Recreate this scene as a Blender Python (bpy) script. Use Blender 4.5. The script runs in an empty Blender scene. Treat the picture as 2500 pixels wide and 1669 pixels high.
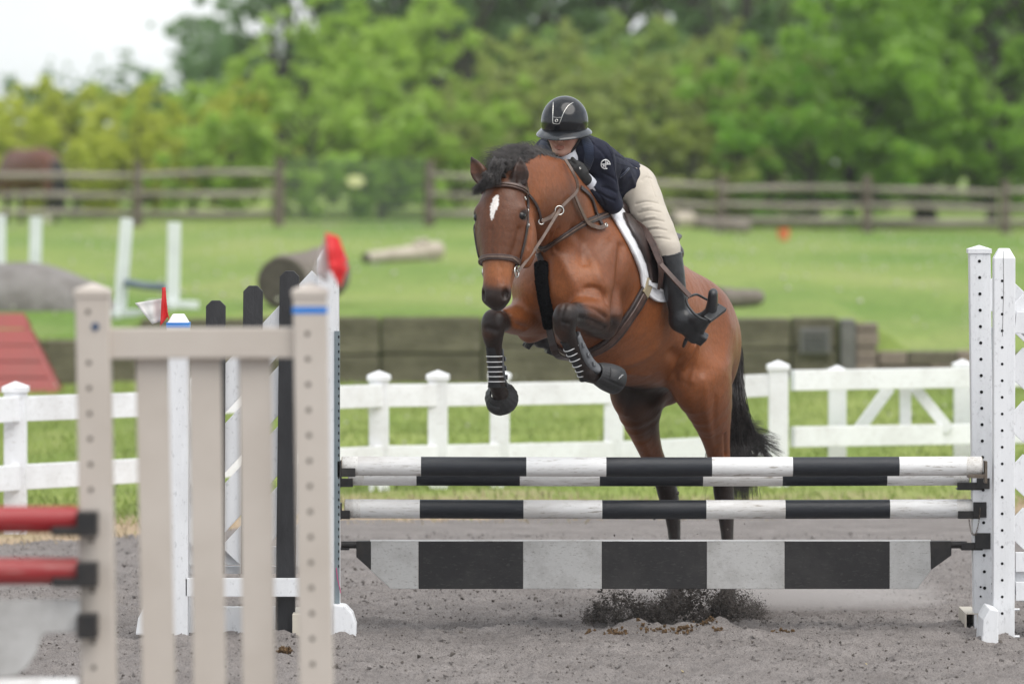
import bpy, bmesh, math, random
import numpy as np
from mathutils import Vector, Matrix
from mathutils.bvhtree import BVHTree

# ---------------------------------------------------------------- camera, sky, sun, exposure
SC = bpy.context.scene
COL = SC.collection
F, HZ, CAMH = 13780.0, 385.0, 2.2        # focal length in photo pixels (2500 wide), horizon row, eye height
cam_d = bpy.data.cameras.new('camera'); cam = bpy.data.objects.new('camera', cam_d); COL.objects.link(cam)
cam.location = (0, 0, CAMH); cam.rotation_euler = (math.radians(90), 0, 0)
cam_d.sensor_width = 36.0; cam_d.lens = 36.0 * F / 2500.0
cam_d.shift_y = -(834.5 - HZ) / 2500.0
cam_d.clip_start = 0.5; cam_d.clip_end = 3000
cam_d.dof.use_dof = True; cam_d.dof.focus_distance = 25.9; cam_d.dof.aperture_fstop = 2.8
cam_d.dof.aperture_blades = 0
SC.camera = cam
SC.view_settings.view_transform = 'Standard'; SC.view_settings.look = 'None'
SC.view_settings.gamma = 1.0; SC.view_settings.use_curve_mapping = False
SC.view_settings.exposure = 0.92
SC.cycles.use_denoising = True
SC.cycles.max_bounces = 8; SC.cycles.transparent_max_bounces = 8; SC.cycles.volume_bounces = 1
SUN_EL, SUN_AZ = math.radians(60), math.radians(136)     # azimuth clockwise from +Y (away from camera)

W = bpy.data.worlds.new('World'); SC.world = W; W.use_nodes = True
nt = W.node_tree; nt.nodes.clear()
def _n(t, **k):
    n = nt.nodes.new(t)
    for a, b in k.items(): setattr(n, a, b)
    return n
sky = _n('ShaderNodeTexSky', sky_type='NISHITA', sun_disc=False, sun_elevation=SUN_EL, sun_rotation=SUN_AZ,
         dust_density=2.0, air_density=1.0, ozone_density=1.0)
tc = _n('ShaderNodeTexCoord'); mp = _n('ShaderNodeMapping'); mp.inputs['Scale'].default_value = (1, 1, 2.2)
nz = _n('ShaderNodeTexNoise'); nz.inputs['Scale'].default_value = 2.6; nz.inputs['Detail'].default_value = 9; nz.inputs['Roughness'].default_value = .6
rp = _n('ShaderNodeValToRGB'); rp.color_ramp.elements[0].position = .36; rp.color_ramp.elements[1].position = .56
rp.color_ramp.elements[0].color = (.60, .60, .60, 1); rp.color_ramp.elements[1].color = (1, 1, 1, 1)
nz2 = _n('ShaderNodeTexNoise'); nz2.inputs['Scale'].default_value = 5.0; nz2.inputs['Detail'].default_value = 8
rp2 = _n('ShaderNodeValToRGB'); rp2.color_ramp.elements[0].position = .3; rp2.color_ramp.elements[1].position = .7
rp2.color_ramp.elements[0].color = (3.9, 4.2, 4.5, 1); rp2.color_ramp.elements[1].color = (6.8, 6.9, 7.0, 1)
mx = _n('ShaderNodeMix', data_type='RGBA'); bg = _n('ShaderNodeBackground'); out = _n('ShaderNodeOutputWorld')
bg.inputs['Strength'].default_value = 0.1
L = nt.links.new
L(tc.outputs['Generated'], mp.inputs['Vector']); L(mp.outputs[0], nz.inputs['Vector']); L(mp.outputs[0], nz2.inputs['Vector'])
L(nz.outputs['Fac'], rp.inputs[0]); L(nz2.outputs['Fac'], rp2.inputs[0])
L(rp.outputs[0], mx.inputs['Factor']); L(sky.outputs[0], mx.inputs[6]); L(rp2.outputs[0], mx.inputs[7])
L(mx.outputs[2], bg.inputs[0]); L(bg.outputs[0], out.inputs[0])

sun_d = bpy.data.lights.new('sun', 'SUN'); sun = bpy.data.objects.new('sun', sun_d); COL.objects.link(sun)
sun_d.energy = 1.5; sun_d.angle = math.radians(60); sun_d.color = (1, .96, .9)
_sd = Vector((math.sin(SUN_AZ) * math.cos(SUN_EL), math.cos(SUN_AZ) * math.cos(SUN_EL), math.sin(SUN_EL)))
sun.rotation_euler = _sd.to_track_quat('Z', 'Y').to_euler(); sun.location = (5, 10, 30)

# ---------------------------------------------------------------- helpers
rng = random.Random(7); NR = np.random.default_rng(7)
def P(px, py, D): return Vector(((px - 1250) / F * D, D, CAMH - (py - HZ) / F * D))
def V(*a): return Vector(a)
def lerp(a, b, t): return a + (b - a) * t

def tag(o, label=None, cat=None, group=None, kind=None):
    if label: o['label'] = label
    if cat: o['category'] = cat
    if group: o['group'] = group
    if kind: o['kind'] = kind
    return o
def empty(name, loc=(0, 0, 0), label=None, cat=None, group=None):
    o = bpy.data.objects.new(name, None); COL.objects.link(o); o.location = loc; o.empty_display_size = .1
    return tag(o, label, cat, group)
def link_mesh(name, me, mat=None, parent=None):
    o = bpy.data.objects.new(name, me); COL.objects.link(o)
    if mat: me.materials.append(mat)
    if parent is not None:
        o.parent = parent; o.matrix_parent_inverse = Matrix.Translation(-parent.location)
    return o
def setin(n, **k):
    for a, b in k.items():
        a = a.replace('_', ' ')
        if a in n.inputs: n.inputs[a].default_value = b

# ---- materials
MATS = {}
def rgb(h):      # sRGB 0-255 -> linear
    return tuple(((c / 255) / 12.92 if c / 255 <= .04045 else ((c / 255 + .055) / 1.055) ** 2.4) for c in h) + (1,)
class NT:
    def __init__(s, name):
        s.m = bpy.data.materials.new(name); s.m.use_nodes = True; s.t = s.m.node_tree
        s.b = s.t.nodes['Principled BSDF']; s.o = s.t.nodes['Material Output']
    def n(s, t, **k):
        x = s.t.nodes.new(t)
        for a, b in k.items(): setattr(x, a, b)
        return x
    def l(s, a, b): s.t.links.new(a, b)
    def noise(s, scale, detail=6, rough=.6, stretch=(1, 1, 1), coord='Object'):
        c = s.n('ShaderNodeTexCoord'); m = s.n('ShaderNodeMapping'); m.inputs['Scale'].default_value = stretch
        z = s.n('ShaderNodeTexNoise'); setin(z, Scale=scale, Detail=detail, Roughness=rough)
        s.l(c.outputs[coord], m.inputs[0]); s.l(m.outputs[0], z.inputs['Vector']); return z.outputs['Fac']
    def ramp(s, fac, stops):
        r = s.n('ShaderNodeValToRGB'); e = r.color_ramp.elements
        while len(e) < len(stops): e.new(.5)
        for i, (p, c) in enumerate(stops):
            e[i].position = p; e[i].color = c if len(c) == 4 else tuple(c) + (1,)
        s.l(fac, r.inputs[0]); return r.outputs[0]
    def mix(s, f, a, b, mode='MIX'):
        m = s.n('ShaderNodeMix', data_type='RGBA', blend_type=mode)
        for v, i in ((f, 0), (a, 6), (b, 7)):
            if hasattr(v, 'links'): s.l(v, m.inputs[i])
            else: m.inputs[i].default_value = v
        return m.outputs[2]
    def bump(s, h, dist=.01, strength=1.0):
        b = s.n('ShaderNodeBump'); setin(b, Distance=dist, Strength=strength); s.l(h, b.inputs['Height'])
        s.l(b.outputs[0], s.b.inputs['Normal']); return b
def surf(name, col, col2=None, scale=8, rough=.6, bump=0, bscale=None, stretch=(1, 1, 1), lo=.35, hi=.65, spec=.5, sheen=0, coat=0, metal=0, coord='Object', rough2=None):
    if name in MATS: return MATS[name]
    t = NT(name); c1 = tuple(col[:3]) + (1,); c2 = tuple((col2 or col)[:3]) + (1,)
    f = t.noise(scale, stretch=stretch, coord=coord); c = t.ramp(f, [(lo, c1), (hi, c2)]); t.l(c, t.b.inputs['Base Color'])
    setin(t.b, Roughness=rough, Metallic=metal, Coat_Weight=coat, Sheen_Weight=sheen, Specular_IOR_Level=spec)
    if rough2 is not None:
        r = t.ramp(f, [(lo, (rough,) * 3), (hi, (rough2,) * 3)]); t.l(r, t.b.inputs['Roughness'])
    if bump: t.bump(t.noise(bscale or scale * 4, stretch=stretch, coord=coord), bump)
    MATS[name] = t.m; return t.m
def paint(name, col, dirt, rust=None, amount=.5, rough=.5, scale=6, bump=.0015, grain=(1, 1, 1)):
    """weathered paint: broad grime, small scuffs, optional chips"""
    if name in MATS: return MATS[name]
    t = NT(name); c1 = tuple(col[:3]) + (1,); c2 = tuple(dirt[:3]) + (1,)
    g = t.ramp(t.noise(scale, 8, .7, grain), [(.45, (0, 0, 0)), (.8, (amount,) * 3)])
    c = t.mix(g, c1, c2)
    sc = t.ramp(t.noise(scale * 9, 5, .75, (grain[0], grain[1], grain[2] * 3)), [(.565, (0, 0, 0)), (.65, (amount,) * 3)])
    c = t.mix(sc, c, c2)
    if rust:
        ch = t.ramp(t.noise(scale * 4, 4, .6), [(.70, (0, 0, 0)), (.73, (1, 1, 1))])
        c = t.mix(ch, c, tuple(rust[:3]) + (1,))
    t.l(c, t.b.inputs['Base Color']); setin(t.b, Roughness=rough)
    t.bump(t.noise(scale * 6, 6, .7, grain), bump)
    MATS[name] = t.m; return t.m

# ---- mesh builder
class MB:
    def __init__(s): s.v = []; s.f = []; s.smooth = []
    def add(s, vs, fs, smooth=False):
        o = len(s.v); s.v += [tuple(p) for p in vs]; s.f += [tuple(i + o for i in f) for f in fs]; s.smooth += [smooth] * len(fs)
    def box(s, lo, hi, M=None, taper=None):
        x0, y0, z0 = lo; x1, y1, z1 = hi
        vs = [Vector(p) for p in ((x0, y0, z0), (x1, y0, z0), (x1, y1, z0), (x0, y1, z0), (x0, y0, z1), (x1, y0, z1), (x1, y1, z1), (x0, y1, z1))]
        if M is not None: vs = [M @ p for p in vs]
        s.add(vs, [(0, 3, 2, 1), (4, 5, 6, 7), (0, 1, 5, 4), (1, 2, 6, 5), (2, 3, 7, 6), (3, 0, 4, 7)])
    def beam(s, a, b, wdt, th, up=(0, 0, 1)):
        """board from a to b, `wdt` along up-ish, `th` along the third axis"""
        a, b = Vector(a), Vector(b); d = b - a; Ln = d.length; d = d / Ln
        up = Vector(up); up = (up - d * up.dot(d)).normalized(); n = d.cross(up)
        M = Matrix((( d.x, n.x, up.x, a.x), (d.y, n.y, up.y, a.y), (d.z, n.z, up.z, a.z), (0, 0, 0, 1)))
        s.box((0, -th / 2, -wdt / 2), (Ln, th / 2, wdt / 2), M)
    def tube(s, pts, r, n=10, caps=True, smooth=True):
        pts = [Vector(p) for p in pts]; m = len(pts)
        rr = r if hasattr(r, '__len__') else [r] * m
        vs = []; pu = None
        for i, p in enumerate(pts):
            d = (pts[min(i + 1, m - 1)] - pts[max(i - 1, 0)]).normalized()
            if pu is None:
                pu = Vector((0, 0, 1)) if abs(d.z) < .9 else Vector((1, 0, 0))
            u = (pu - d * pu.dot(d)).normalized(); pu = u; w = d.cross(u)
            for j in range(n):
                a = 2 * math.pi * j / n; vs.append(p + (u * math.cos(a) + w * math.sin(a)) * rr[i])
        fs = [(i * n + j, i * n + (j + 1) % n, (i + 1) * n + (j + 1) % n, (i + 1) * n + j) for i in range(m - 1) for j in range(n)]
        s.add(vs, fs, smooth)
        if caps:
            s.add(vs[:n], [tuple(range(n - 1, -1, -1))]); s.add(vs[-n:], [tuple(range(n))])
    def ring(s, c, nrm, R, r, n=20, k=8, sx=1, up=(0, 0, 1)):
        c, nrm = Vector(c), Vector(nrm).normalized(); u = Vector(up); u = (u - nrm * u.dot(nrm)).normalized(); w = nrm.cross(u)
        vs = []
        for i in range(n):
            a = 2 * math.pi * i / n; d = u * math.cos(a) + w * math.sin(a) * sx
            for j in range(k):
                b = 2 * math.pi * j / k; vs.append(c + d * (R + r * math.cos(b)) + nrm * (r * math.sin(b)))
        s.add(vs, [(i * k + j, ((i + 1) % n) * k + j, ((i + 1) % n) * k + (j + 1) % k, i * k + (j + 1) % k) for i in range(n) for j in range(k)], True)
    def prism(s, poly, a, b, M=None):
        """poly: list of (x,z), extruded in y from a to b"""
        n = len(poly); vs = [Vector((x, a, z)) for x, z in poly] + [Vector((x, b, z)) for x, z in poly]
        if M is not None: vs = [M @ p for p in vs]
        s.add(vs, [tuple(range(n)), tuple(range(2 * n - 1, n - 1, -1))] + [(i, n + i, n + (i + 1) % n, (i + 1) % n) for i in range(n)])
    def mesh(s, name):
        me = bpy.data.meshes.new(name); me.from_pydata(s.v, [], s.f)
        me.polygons.foreach_set('use_smooth', s.smooth)
        return me
    def build(s, name, mat=None, parent=None, bevel=0, seg=2):
        me = s.mesh(name)
        bm = bmesh.new(); bm.from_mesh(me)
        bmesh.ops.recalc_face_normals(bm, faces=bm.faces)
        if bevel:
            es = [e for e in bm.edges if len(e.link_faces) == 2 and e.calc_face_angle(0) > .5]
            bmesh.ops.bevel(bm, geom=es, offset=bevel, segments=seg, profile=.6, affect='EDGES')
        bm.to_mesh(me); bm.free()
        return link_mesh(name, me, mat, parent)
def copy_tree(o, parent=None):
    c = o.copy(); COL.objects.link(c)
    if parent is not None: c.parent = parent
    for ch in list(o.children): copy_tree(ch, c)
    return c

# ---- signed distance modelling -> one continuous surface (naive surface nets)
def npv(v): return np.array(v, dtype=np.float32)
def nrm(v): v = npv(v); return v / max(np.linalg.norm(v), 1e-9)
class SDF:
    def __init__(s, lo, hi, vox):
        s.lo = npv(lo); s.vox = vox; s.n = np.maximum(((npv(hi) - s.lo) / vox).astype(int) + 1, 4)
        s.d = np.full(tuple(s.n), .25, np.float32)
    def _win(s, lo, hi):
        i0 = np.clip(((lo - s.lo) / s.vox).astype(int), 0, s.n - 1); i1 = np.clip(((hi - s.lo) / s.vox).astype(int) + 2, 1, s.n)
        g = [(s.lo[a] + s.vox * np.arange(i0[a], i1[a], dtype=np.float32)) for a in range(3)]
        return tuple(slice(i0[a], i1[a]) for a in range(3)), g[0][:, None, None], g[1][None, :, None], g[2][None, None, :]
    def _put(s, sl, q, k, sub):
        d = s.d[sl]
        if sub:
            q = -q
            if k > 0: h = np.maximum(k - np.abs(d - q), 0) / k; s.d[sl] = np.maximum(d, q) + h * h * k * .25
            else: s.d[sl] = np.maximum(d, q)
        elif k > 0:
            h = np.maximum(k - np.abs(d - q), 0) / k; s.d[sl] = np.minimum(d, q) - h * h * k * .25
        else: s.d[sl] = np.minimum(d, q)
    @staticmethod
    def _seg(X, Y, Z, A, B, r0, r1, e2):
        L_ = float(np.linalg.norm(B - A)); e1 = (B - A) / max(L_, 1e-6)
        e2 = e2 - e1 * np.dot(e2, e1); e2 = e2 / max(np.linalg.norm(e2), 1e-6); e3 = np.cross(e1, e2)
        dx, dy, dz = X - A[0], Y - A[1], Z - A[2]
        x = dx * e1[0] + dy * e1[1] + dz * e1[2]; y = dx * e2[0] + dy * e2[1] + dz * e2[2]; z = dx * e3[0] + dy * e3[1] + dz * e3[2]
        t = np.clip(x / max(L_, 1e-6), 0, 1); x = x - t * L_
        a = r0[0] + (r1[0] - r0[0]) * t; b = r0[1] + (r1[1] - r0[1]) * t; c = np.minimum(a, b)
        k0 = np.sqrt((x / c) ** 2 + (y / a) ** 2 + (z / b) ** 2); k1 = np.sqrt((x / c ** 2) ** 2 + (y / a ** 2) ** 2 + (z / b ** 2) ** 2)
        return k0 * (k0 - 1) / np.maximum(k1, 1e-6)
    def chain(s, nodes, side=(1, 0, 0), k=.03, sub=False, fine=0):
        """nodes: (pos, ra, rb): ra along `side`, rb across it; a tapered elliptic tube"""
        ps = [npv(n[0]) for n in nodes]; rs = [(n[1], n[2] if len(n) > 2 else n[1]) for n in nodes]
        if fine and len(ps) > 2:      # Catmull-Rom refinement
            p2, r2 = [], []; m = len(ps)
            for i in range(m - 1):
                i0, i3 = max(i - 1, 0), min(i + 2, m - 1)
                for j in range(fine):
                    t = j / fine
                    f = lambda a, b, c, d: .5 * (2 * b + (c - a) * t + (2 * a - 5 * b + 4 * c - d) * t * t + (3 * b - a - 3 * c + d) * t ** 3)
                    p2.append(f(ps[i0], ps[i], ps[i + 1], ps[i3])); R = [npv(r) for r in (rs[i0], rs[i], rs[i + 1], rs[i3])]
                    r2.append(tuple(np.maximum(f(*R), .002)))
            p2.append(ps[-1]); r2.append(rs[-1]); ps, rs = p2, r2
        side = npv(side); mr = max(max(r) for r in rs); mg = mr + k + 3 * s.vox
        lo = np.min(ps, axis=0) - mg; hi = np.max(ps, axis=0) + mg
        sl, X, Y, Z = s._win(lo, hi)
        sh = (X.shape[0], Y.shape[1], Z.shape[2])
        if 0 in sh: return
        q = np.full(sh, .25, np.float32); o = [a.start for a in sl]
        for i in range(len(ps) - 1):
            m2 = max(rs[i] + rs[i + 1]) + k + 3 * s.vox
            l2, h2 = np.minimum(ps[i], ps[i + 1]) - m2, np.maximum(ps[i], ps[i + 1]) + m2
            s2, x, y, z = s._win(l2, h2)
            if 0 in (x.size, y.size, z.size): continue
            v = s._seg(x, y, z, ps[i], ps[i + 1], rs[i], rs[i + 1], side)
            w = tuple(slice(a.start - b, a.stop - b) for a, b in zip(s2, o)); q[w] = np.minimum(q[w], v)
        s._put(sl, q, k, sub)
    def ball(s, c, r, k=.03, ax=None, sub=False):
        """ellipsoid; r scalar or 3 radii along axes `ax` (three vectors)"""
        c = npv(c); r = npv(r if hasattr(r, '__len__') else (r, r, r)); A = np.eye(3, dtype=np.float32) if ax is None else np.array([nrm(a) for a in ax])
        mg = r.max() + k + 3 * s.vox; sl, X, Y, Z = s._win(c - mg, c + mg); dx, dy, dz = X - c[0], Y - c[1], Z - c[2]
        if 0 in (dx.size, dy.size, dz.size): return
        u = [(dx * A[i][0] + dy * A[i][1] + dz * A[i][2]) for i in range(3)]
        k0 = np.sqrt(sum((u[i] / r[i]) ** 2 for i in range(3))); k1 = np.sqrt(sum((u[i] / r[i] ** 2) ** 2 for i in range(3)))
        s._put(sl, k0 * (k0 - 1) / np.maximum(k1, 1e-6), k, sub)
    def boxy(s, c, h, k=.01, ax=None, rnd=.005, sub=False):
        c = npv(c); h = npv(h); A = np.eye(3, dtype=np.float32) if ax is None else np.array([nrm(a) for a in ax])
        mg = np.linalg.norm(h) + k + 3 * s.vox; sl, X, Y, Z = s._win(c - mg, c + mg); dx, dy, dz = X - c[0], Y - c[1], Z - c[2]
        q = [np.abs(dx * A[i][0] + dy * A[i][1] + dz * A[i][2]) - (h[i] - rnd) for i in range(3)]
        v = np.sqrt(sum(np.maximum(a, 0) ** 2 for a in q)) + np.minimum(np.maximum(np.maximum(q[0], q[1]), q[2]), 0) - rnd
        s._put(sl, v, k, sub)
    def half(s, p, n, k=0.0):
        """cut away everything on the side n points to"""
        p = npv(p); n = nrm(n); sl, X, Y, Z = s._win(s.lo, s.lo + s.vox * s.n)
        q = (X - p[0]) * n[0] + (Y - p[1]) * n[1] + (Z - p[2]) * n[2]; s._put(sl, -q, k, True)
    def surface(s, smooth=2):
        d = s.d; ins = d < 0
        c8 = [(a, b, c) for a in (0, 1) for b in (0, 1) for c in (0, 1)]
        nx, ny, nz_ = d.shape; cnt = np.zeros((nx - 1, ny - 1, nz_ - 1), np.uint8)
        for a, b, c in c8: cnt += ins[a:nx - 1 + a, b:ny - 1 + b, c:nz_ - 1 + c]
        I = np.argwhere((cnt > 0) & (cnt < 8)); idx = np.full(cnt.shape, -1, np.int32); idx[I[:, 0], I[:, 1], I[:, 2]] = np.arange(len(I))
        cv = {c: d[I[:, 0] + c[0], I[:, 1] + c[1], I[:, 2] + c[2]] for c in c8}
        acc = np.zeros((len(I), 3), np.float32); w = np.zeros(len(I), np.float32)
        for c in c8:
            for ax in range(3):
                if c[ax]: continue
                e = list(c); e[ax] = 1; a, b = cv[c], cv[tuple(e)]; m = (a < 0) != (b < 0)
                t = np.where(m, a / np.where(m, a - b, 1), 0); pt = np.tile(npv(c), (len(I), 1)); pt[:, ax] += t
                acc[m] += pt[m]; w[m] += 1
        v = s.lo + s.vox * (I + acc / w[:, None]); fs = []
        for ax in range(3):
            b, c = [(1, 2), (2, 0), (0, 1)][ax]
            sa = [slice(None)] * 3; sb = [slice(None)] * 3; sa[ax] = slice(0, -1); sb[ax] = slice(1, None)
            m = ins[tuple(sa)] != ins[tuple(sb)]; E = np.argwhere(m)
            E = E[(E[:, b] > 0) & (E[:, c] > 0) & (E[:, b] < d.shape[b] - 1) & (E[:, c] < d.shape[c] - 1)]
            flip = ins[E[:, 0], E[:, 1], E[:, 2]]
            def g(db, dc):
                T = E.copy(); T[:, b] += db; T[:, c] += dc; return idx[T[:, 0], T[:, 1], T[:, 2]]
            q = np.stack([g(-1, -1), g(0, -1), g(0, 0), g(-1, 0)], 1); q[~flip] = q[~flip][:, ::-1]; fs.append(q)
        q = np.concatenate(fs); q = q[(q >= 0).all(1)]
        if smooth:
            e = np.concatenate([q[:, [0, 1]], q[:, [1, 2]], q[:, [2, 3]], q[:, [3, 0]]])
            for it in range(smooth):
                a = np.zeros_like(v); n = np.zeros(len(v), np.float32)
                for j in range(3): a[:, j] = np.bincount(e[:, 0], v[e[:, 1], j], len(v)) + np.bincount(e[:, 1], v[e[:, 0], j], len(v))
                n = np.bincount(e[:, 0], minlength=len(v)) + np.bincount(e[:, 1], minlength=len(v))
                v = v + .5 * (a / np.maximum(n, 1)[:, None] - v)
        return v, q
    def mesh(s, name, smooth=2):
        v, q = s.surface(smooth); return np_mesh(name, v, q)
def np_mesh(name, v, q, smooth=True):
    me = bpy.data.meshes.new(name); v = np.asarray(v, np.float32); q = np.asarray(q, np.int32); k = q.shape[1]
    me.vertices.add(len(v)); me.vertices.foreach_set('co', v.ravel()); me.loops.add(q.size); me.loops.foreach_set('vertex_index', q.ravel())
    me.polygons.add(len(q)); me.polygons.foreach_set('loop_start', np.arange(0, q.size, k, dtype=np.int32)); me.polygons.foreach_set('loop_total', np.full(len(q), k, np.int32))
    me.polygons.foreach_set('use_smooth', np.full(len(q), smooth)); me.update(calc_edges=True); return me
def set_color(me, name, cols):
    a = me.color_attributes.new(name, 'FLOAT_COLOR', 'POINT'); c = np.ones((len(me.vertices), 4), np.float32); c[:, :3] = cols; a.data.foreach_set('color', c.ravel())
def verts_of(me):
    v = np.empty(len(me.vertices) * 3, np.float32); me.vertices.foreach_get('co', v); return v.reshape(-1, 3)
def sstep(a, b, x): t = np.clip((x - a) / (b - a), 0, 1); return t * t * (3 - 2 * t)
def bvh_of(*objs):
    vs, fs = [], []
    for o in objs:
        off = len(vs); vs += [o.matrix_world @ v.co if False else v.co.copy() for v in o.data.vertices]; fs += [tuple(i + off for i in p.vertices) for p in o.data.polygons]
    return BVHTree.FromPolygons(vs, fs)
def hit(bvh, px, py):
    o = Vector((0, 0, CAMH)); d = (P(px, py, 26) - o).normalized(); r = bvh.ray_cast(o, d, 60); return (r[0], r[1])
def densify(pts, n=6):
    """smooth pixel polyline"""
    out_ = []; m = len(pts)
    for i in range(m - 1):
        a, b, c, d = (np.array(pts[j], float) for j in (max(i - 1, 0), i, i + 1, min(i + 2, m - 1)))
        for j in range(n):
            t = j / n; out_.append(.5 * (2 * b + (c - a) * t + (2 * a - 5 * b + 4 * c - d) * t * t + (3 * b - a - 3 * c + d) * t ** 3))
    out_.append(np.array(pts[-1], float)); return out_
def strap_from(pos, nor, wdt, th, prof=None):
    """ribbon with thickness along positions with surface normals; rounded, raised middle"""
    mb = MB(); m = len(pos); vs = []; prof = prof or [(-1, 0), (-1, .75), (-.86, 1), (.86, 1), (1, .75), (1, 0)]; k = len(prof)
    ww = wdt if hasattr(wdt, '__len__') else [wdt] * m
    for i in range(m):
        d = (Vector(pos[min(i + 1, m - 1)]) - Vector(pos[max(i - 1, 0)])).normalized(); n = Vector(nor[i]); n = (n - d * n.dot(d)).normalized(); s_ = d.cross(n)
        for a, b in prof: vs.append(Vector(pos[i]) + s_ * (a * ww[i] / 2) + n * (b * th))
    fs = [(i * k + j, i * k + (j + 1) % k, (i + 1) * k + (j + 1) % k, (i + 1) * k + j) for i in range(m - 1) for j in range(k)]
    mb.add(vs, fs, False); mb.add(vs[:k], [tuple(range(k))]); mb.add(vs[-k:], [tuple(range(k))]); return mb
def px_strap(bvh, pts, wdt, th, n=6, lift=.001, smooth_n=2):
    """strap laid on a surface along photo pixels (each pixel gives a direction, the surface gives the distance)"""
    pos, nor = [], []
    for q in densify(pts, n):
        h, nn = hit(bvh, q[0], q[1])
        if h is None: continue
        pos.append(h); nor.append(nn)
    for _ in range(smooth_n):
        pos = [pos[0]] + [(pos[i - 1] + pos[i] * 2 + pos[i + 1]) / 4 for i in range(1, len(pos) - 1)] + [pos[-1]]
        nor = [nor[0]] + [(nor[i - 1] + nor[i] * 2 + nor[i + 1]).normalized() for i in range(1, len(nor) - 1)] + [nor[-1]]
    pos = [p + n_ * lift for p, n_ in zip(pos, nor)]
    return strap_from(pos, nor, wdt, th), pos, nor
# ---------------------------------------------------------------- ground, pasture, wall, fences, trees
def fnoise(x, y, cell, seed, oct_=3, gain=.55):
    """fractal value noise on numpy arrays"""
    out_ = np.zeros(np.broadcast(x, y).shape); amp = 1.0; tot = 0
    for o in range(oct_):
        r = np.random.default_rng(seed + o); N = 512; gr = r.uniform(-1, 1, (N, N)); u, v = x / cell, y / cell; i, j = np.floor(u).astype(int), np.floor(v).astype(int)
        fu, fv = u - i, v - j; fu, fv = fu * fu * (3 - 2 * fu), fv * fv * (3 - 2 * fv); i0, j0, i1, j1 = i % N, j % N, (i + 1) % N, (j + 1) % N
        out_ += amp * ((gr[i0, j0] * (1 - fu) + gr[i1, j0] * fu) * (1 - fv) + (gr[i0, j1] * (1 - fu) + gr[i1, j1] * fu) * fv); tot += amp; amp *= gain; cell *= .5
    return out_ / tot
def sheet(name, xs, ys, zf, mat, kind='structure', keep=None):
    X, Y = np.meshgrid(xs, ys, indexing='ij'); Z = zf(X, Y); v = np.stack([X, Y, Z], -1).reshape(-1, 3); nx, ny = len(xs), len(ys)
    I, J = np.meshgrid(np.arange(nx - 1), np.arange(ny - 1), indexing='ij'); a = (I * ny + J).ravel(); q = np.stack([a, a + ny, a + ny + 1, a + 1], 1)
    if keep is not None: q = q[keep((X[:-1, :-1] + X[1:, 1:]) / 2, (Y[:-1, :-1] + Y[1:, 1:]) / 2).ravel()]
    o = link_mesh(name, np_mesh(name, v, q), mat); o['kind'] = kind; return o
def sand_edge(X): return np.interp(X, [-30, -2.9, -1.0, 3, 30], [24, 31.5, 33.8, 34.4, 36])
# sand: stone-dust grey with dark specks painted as lump shade
t = NT('stone_dust_sand'); c1 = t.ramp(t.noise(3.0, 8, .65), [(.3, (.180, .163, .155)), (.7, (.275, .252, .240))]); c2 = t.ramp(t.noise(160, 4, .7), [(.36, (.40, .39, .39)), (.50, (.95, .95, .95)), (.70, (1.2, 1.2, 1.2))])
t.l(t.mix(1.0, c1, c2, 'MULTIPLY'), t.b.inputs['Base Color']); setin(t.b, Roughness=.95, Specular_IOR_Level=.15); t.bump(t.noise(70, 8, .8), .010, .7); M_SAND = t.m
def sand_z(X, Y):
    z = .022 * fnoise(X, Y * .8, .35, 11, 3) + .024 * fnoise(X, Y, .10, 21, 3, .75) + .02 * fnoise(X, Y, 1.6, 31, 2) + .011 * fnoise(X, Y, .034, 61, 2, .8)
    r = np.random.default_rng(5)
    pit = fnoise(X, Y, .22, 77, 2); z = z - .05 * np.clip(pit - .28, 0, 1) + .04 * np.clip(-pit - .30, 0, 1)
    for k_ in range(16):                                  # pushed-up ridge in front of the take-off
        cx, cy = .45 + .63 * k_ / 15 + r.normal(0, .03), 26.33 + r.normal(0, .05); z = z + r.uniform(.012, .03) * np.exp(-((X - cx) ** 2 / .0040 + (Y - cy) ** 2 / .012))
    for cx, cy, h_ in ((-.78, 25.75, .05), (-1.03, 25.92, .04), (2.16, 25.72, .03), (2.25, 25.74, .03), (-1.52, 25.75, .03)): z = z + h_ * np.exp(-((X - cx) ** 2 + (Y - cy) ** 2) / .004)
    fade = sstep(30, 33.5, Y); return z * (1 - .7 * fade) * sstep(18, 21, Y) - .003
xs = np.concatenate([np.linspace(-30, -3.05, 30)[:-1], np.linspace(-3.05, 3.05, 760), np.linspace(3.05, 30, 30)[1:]])
ys = np.concatenate([np.linspace(-40, 20.5, 30)[:-1], np.linspace(20.5, 24.5, 180)[:-1], np.linspace(24.5, 29, 280)[:-1], np.linspace(29, 38, 130)])
sheet('arena_sand', xs, ys, sand_z, M_SAND, keep=lambda X, Y: Y < sand_edge(X) + .6)
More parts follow.
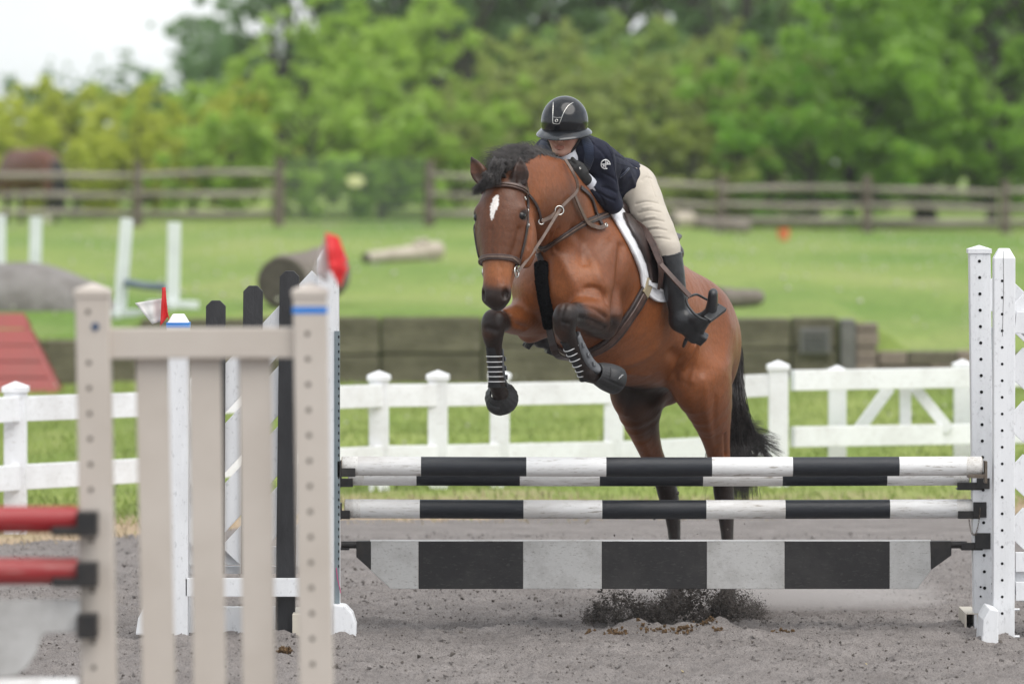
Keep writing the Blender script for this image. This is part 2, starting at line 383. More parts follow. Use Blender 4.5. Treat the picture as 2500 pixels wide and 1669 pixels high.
# grass
def grass_mat(name, a, b, dry, dryamt, scale):
    t = NT(name); big = t.noise(scale, 5, .6, (1, .35, 1)); c = t.ramp(big, [(.36, a), (.60, b)]); dr = t.ramp(t.noise(scale * 2.3, 6, .65, (1, .4, 1)), [(.52, (0, 0, 0)), (.72, (dryamt,) * 3)])
    c = t.mix(dr, c, tuple(dry) + (1,)); f_ = t.ramp(t.noise(scale * 40, 4, .7, (1, .5, 1)), [(.3, (.72, .72, .72)), (.7, (1.2, 1.2, 1.2))]); t.l(t.mix(1.0, c, f_, 'MULTIPLY'), t.b.inputs['Base Color'])
    setin(t.b, Roughness=.9, Specular_IOR_Level=.15); t.bump(t.noise(scale * 30, 6, .7), .05, .6); return t.m
M_VERGE = grass_mat('verge_grass', (.195, .275, .058), (.275, .335, .090), (.33, .33, .14), .5, .9)
M_PAST = grass_mat('pasture_grass', (.135, .225, .045), (.235, .300, .080), (.30, .32, .13), .7, .22)
# dry strip tint near the sand edge is real dead grass
nt_ = M_VERGE.node_tree; at = nt_.nodes.new('ShaderNodeAttribute'); at.attribute_name = 'dry'; m_ = nt_.nodes.new('ShaderNodeMix'); m_.data_type = 'RGBA'; pb = nt_.nodes['Principled BSDF']
src = pb.inputs['Base Color'].links[0].from_socket; nt_.links.new(at.outputs['Fac'], m_.inputs[0]); nt_.links.new(src, m_.inputs[6]); m_.inputs[7].default_value = (.42, .32, .22, 1); nt_.links.new(m_.outputs[2], pb.inputs['Base Color'])
def verge_z(X, Y): return -.035 + .06 * sstep(0, 1.2, Y - sand_edge(X)) + .02 * sstep(0, 3, Y - sand_edge(X)) + .05 * fnoise(X, Y, 1.5, 3, 2) * sstep(0, 2, Y - sand_edge(X)) + .10 * sstep(1.5, 3.2, X) * sstep(36.5, 39, Y)
vo = sheet('grass_verge', np.concatenate([np.linspace(-40, -7, 20)[:-1], np.linspace(-7, 7, 160), np.linspace(7, 40, 20)[1:]]), np.linspace(22, 54.6, 240), verge_z, M_VERGE, keep=lambda X, Y: Y > sand_edge(X) + .12 * fnoise(X, Y, .25, 9, 2))
vv = verts_of(vo.data); d_ = vv[:, 1] - sand_edge(vv[:, 0]); dry = np.clip(1 - sstep(.8, 2.6, d_ + .9 * fnoise(vv[:, 0], vv[:, 1], .5, 14, 3)), 0, 1)
a_ = vo.data.attributes.new('dry', 'FLOAT', 'POINT'); a_.data.foreach_set('value', dry.astype(np.float32))
WALL_Y = 54.0
def past_z(X, Y):
    base = .66 + .24 * np.clip((Y - 54) / 53, 0, 1.3); base = base + np.clip((Y - 120) / 400, 0, 1) * 2.0
    low = .36 + .34 * sstep(54, 76, Y); low = np.where(Y > 76, np.minimum(base, .70 + .0008 * (Y - 76) + .04 * np.clip((Y - 76) / 30, 0, 1)), low)
    f_ = sstep(3.46, 3.75, X); lf = 1 - sstep(-3.95, -3.4, X)
    z = base * (1 - f_) + low * f_; z = z - .2 * lf * (1 - sstep(54, 60, Y))
    return np.where(Y < 54.2, -.3, z + .05 * fnoise(X, Y, 5.0, 41, 3))
sheet('pasture', np.concatenate([np.linspace(-400, -30, 24)[:-1], np.linspace(-30, 30, 260), np.linspace(30, 400, 24)[1:]]), np.concatenate([[54.15], np.linspace(54.21, 75, 70)[:-1], np.linspace(75, 130, 80)[:-1], np.geomspace(130, 780, 18)]), past_z, M_PAST)

# grass blades on the verge (nobody could count them)
def blades(name, n, reg, hgt, mat, zf, seed, flt=None):
    r = np.random.default_rng(seed); x = r.uniform(reg[0], reg[1], n); y = reg[2] + (reg[3] - reg[2]) * r.random(n) ** 1.3
    if flt is not None: m = flt(x, y, r); x, y = x[m], y[m]; n = len(x)
    z = zf(x, y) - .005; h = hgt * r.uniform(.5, 1.4, n); a = r.uniform(0, 6.28, n); w = .006 * r.uniform(.6, 1.5, n) * (h / .08) ** .3; lx, ly = r.normal(0, .35, n) * h, r.normal(0, .35, n) * h
    p = np.stack([np.stack([x - w * np.cos(a), y - w * np.sin(a), z], -1), np.stack([x + w * np.cos(a), y + w * np.sin(a), z], -1), np.stack([x + lx * .4 + w * .6, y + ly * .4, z + h * .65], -1), np.stack([x + lx, y + ly, z + h], -1)], 1)
    o = link_mesh(name, np_mesh(name, p.reshape(-1, 3), np.arange(4 * n).reshape(-1, 4)[:, [0, 1, 2, 3]]), mat); o['kind'] = 'stuff'; return o
def leafy(name, c1, c2, scale=1.5, tr=.35, tint=False):
    t = NT(name); f_ = t.noise(scale, 5, .6, coord='Object'); c = t.ramp(f_, [(.3, c1), (.7, c2)])
    if tint: oi = t.n('ShaderNodeObjectInfo'); c = t.mix(1.0, c, oi.outputs['Color'], 'MULTIPLY')
    d = t.n('ShaderNodeBsdfDiffuse'); tl_ = t.n('ShaderNodeBsdfTranslucent'); gl_ = t.n('ShaderNodeBsdfGlossy'); m1 = t.n('ShaderNodeMixShader'); m2 = t.n('ShaderNodeMixShader'); m1.inputs[0].default_value = tr; m2.inputs[0].default_value = .05; gl_.inputs['Roughness'].default_value = .5
    t.l(c, d.inputs[0]); t.l(c, tl_.inputs[0]); t.l(d.outputs[0], m1.inputs[1]); t.l(tl_.outputs[0], m1.inputs[2]); t.l(m1.outputs[0], m2.inputs[1]); t.l(gl_.outputs[0], m2.inputs[2]); t.l(m2.outputs[0], t.o.inputs[0]); return t.m
M_BLADE = leafy('grass_blade', (.24, .33, .07), (.34, .41, .115), 3)
M_DRYB = leafy('dry_grass_blade', (.42, .33, .21), (.52, .43, .28), 3)
gb = blades('grass_tufts', 60000, (-6, 6, 33, 53.8), .045, M_BLADE, verge_z, 4, lambda x, y, r: (y > sand_edge(x) + 1.2 + r.normal(0, .5, len(x)))); tag(gb, 'short green grass growing behind the white arena fence', 'grass')
gd = blades('dry_grass', 9000, (-4, 4.5, 31, 37), .05, M_DRYB, verge_z, 6, lambda x, y, r: (np.abs(y - sand_edge(x) - .9) < .8)); tag(gd, 'dead tan grass along the edge of the sand', 'grass')
# pale seed heads dotted over the grass
r_ = np.random.default_rng(12); vs, fs = [], []
def speck(c_, s_):
    o = len(vs); vs.extend([(c_[0] + s_ * a, c_[1] + s_ * b, c_[2] + s_ * d) for a, b, d in ((1, 0, 0), (-1, 0, 0), (0, 1, 0), (0, -1, 0), (0, 0, 1), (0, 0, -1))]); fs.extend([(o + a, o + b, o + d) for a, b, d in ((0, 2, 4), (2, 1, 4), (1, 3, 4), (3, 0, 4), (2, 0, 5), (1, 2, 5), (3, 1, 5), (0, 3, 5))])
for k_ in range(900):
    x, y = r_.uniform(-12, 12), r_.uniform(55, 104); speck((x, y, float(past_z(np.array([x]), np.array([y]))[0]) + r_.uniform(.05, .16)), r_.uniform(.012, .03))
for k_ in range(160):
    x, y = r_.uniform(-5, 5), r_.uniform(37.2, 53.5); speck((x, y, float(verge_z(np.array([x]), np.array([y]))[0]) + r_.uniform(.05, .13)), r_.uniform(.008, .016))
sh_ = link_mesh('dandelion_heads', np_mesh('dandelion_heads', np.array(vs), np.array(fs)), surf('seed_head', (.5, .5, .42), (.42, .42, .33), rough=.9)); tag(sh_, 'pale dandelion seed heads scattered over the grass', 'dandelions', kind='stuff')

# ---- retaining wall with mossy blocks, end pier and lower stone wall
M_MOSS = surf('mossy_concrete', (.085, .078, .050), (.185, .170, .115), scale=2.2, rough=.95, bump=.03, bscale=9, lo=.32, hi=.7)
M_MOSS2 = surf('mossy_concrete_pale', (.115, .098, .072), (.22, .195, .145), scale=3, rough=.95, bump=.03, bscale=9, lo=.32, hi=.7)
M_STONE = surf('pinkish_field_stone', (.24, .185, .155), (.36, .295, .255), scale=4, rough=.95, bump=.03, bscale=12)
M_PIER = surf('grey_concrete', (.125, .120, .115), (.17, .165, .16), scale=4, rough=.95, bump=.01, bscale=14)
wall = empty('retaining_wall', (-1, WALL_Y, 0), 'long mossy retaining wall between the arena verge and the pasture', 'wall')
proto = MB(); proto.box((0, 0, 0), (1, 1, 1)); bm = bmesh.new(); me0 = proto.mesh('wall_block'); bm.from_mesh(me0); bmesh.ops.bevel(bm, geom=list(bm.edges), offset=.03, segments=1, affect='EDGES'); bm.to_mesh(me0); bm.free()
def blk(name, me, lo, hi, mat, par):
    m = me.copy() if False else me; o = bpy.data.objects.new(name, m); COL.objects.link(o); o.location = lo; o.scale = tuple(b - a for a, b in zip(lo, hi)); o.parent = par; o.matrix_parent_inverse = Matrix.Translation(-par.location); return o
wb = [me0.copy() for _ in range(3)]
for m, mt in zip(wb, (M_MOSS, M_MOSS2, M_STONE)): m.materials.append(mt)
x = -3.55; end = P(2050, 0, WALL_Y).x; row0 = 0
while x < end - .1:
    wd = min(rng.uniform(.9, 1.5), end - x); z1 = rng.uniform(.30, .40); blk('wall_block', wb[0 if rng.random() < .65 else 1], (x, WALL_Y + rng.uniform(-.02, .01), -.05), (x + wd - .02, WALL_Y + .35, z1), None, wall); blk('wall_block', wb[0 if rng.random() < .65 else 1], (x, WALL_Y + rng.uniform(-.02, .01), z1 + .012), (x + wd - .02, WALL_Y + .35, .665 + rng.uniform(-.01, .012)), None, wall); x += wd
x = -14
while x < -3.6: wd = min(rng.uniform(.9, 1.5), -3.56 - x); blk('wall_block', wb[0], (x, WALL_Y + rng.uniform(-.02, .01), -.05), (x + wd - .02, WALL_Y + .35, .46 + rng.uniform(-.01, .01)), None, wall); x += wd
mb = MB(); a = P(2052, 0, WALL_Y).x; b = P(2088, 0, WALL_Y).x; mb.box((a, WALL_Y - .06, -.05), (b, WALL_Y + .4, .65)); mb.build('end_post', M_PIER, wall, bevel=.01)
sw = empty('stone_wall', (4, WALL_Y, 0), 'low pinkish stone wall with a taller end pier beyond the mossy wall', 'wall')
x0 = P(2090, 0, WALL_Y).x; x1 = P(2143, 0, WALL_Y).x; z = -.05
while z < .60: h_ = rng.uniform(.13, .2); blk('stone', wb[2], (x0, WALL_Y - .05 + rng.uniform(-.015, .015), z), (x1 + rng.uniform(-.015, .01), WALL_Y + .3, min(z + h_ - .012, .615)), None, sw); z += h_
z = -.05
for rw in range(3):
    x = x1 + .01; h_ = .135
    while x < 8: wd = rng.uniform(.22, .5); blk('stone', wb[2 if rng.random() < .7 else 1], (x, WALL_Y + rng.uniform(-.02, .02), z), (x + wd - .015, WALL_Y + .3, z + h_ - .012 + rng.uniform(-.01, .01)), None, sw); x += wd
    z += h_
# plaque on the wall
pq = empty('plaque', P(1992, 832, WALL_Y - .06), 'dark metal plaque with raised lines of text on the mossy wall', 'plaque')
M_PLQ = surf('dark_bronze', (.055, .055, .056), (.075, .075, .075), scale=9, rough=.6); M_PLQ2 = surf('worn_bronze', (.13, .125, .12), (.16, .155, .145), scale=9, rough=.6)
a, b = P(1952, 800, WALL_Y - .05), P(2028, 864, WALL_Y - .05); mb = MB(); mb.box((a.x, WALL_Y - .06, b.z), (b.x, WALL_Y + .0, a.z)); mb.build('frame', M_PLQ2, pq, bevel=.008)
mb = MB(); mb.box((a.x + .035, WALL_Y - .07, b.z + .03), (b.x - .035, WALL_Y - .055, a.z - .03)); mb.build('plate', M_PLQ, pq)
for k_, (f0, f1, hh) in enumerate(((.12, .88, .05), (.14, .86, .02), (.2, .8, .018))):
    zz = a.z - .06 - .055 * k_; xx = lerp(a.x + .035, b.x - .035, f0); e_ = lerp(a.x + .035, b.x - .035, f1)
    mb = MB()
    while xx < e_: w_ = rng.uniform(.008, .016); mb.box((xx, WALL_Y - .075, zz - hh / 2), (xx + w_ * .6, WALL_Y - .068, zz + hh / 2)); xx += w_
    mb.build('text_line', M_PLQ2, pq)

# ---- white two-rail arena fence
M_VINYL = paint('white_vinyl_fence', (.85, .86, .88), (.42, .39, .37), amount=.5, rough=.45, scale=2.5, bump=.0005)
def cap_post(name, p, top, w, mat, par, capw=.012):
    mb = MB(); h = w / 2; mb.box((p.x - h, p.y - h, p.z), (p.x + h, p.y + h, top - .06)); o = mb.build(name, mat, par, bevel=.006)
    mb = MB(); c_ = h + capw; z0 = top - .062; vs = [(p.x - c_, p.y - c_, z0), (p.x + c_, p.y - c_, z0), (p.x + c_, p.y + c_, z0), (p.x - c_, p.y + c_, z0), (p.x - c_, p.y - c_, z0 + .03), (p.x + c_, p.y - c_, z0 + .03), (p.x + c_, p.y + c_, z0 + .03), (p.x - c_, p.y + c_, z0 + .03), (p.x, p.y, top)]
    mb.add(vs, [(3, 2, 1, 0), (0, 1, 5, 4), (1, 2, 6, 5), (2, 3, 7, 6), (3, 0, 4, 7), (4, 5, 8), (5, 6, 8), (6, 7, 8), (7, 4, 8)]); mb.build('post_cap', mat, o); return o
def fence_run(label, posts, rails, pw=.127, rh=.145, mat=None, tops=None, cut=True):
    """posts: (px, D); rails: heights of rail centres; every rail between two posts is a part of its own"""
    f = empty('arena_fence', P(posts[0][0], 600, posts[0][1]) * 1, label, 'fence'); f.location.z = 0; pts = []
    for i, (px, D, tp) in enumerate(posts):
        p = P(px, 0, D); p.z = float(verge_z(np.array([p.x]), np.array([p.y]))[0]) - .03; cap_post('post', p, tp, pw, mat, f); pts.append((p, tp))
    for (a, ta), (b, tb) in zip(pts[:-1], pts[1:]):
        for dz in rails:
            d = (b - a); d.z = 0; d.normalize(); A = Vector((a.x, a.y, ta - dz)) + d * .02; Bp = Vector((b.x, b.y, tb - dz)) - d * .02; off = Vector((d.y, -d.x, 0)) * (pw * .28)
            mb = MB(); mb.beam(A + off, Bp + off, rh, .04); mb.build('rail', mat, f, bevel=.004)
    return f
tz = lambda y, D: CAMH - (y - HZ) / F * D
fence_run('white two-rail fence running behind the left wing and under the horse', [(-330, 31.2, tz(945, 31.2)), (38, 32.7, tz(930, 32.7)), (480, 34.6, tz(918, 34.6)), (925, 36.3, tz(904, 36.3)), (1069, 36.5, tz(903, 36.5)), (1220, 36.7, tz(901, 36.7)), (1498, 37.0, tz(897, 37.0)), (1900, 37.0, tz(879, 37.0))], (.16, .555), mat=M_VINYL)
gate = empty('field_gate', P(2195, 0, 38) * 1, 'white braced gate panel hung beside the two-rail fence on the right', 'gate'); gate.location.z = 0
ga, gb_, gD = P(2044, 0, 38.0), P(2350, 0, 38.6), 38.2
for px, D, ty in ((2044, 38.0, 891), (2350, 38.6, 876)):
    p = P(px, 0, D); p.z = .02; cap_post('post', p, tz(ty, D), .118, M_VINYL, gate)
def gp(px, py, D=37.75): return P(px, py, D)
for y0, y1 in ((928, 922), (1066, 1060)):
    mb = MB(); mb.beam(gp(1935, y0, 37.2), gp(2540, y1 - 4, 38.6), .135, .045); mb.build('rail', M_VINYL, gate, bevel=.004)
for pts in (((2210, 945), (2210, 1050)), ((2172, 945), (2095, 1050)), ((2232, 945), (2318, 1050))):
    mb = MB(); mb.beam(gp(*pts[0], 38.05), gp(*pts[1], 38.05), .075, .09, up=(1, 0, 0)); mb.build('brace', M_VINYL, gate, bevel=.004)

# ---- weathered split-rail fence at the far side of the pasture
M_RAIL = surf('weathered_rail', (.19, .165, .138), (.33, .295, .25), scale=5, rough=.95, bump=.02, bscale=18, stretch=(.2, 1, 1))
M_POSTW = surf('weathered_post', (.100, .076, .060), (.175, .140, .115), scale=6, rough=.95, bump=.02, bscale=20)
FD = 107.0
sf = empty('split_rail_fence', (0, FD, .8), 'grey split-rail fence along the far side of the pasture', 'fence')
pxs = [(-390, 395), (-30, 397), (336, 392), (680, 385), (1048, 390), (1395, 408), (1760, 428), (2118, 428), (2454, 440), (2800, 440)]
for px, ty in pxs:
    p = P(px, 0, FD); zb = float(past_z(np.array([p.x]), np.array([FD]))[0]); zt = tz(ty, FD); mb = MB(); lx = rng.uniform(-.03, .03)
    mb.tube([(p.x, FD, zb - .05), (p.x + lx * .5, FD, (zb + zt) / 2), (p.x + lx, FD, zt)], [.105, .10, .085], 8); mb.build('post', M_POSTW, sf)
for (pa, ta), (pb_, tb) in zip(pxs[:-1], pxs[1:]):
    if pa == 680: continue
    for fr in (.22, .52, .80):
        a, b = P(pa, 0, FD), P(pb_, 0, FD); za, zb = float(past_z(np.array([a.x]), np.array([FD]))[0]), float(past_z(np.array([b.x]), np.array([FD]))[0])
        a.z = lerp(tz(ta, FD), za, fr) + rng.uniform(-.03, .03); b.z = lerp(tz(tb, FD), zb, fr) + rng.uniform(-.03, .03); a.y -= .08; b.y -= .02; m_ = lerp(a, b, .5) + Vector((0, 0, rng.uniform(-.04, .02)))
        mb = MB(); mb.tube([a, lerp(a, m_, .5), m_, lerp(m_, b, .5), b], [.045, .062, .068, .062, .045], 7); mb.build('rail', M_RAIL, sf)
# wire panel between two posts, with a pale tag on it
wp = empty('wire_panel', P(864, 470, FD), 'green wire mesh panel between two posts of the far fence', 'fence panel'); M_WIRE = surf('green_wire', (.09, .135, .105), (.12, .16, .125), rough=.6)
a, b = P(690, 0, FD), P(1038, 0, FD); z0, z1 = tz(560, FD), tz(392, FD)
for k_ in range(15): z = lerp(z0, z1, k_ / 14); mb = MB(); mb.tube([(a.x, FD, z), (b.x, FD, z)], .011, 4); mb.build('wire', M_WIRE, wp)
for k_ in range(19): x = lerp(a.x, b.x, k_ / 18); mb = MB(); mb.tube([(x, FD, z0), (x, FD, z1)], .004, 4); mb.build('wire', M_WIRE, wp)
tgp = P(868, 442, FD - .04); mb = MB(); n = 24
vs = [tgp + Vector((.17 * math.cos(2 * math.pi * i / n), dy, .105 * math.sin(2 * math.pi * i / n))) for dy in (0, .02) for i in range(n)]; mb.add(vs, [tuple(range(n)), tuple(range(2 * n - 1, n - 1, -1))] + [(i, n + i, n + (i + 1) % n, (i + 1) % n) for i in range(n)])
tag(mb.build('fence_tag', surf('pale_yellow_plastic', (.62, .62, .30), (.70, .70, .40), rough=.5)), 'pale yellow oval tag hanging on the wire panel', 'tag')

# ---- things standing in the pasture
M_BARK = surf('log_bark', (.130, .105, .088), (.225, .195, .17), scale=6, rough=.95, bump=.03, bscale=14, stretch=(.4, 1, 1)); M_LOGEND = surf('dark_log_end', (.065, .053, .045), (.10, .085, .072), scale=8, rough=.95)
M_PALE = surf('bleached_log', (.40, .34, .28), (.52, .46, .39), scale=6, rough=.95, bump=.02, bscale=20)
def log(name, a, b, ra, rb, label, mat, endmat, knots=0):
    o = empty(name, lerp(a, b, .5), label, 'log'); pts = [lerp(a, b, i / 10) + Vector((0, 0, .03 * math.sin(i * .9) * ra)) for i in range(11)]; rr = [lerp(ra, rb, i / 10) * (1 + .05 * math.sin(i * 2.3)) for i in range(11)]
    mb = MB(); mb.tube(pts, rr, 16); mb.build('trunk', mat, o); d = (b - a).normalized()
    mb = MB(); mb.tube([pts[0] - d * .004, pts[0] - d * .012], [rr[0] * .96, rr[0] * .9], 16); mb.build('cut_end', endmat, o); mb = MB(); mb.tube([pts[-1] + d * .004, pts[-1] + d * .012], [rr[-1] * .96, rr[-1] * .9], 16); mb.build('cut_end', endmat, o)
    for k_ in range(knots): mb = MB(); i = 7 + k_; mb.tube([pts[i], pts[i] + Vector((.02, -.05, rr[i] * 1.5))], [rr[i] * .6, rr[i] * .45], 9); mb.build('branch_stub', mat, o)
    return o
def pz(x, y): return float(past_z(np.array([x]), np.array([y]))[0])
p = P(690, 0, 57.0); zz = pz(p.x, 57); log('log', Vector((p.x, 57, zz + .26)), P(795, 0, 58.6) * 1 + Vector((0, 0, -P(795, 0, 58.6).z + zz + .31)), .27, .28, 'thick grey log with a dark round end behind the black pickets', M_BARK, M_LOGEND)
p, q = P(893, 0, 76), P(1068, 0, 77.5); log('log', Vector((p.x, 76, pz(p.x, 76) + .075)), Vector((q.x, 77.5, pz(q.x, 77.5) + .13)), .07, .13, 'short bleached log lying alone in the pasture', M_PALE, M_LOGEND, 2)
p, q = P(1748, 0, 57.5), P(1852, 0, 58.2); log('log', Vector((p.x, 57.5, pz(p.x, 57.5) + .10)), Vector((q.x, 58.2, pz(q.x, 58.2) + .09)), .115, .08, 'dark-ended log on the grass right of the rider boot', M_BARK, M_LOGEND)
for px0, px1, D, r_0, lb in ((1640, 1688, 104, .17, 'pale thick log end at the foot of the far fence'), (1690, 1830, 104.5, .13, 'long brown log lying along the foot of the far fence')):
    p, q = P(px0, 0, D), P(px1, 0, D); log('log', Vector((p.x, D, pz(p.x, D) + r_0)), Vector((q.x, D + .3, pz(q.x, D) + r_0)), r_0, r_0 * .8, lb, M_PALE if px0 < 1680 else M_BARK, M_BARK)
# orange ball-like marker
p = P(1913, 0, 100); zz = pz(p.x, 100); mk = empty('orange_bucket', (p.x, 100, zz), 'small orange bucket standing before the far fence', 'bucket'); M_OR = surf('orange_plastic', (.75, .13, .04), (.80, .17, .06), rough=.5)
mb = MB(); mb.tube([(p.x, 100, zz + .005), (p.x, 100, zz + .10), (p.x, 100, zz + .20)], [.075, .095, .105], 16); mb.build('pail', M_OR, mk); mb = MB(); mb.ring((p.x, 100, zz + .20), (0, 0, 1), .105, .008, 18, 6); mb.build('rim', M_OR, mk)
# white jump standards in the pasture
M_WOLD = paint('old_white_paint', (.74, .77, .78), (.40, .42, .42), amount=.45, rough=.7, scale=5)
def field_std(px_t, px_b, ty, D, label, w=.125):
    b = P(px_b, 0, D); b.z = pz(b.x, D); tp = P(px_t, ty, D); s_ = empty('jump_standard', b, label, 'jump standard'); mb = MB(); mb.beam(b, tp, w, w, up=(0, 1, 0)); mb.build('post', M_WOLD, s_, bevel=.008)
    for sx, sy in ((1, 0), (-1, 0), (0, 1), (0, -1)):
        mb = MB(); mb.beam(b + Vector((.05 * sx, .05 * sy, .045)), b + Vector((.26 * sx, .26 * sy, .035)), .08, .05); mb.build('foot', M_WOLD, s_, bevel=.006)
    return s_
field_std(310, 291, 534, 57.0, 'leaning white jump standard holding a grey-blue rail in the pasture'); field_std(426, 422, 543, 56.6, 'upright white jump standard at the right end of the grey-blue rail')
field_std(88, 84, 530, 61.5, 'white jump standard in front of the grazing horse'); field_std(-1, -1, 525, 61.5, 'white jump standard cut by the left edge of the picture')
a, b = P(306, 690, 56.9), P(410, 702, 56.7); mb = MB(); mb.tube([a, lerp(a, b, .5) + Vector((0, 0, -.01)), b], .042, 12); tag(mb.build('jump_rail', surf('grey_blue_paint', (.14, .18, .22), (.20, .24, .27), scale=8, rough=.7)), 'grey-blue rail hung low between two white standards', 'rail')
# grey boulder mound and the red coop at the left edge
bo = SDF((-6.3, 57, -.1), (-3.4, 60, 1.4), .03); bo.ball((-5.1, 58.5, .62), (.85, .6, .50), k=.1); bo.ball((-4.55, 58.4, .55), (.45, .45, .36), k=.15); bo.ball((-4.2, 58.3, .50), (.25, .3, .2), k=.1)
tag(link_mesh('boulder', bo.mesh('boulder', 1), surf('grey_boulder', (.17, .155, .145), (.25, .235, .225), scale=4, rough=.95, bump=.05, bscale=8)), 'grey boulder heap behind the red coop', 'boulder')
cp = empty('coop_jump', P(40, 0, 52), 'faded red wooden coop jump at the left edge before the wall', 'jump'); cp.location.z = 0
M_RED = paint('faded_red_paint', (.36, .090, .088), (.26, .12, .11), amount=.6, rough=.8, scale=3)
xr, zt = P(140, 0, 52).x, tz(772, 52)
for k_ in range(5):       # sloping boards, widest at the bottom
    z0, z1 = zt * k_ / 5 + .03, zt * (k_ + 1) / 5 + .02; f0, f1 = k_ / 5, (k_ + 1) / 5; e0, e1 = lerp(xr, P(50, 0, 52).x, f0), lerp(xr, P(50, 0, 52).x, f1); mb = MB()
    for sgn in (1,):
        y0, y1 = 52.0 + .30 * f0, 52.0 + .30 * f1; vs = [(-6.6, y0, z0), (e0, y0, z0), (e1, y1, z1 - .001), (-6.6, y1, z1 - .001)]; vs += [(a_, b_ + .03, c_) for a_, b_, c_ in vs]; mb.add(vs, [(0, 1, 2, 3), (7, 6, 5, 4), (0, 4, 5, 1), (1, 5, 6, 2), (2, 6, 7, 3), (3, 7, 4, 0)])
        y0, y1 = 52.75 - .30 * f0, 52.75 - .30 * f1; vs = [(-6.6, y0, z0), (e0, y0, z0), (e1, y1, z1 - .008), (-6.6, y1, z1 - .008)]; vs += [(a_, b_ - .03, c_) for a_, b_, c_ in vs]; mb.add(vs, [(3, 2, 1, 0), (4, 5, 6, 7), (0, 1, 5, 4), (1, 2, 6, 5), (2, 3, 7, 6), (3, 0, 4, 7)])
    mb.build('board', M_RED, cp)
mb = MB(); e1 = P(50, 0, 52).x; mb.add([(xr - .02, 52.04, .03), (xr - .02, 52.71, .03), (e1 - .01, 52.42, zt), (e1 - .01, 52.33, zt), (xr - .06, 52.04, .03), (xr - .06, 52.71, .03), (e1 - .05, 52.42, zt), (e1 - .05, 52.33, zt)], [(0, 1, 2, 3), (7, 6, 5, 4), (0, 4, 5, 1), (1, 5, 6, 2), (2, 6, 7, 3), (3, 7, 4, 0)]); mb.build('end_panel', M_RED, cp)

# ---- trees
def tree_proto(name, h, w, low, n_cl, leaves, lsize, seed, sparse=1.0, twigs=0, dome=1.0):
    """returns (trunk mesh, crown mesh): limbs reach leaf clumps spread through the crown"""
    r = np.random.default_rng(seed); mb = MB(); cl = []; n_tip = max(8, n_cl // 9); ph_ = r.uniform(0, 6.28, 4)
    for i in range(n_tip):                                # limb tips in an uneven crown, then ragged sprays of clumps round each
        z = low + (h - low) * r.random() ** .85; f_ = (z - low) / (h - low); a = r.uniform(0, 6.283)
        rad = w / 2 * (math.sin(math.pi * min(1, .16 + .80 * f_)) ** .8) * (1 + .28 * math.sin(2 * a + ph_[0] + 3 * f_) + .18 * math.sin(5 * a + ph_[1] - 6 * f_)); rr = rad * r.random() ** .5; tx, ty, tz_ = rr * math.cos(a), rr * math.sin(a), z
        for k_ in range(9):
            s_ = w / 5 * r.uniform(.10, .30); cl.append((tx, ty, tz_, s_)); tx += r.normal(.12 * math.cos(a), .24) * w / 5; ty += r.normal(.12 * math.sin(a), .24) * w / 5; tz_ += r.normal(.10, .26) * w / 5
    cl = [(x, y, max(.15, z), s_) for x, y, z, s_ in cl]; n_cl = len(cl)
    trunk = [(0, 0, -.2), (.05, 0, h * .2), (-.06, .05, h * .45), (.04, 0, h * .7), (0, 0, h * .9)]; mb.tube(trunk, [.035 * h, .028 * h, .020 * h, .012 * h, .004 * h], 8)
    for (x, y, z, s) in cl[::max(1, n_cl // 34)]:
        z0 = max(.12 * h, z * .55); b = (x * .5 + r.normal(0, .1), y * .5 + r.normal(0, .1), lerp(z0, z, .6)); mb.tube([(0, 0, z0), b, (x, y, z)], [.011 * h, .006 * h, .002 * h], 5, caps=False)
    for k_ in range(twigs): a = r.uniform(0, 6.283); q = w / 2 * r.random(); zz = r.uniform(low, h * .9); mb.tube([(q * .3 * math.cos(a), q * .3 * math.sin(a), zz * .3), (q * .7 * math.cos(a), q * .7 * math.sin(a), zz * .7), (q * math.cos(a), q * math.sin(a), zz)], [.02, .012, .004], 4, caps=False)
    per = int(leaves / n_cl); P_ = []
    for (x, y, z, s) in cl:
        m = max(10, int(per * r.uniform(.5, 1.5))); d = r.normal(0, 1, (m, 3)); d /= np.linalg.norm(d, axis=1)[:, None]; d *= (r.random(m) ** .4)[:, None] * s; d[:, 2] *= .75; P_.append(np.array([x, y, z]) + d)
    P_ = np.concatenate(P_); P_ = P_[P_[:, 2] > .05]; n = len(P_); t1 = r.normal(0, 1, (n, 3)); t1 /= np.linalg.norm(t1, axis=1)[:, None]; t2 = np.cross(t1, r.normal(0, 1, (n, 3))); t2 /= np.linalg.norm(t2, axis=1)[:, None]; s = lsize * r.uniform(.6, 1.4, n)[:, None]
    q = np.stack([P_ - t1 * s, P_ + t2 * s * .55, P_ + t1 * s, P_ - t2 * s * .55], 1); return mb.mesh(name + '_trunk'), np_mesh(name + '_crown', q.reshape(-1, 3), np.arange(4 * n).reshape(-1, 4), False)
M_LEAF = leafy('leaves', (.235, .285, .10), (.32, .375, .145), .8, .55, True); M_TBARK = surf('tree_bark', (.045, .040, .034), (.085, .075, .064), scale=8, rough=.95)
PROTO = {}
for k_, a in dict(round=(4.2, 5.4, .2, 300, 17000, .10, 1), tall=(11, 7.0, .9, 330, 16000, .13, 2), broad=(8, 8.5, .4, 450, 26000, .12, 3), brush=(4.6, 4.4, .2, 260, 7500, .09, 4, 1, 110), thin=(9, 5, 1.5, 130, 6000, .12, 5, 1, 40), bush=(2.6, 4.2, .1, 160, 9000, .09, 8)).items():
    tm, cm = tree_proto(k_, *a); tm.materials.append(M_TBARK); cm.materials.append(M_LEAF); PROTO[k_] = (tm, cm)
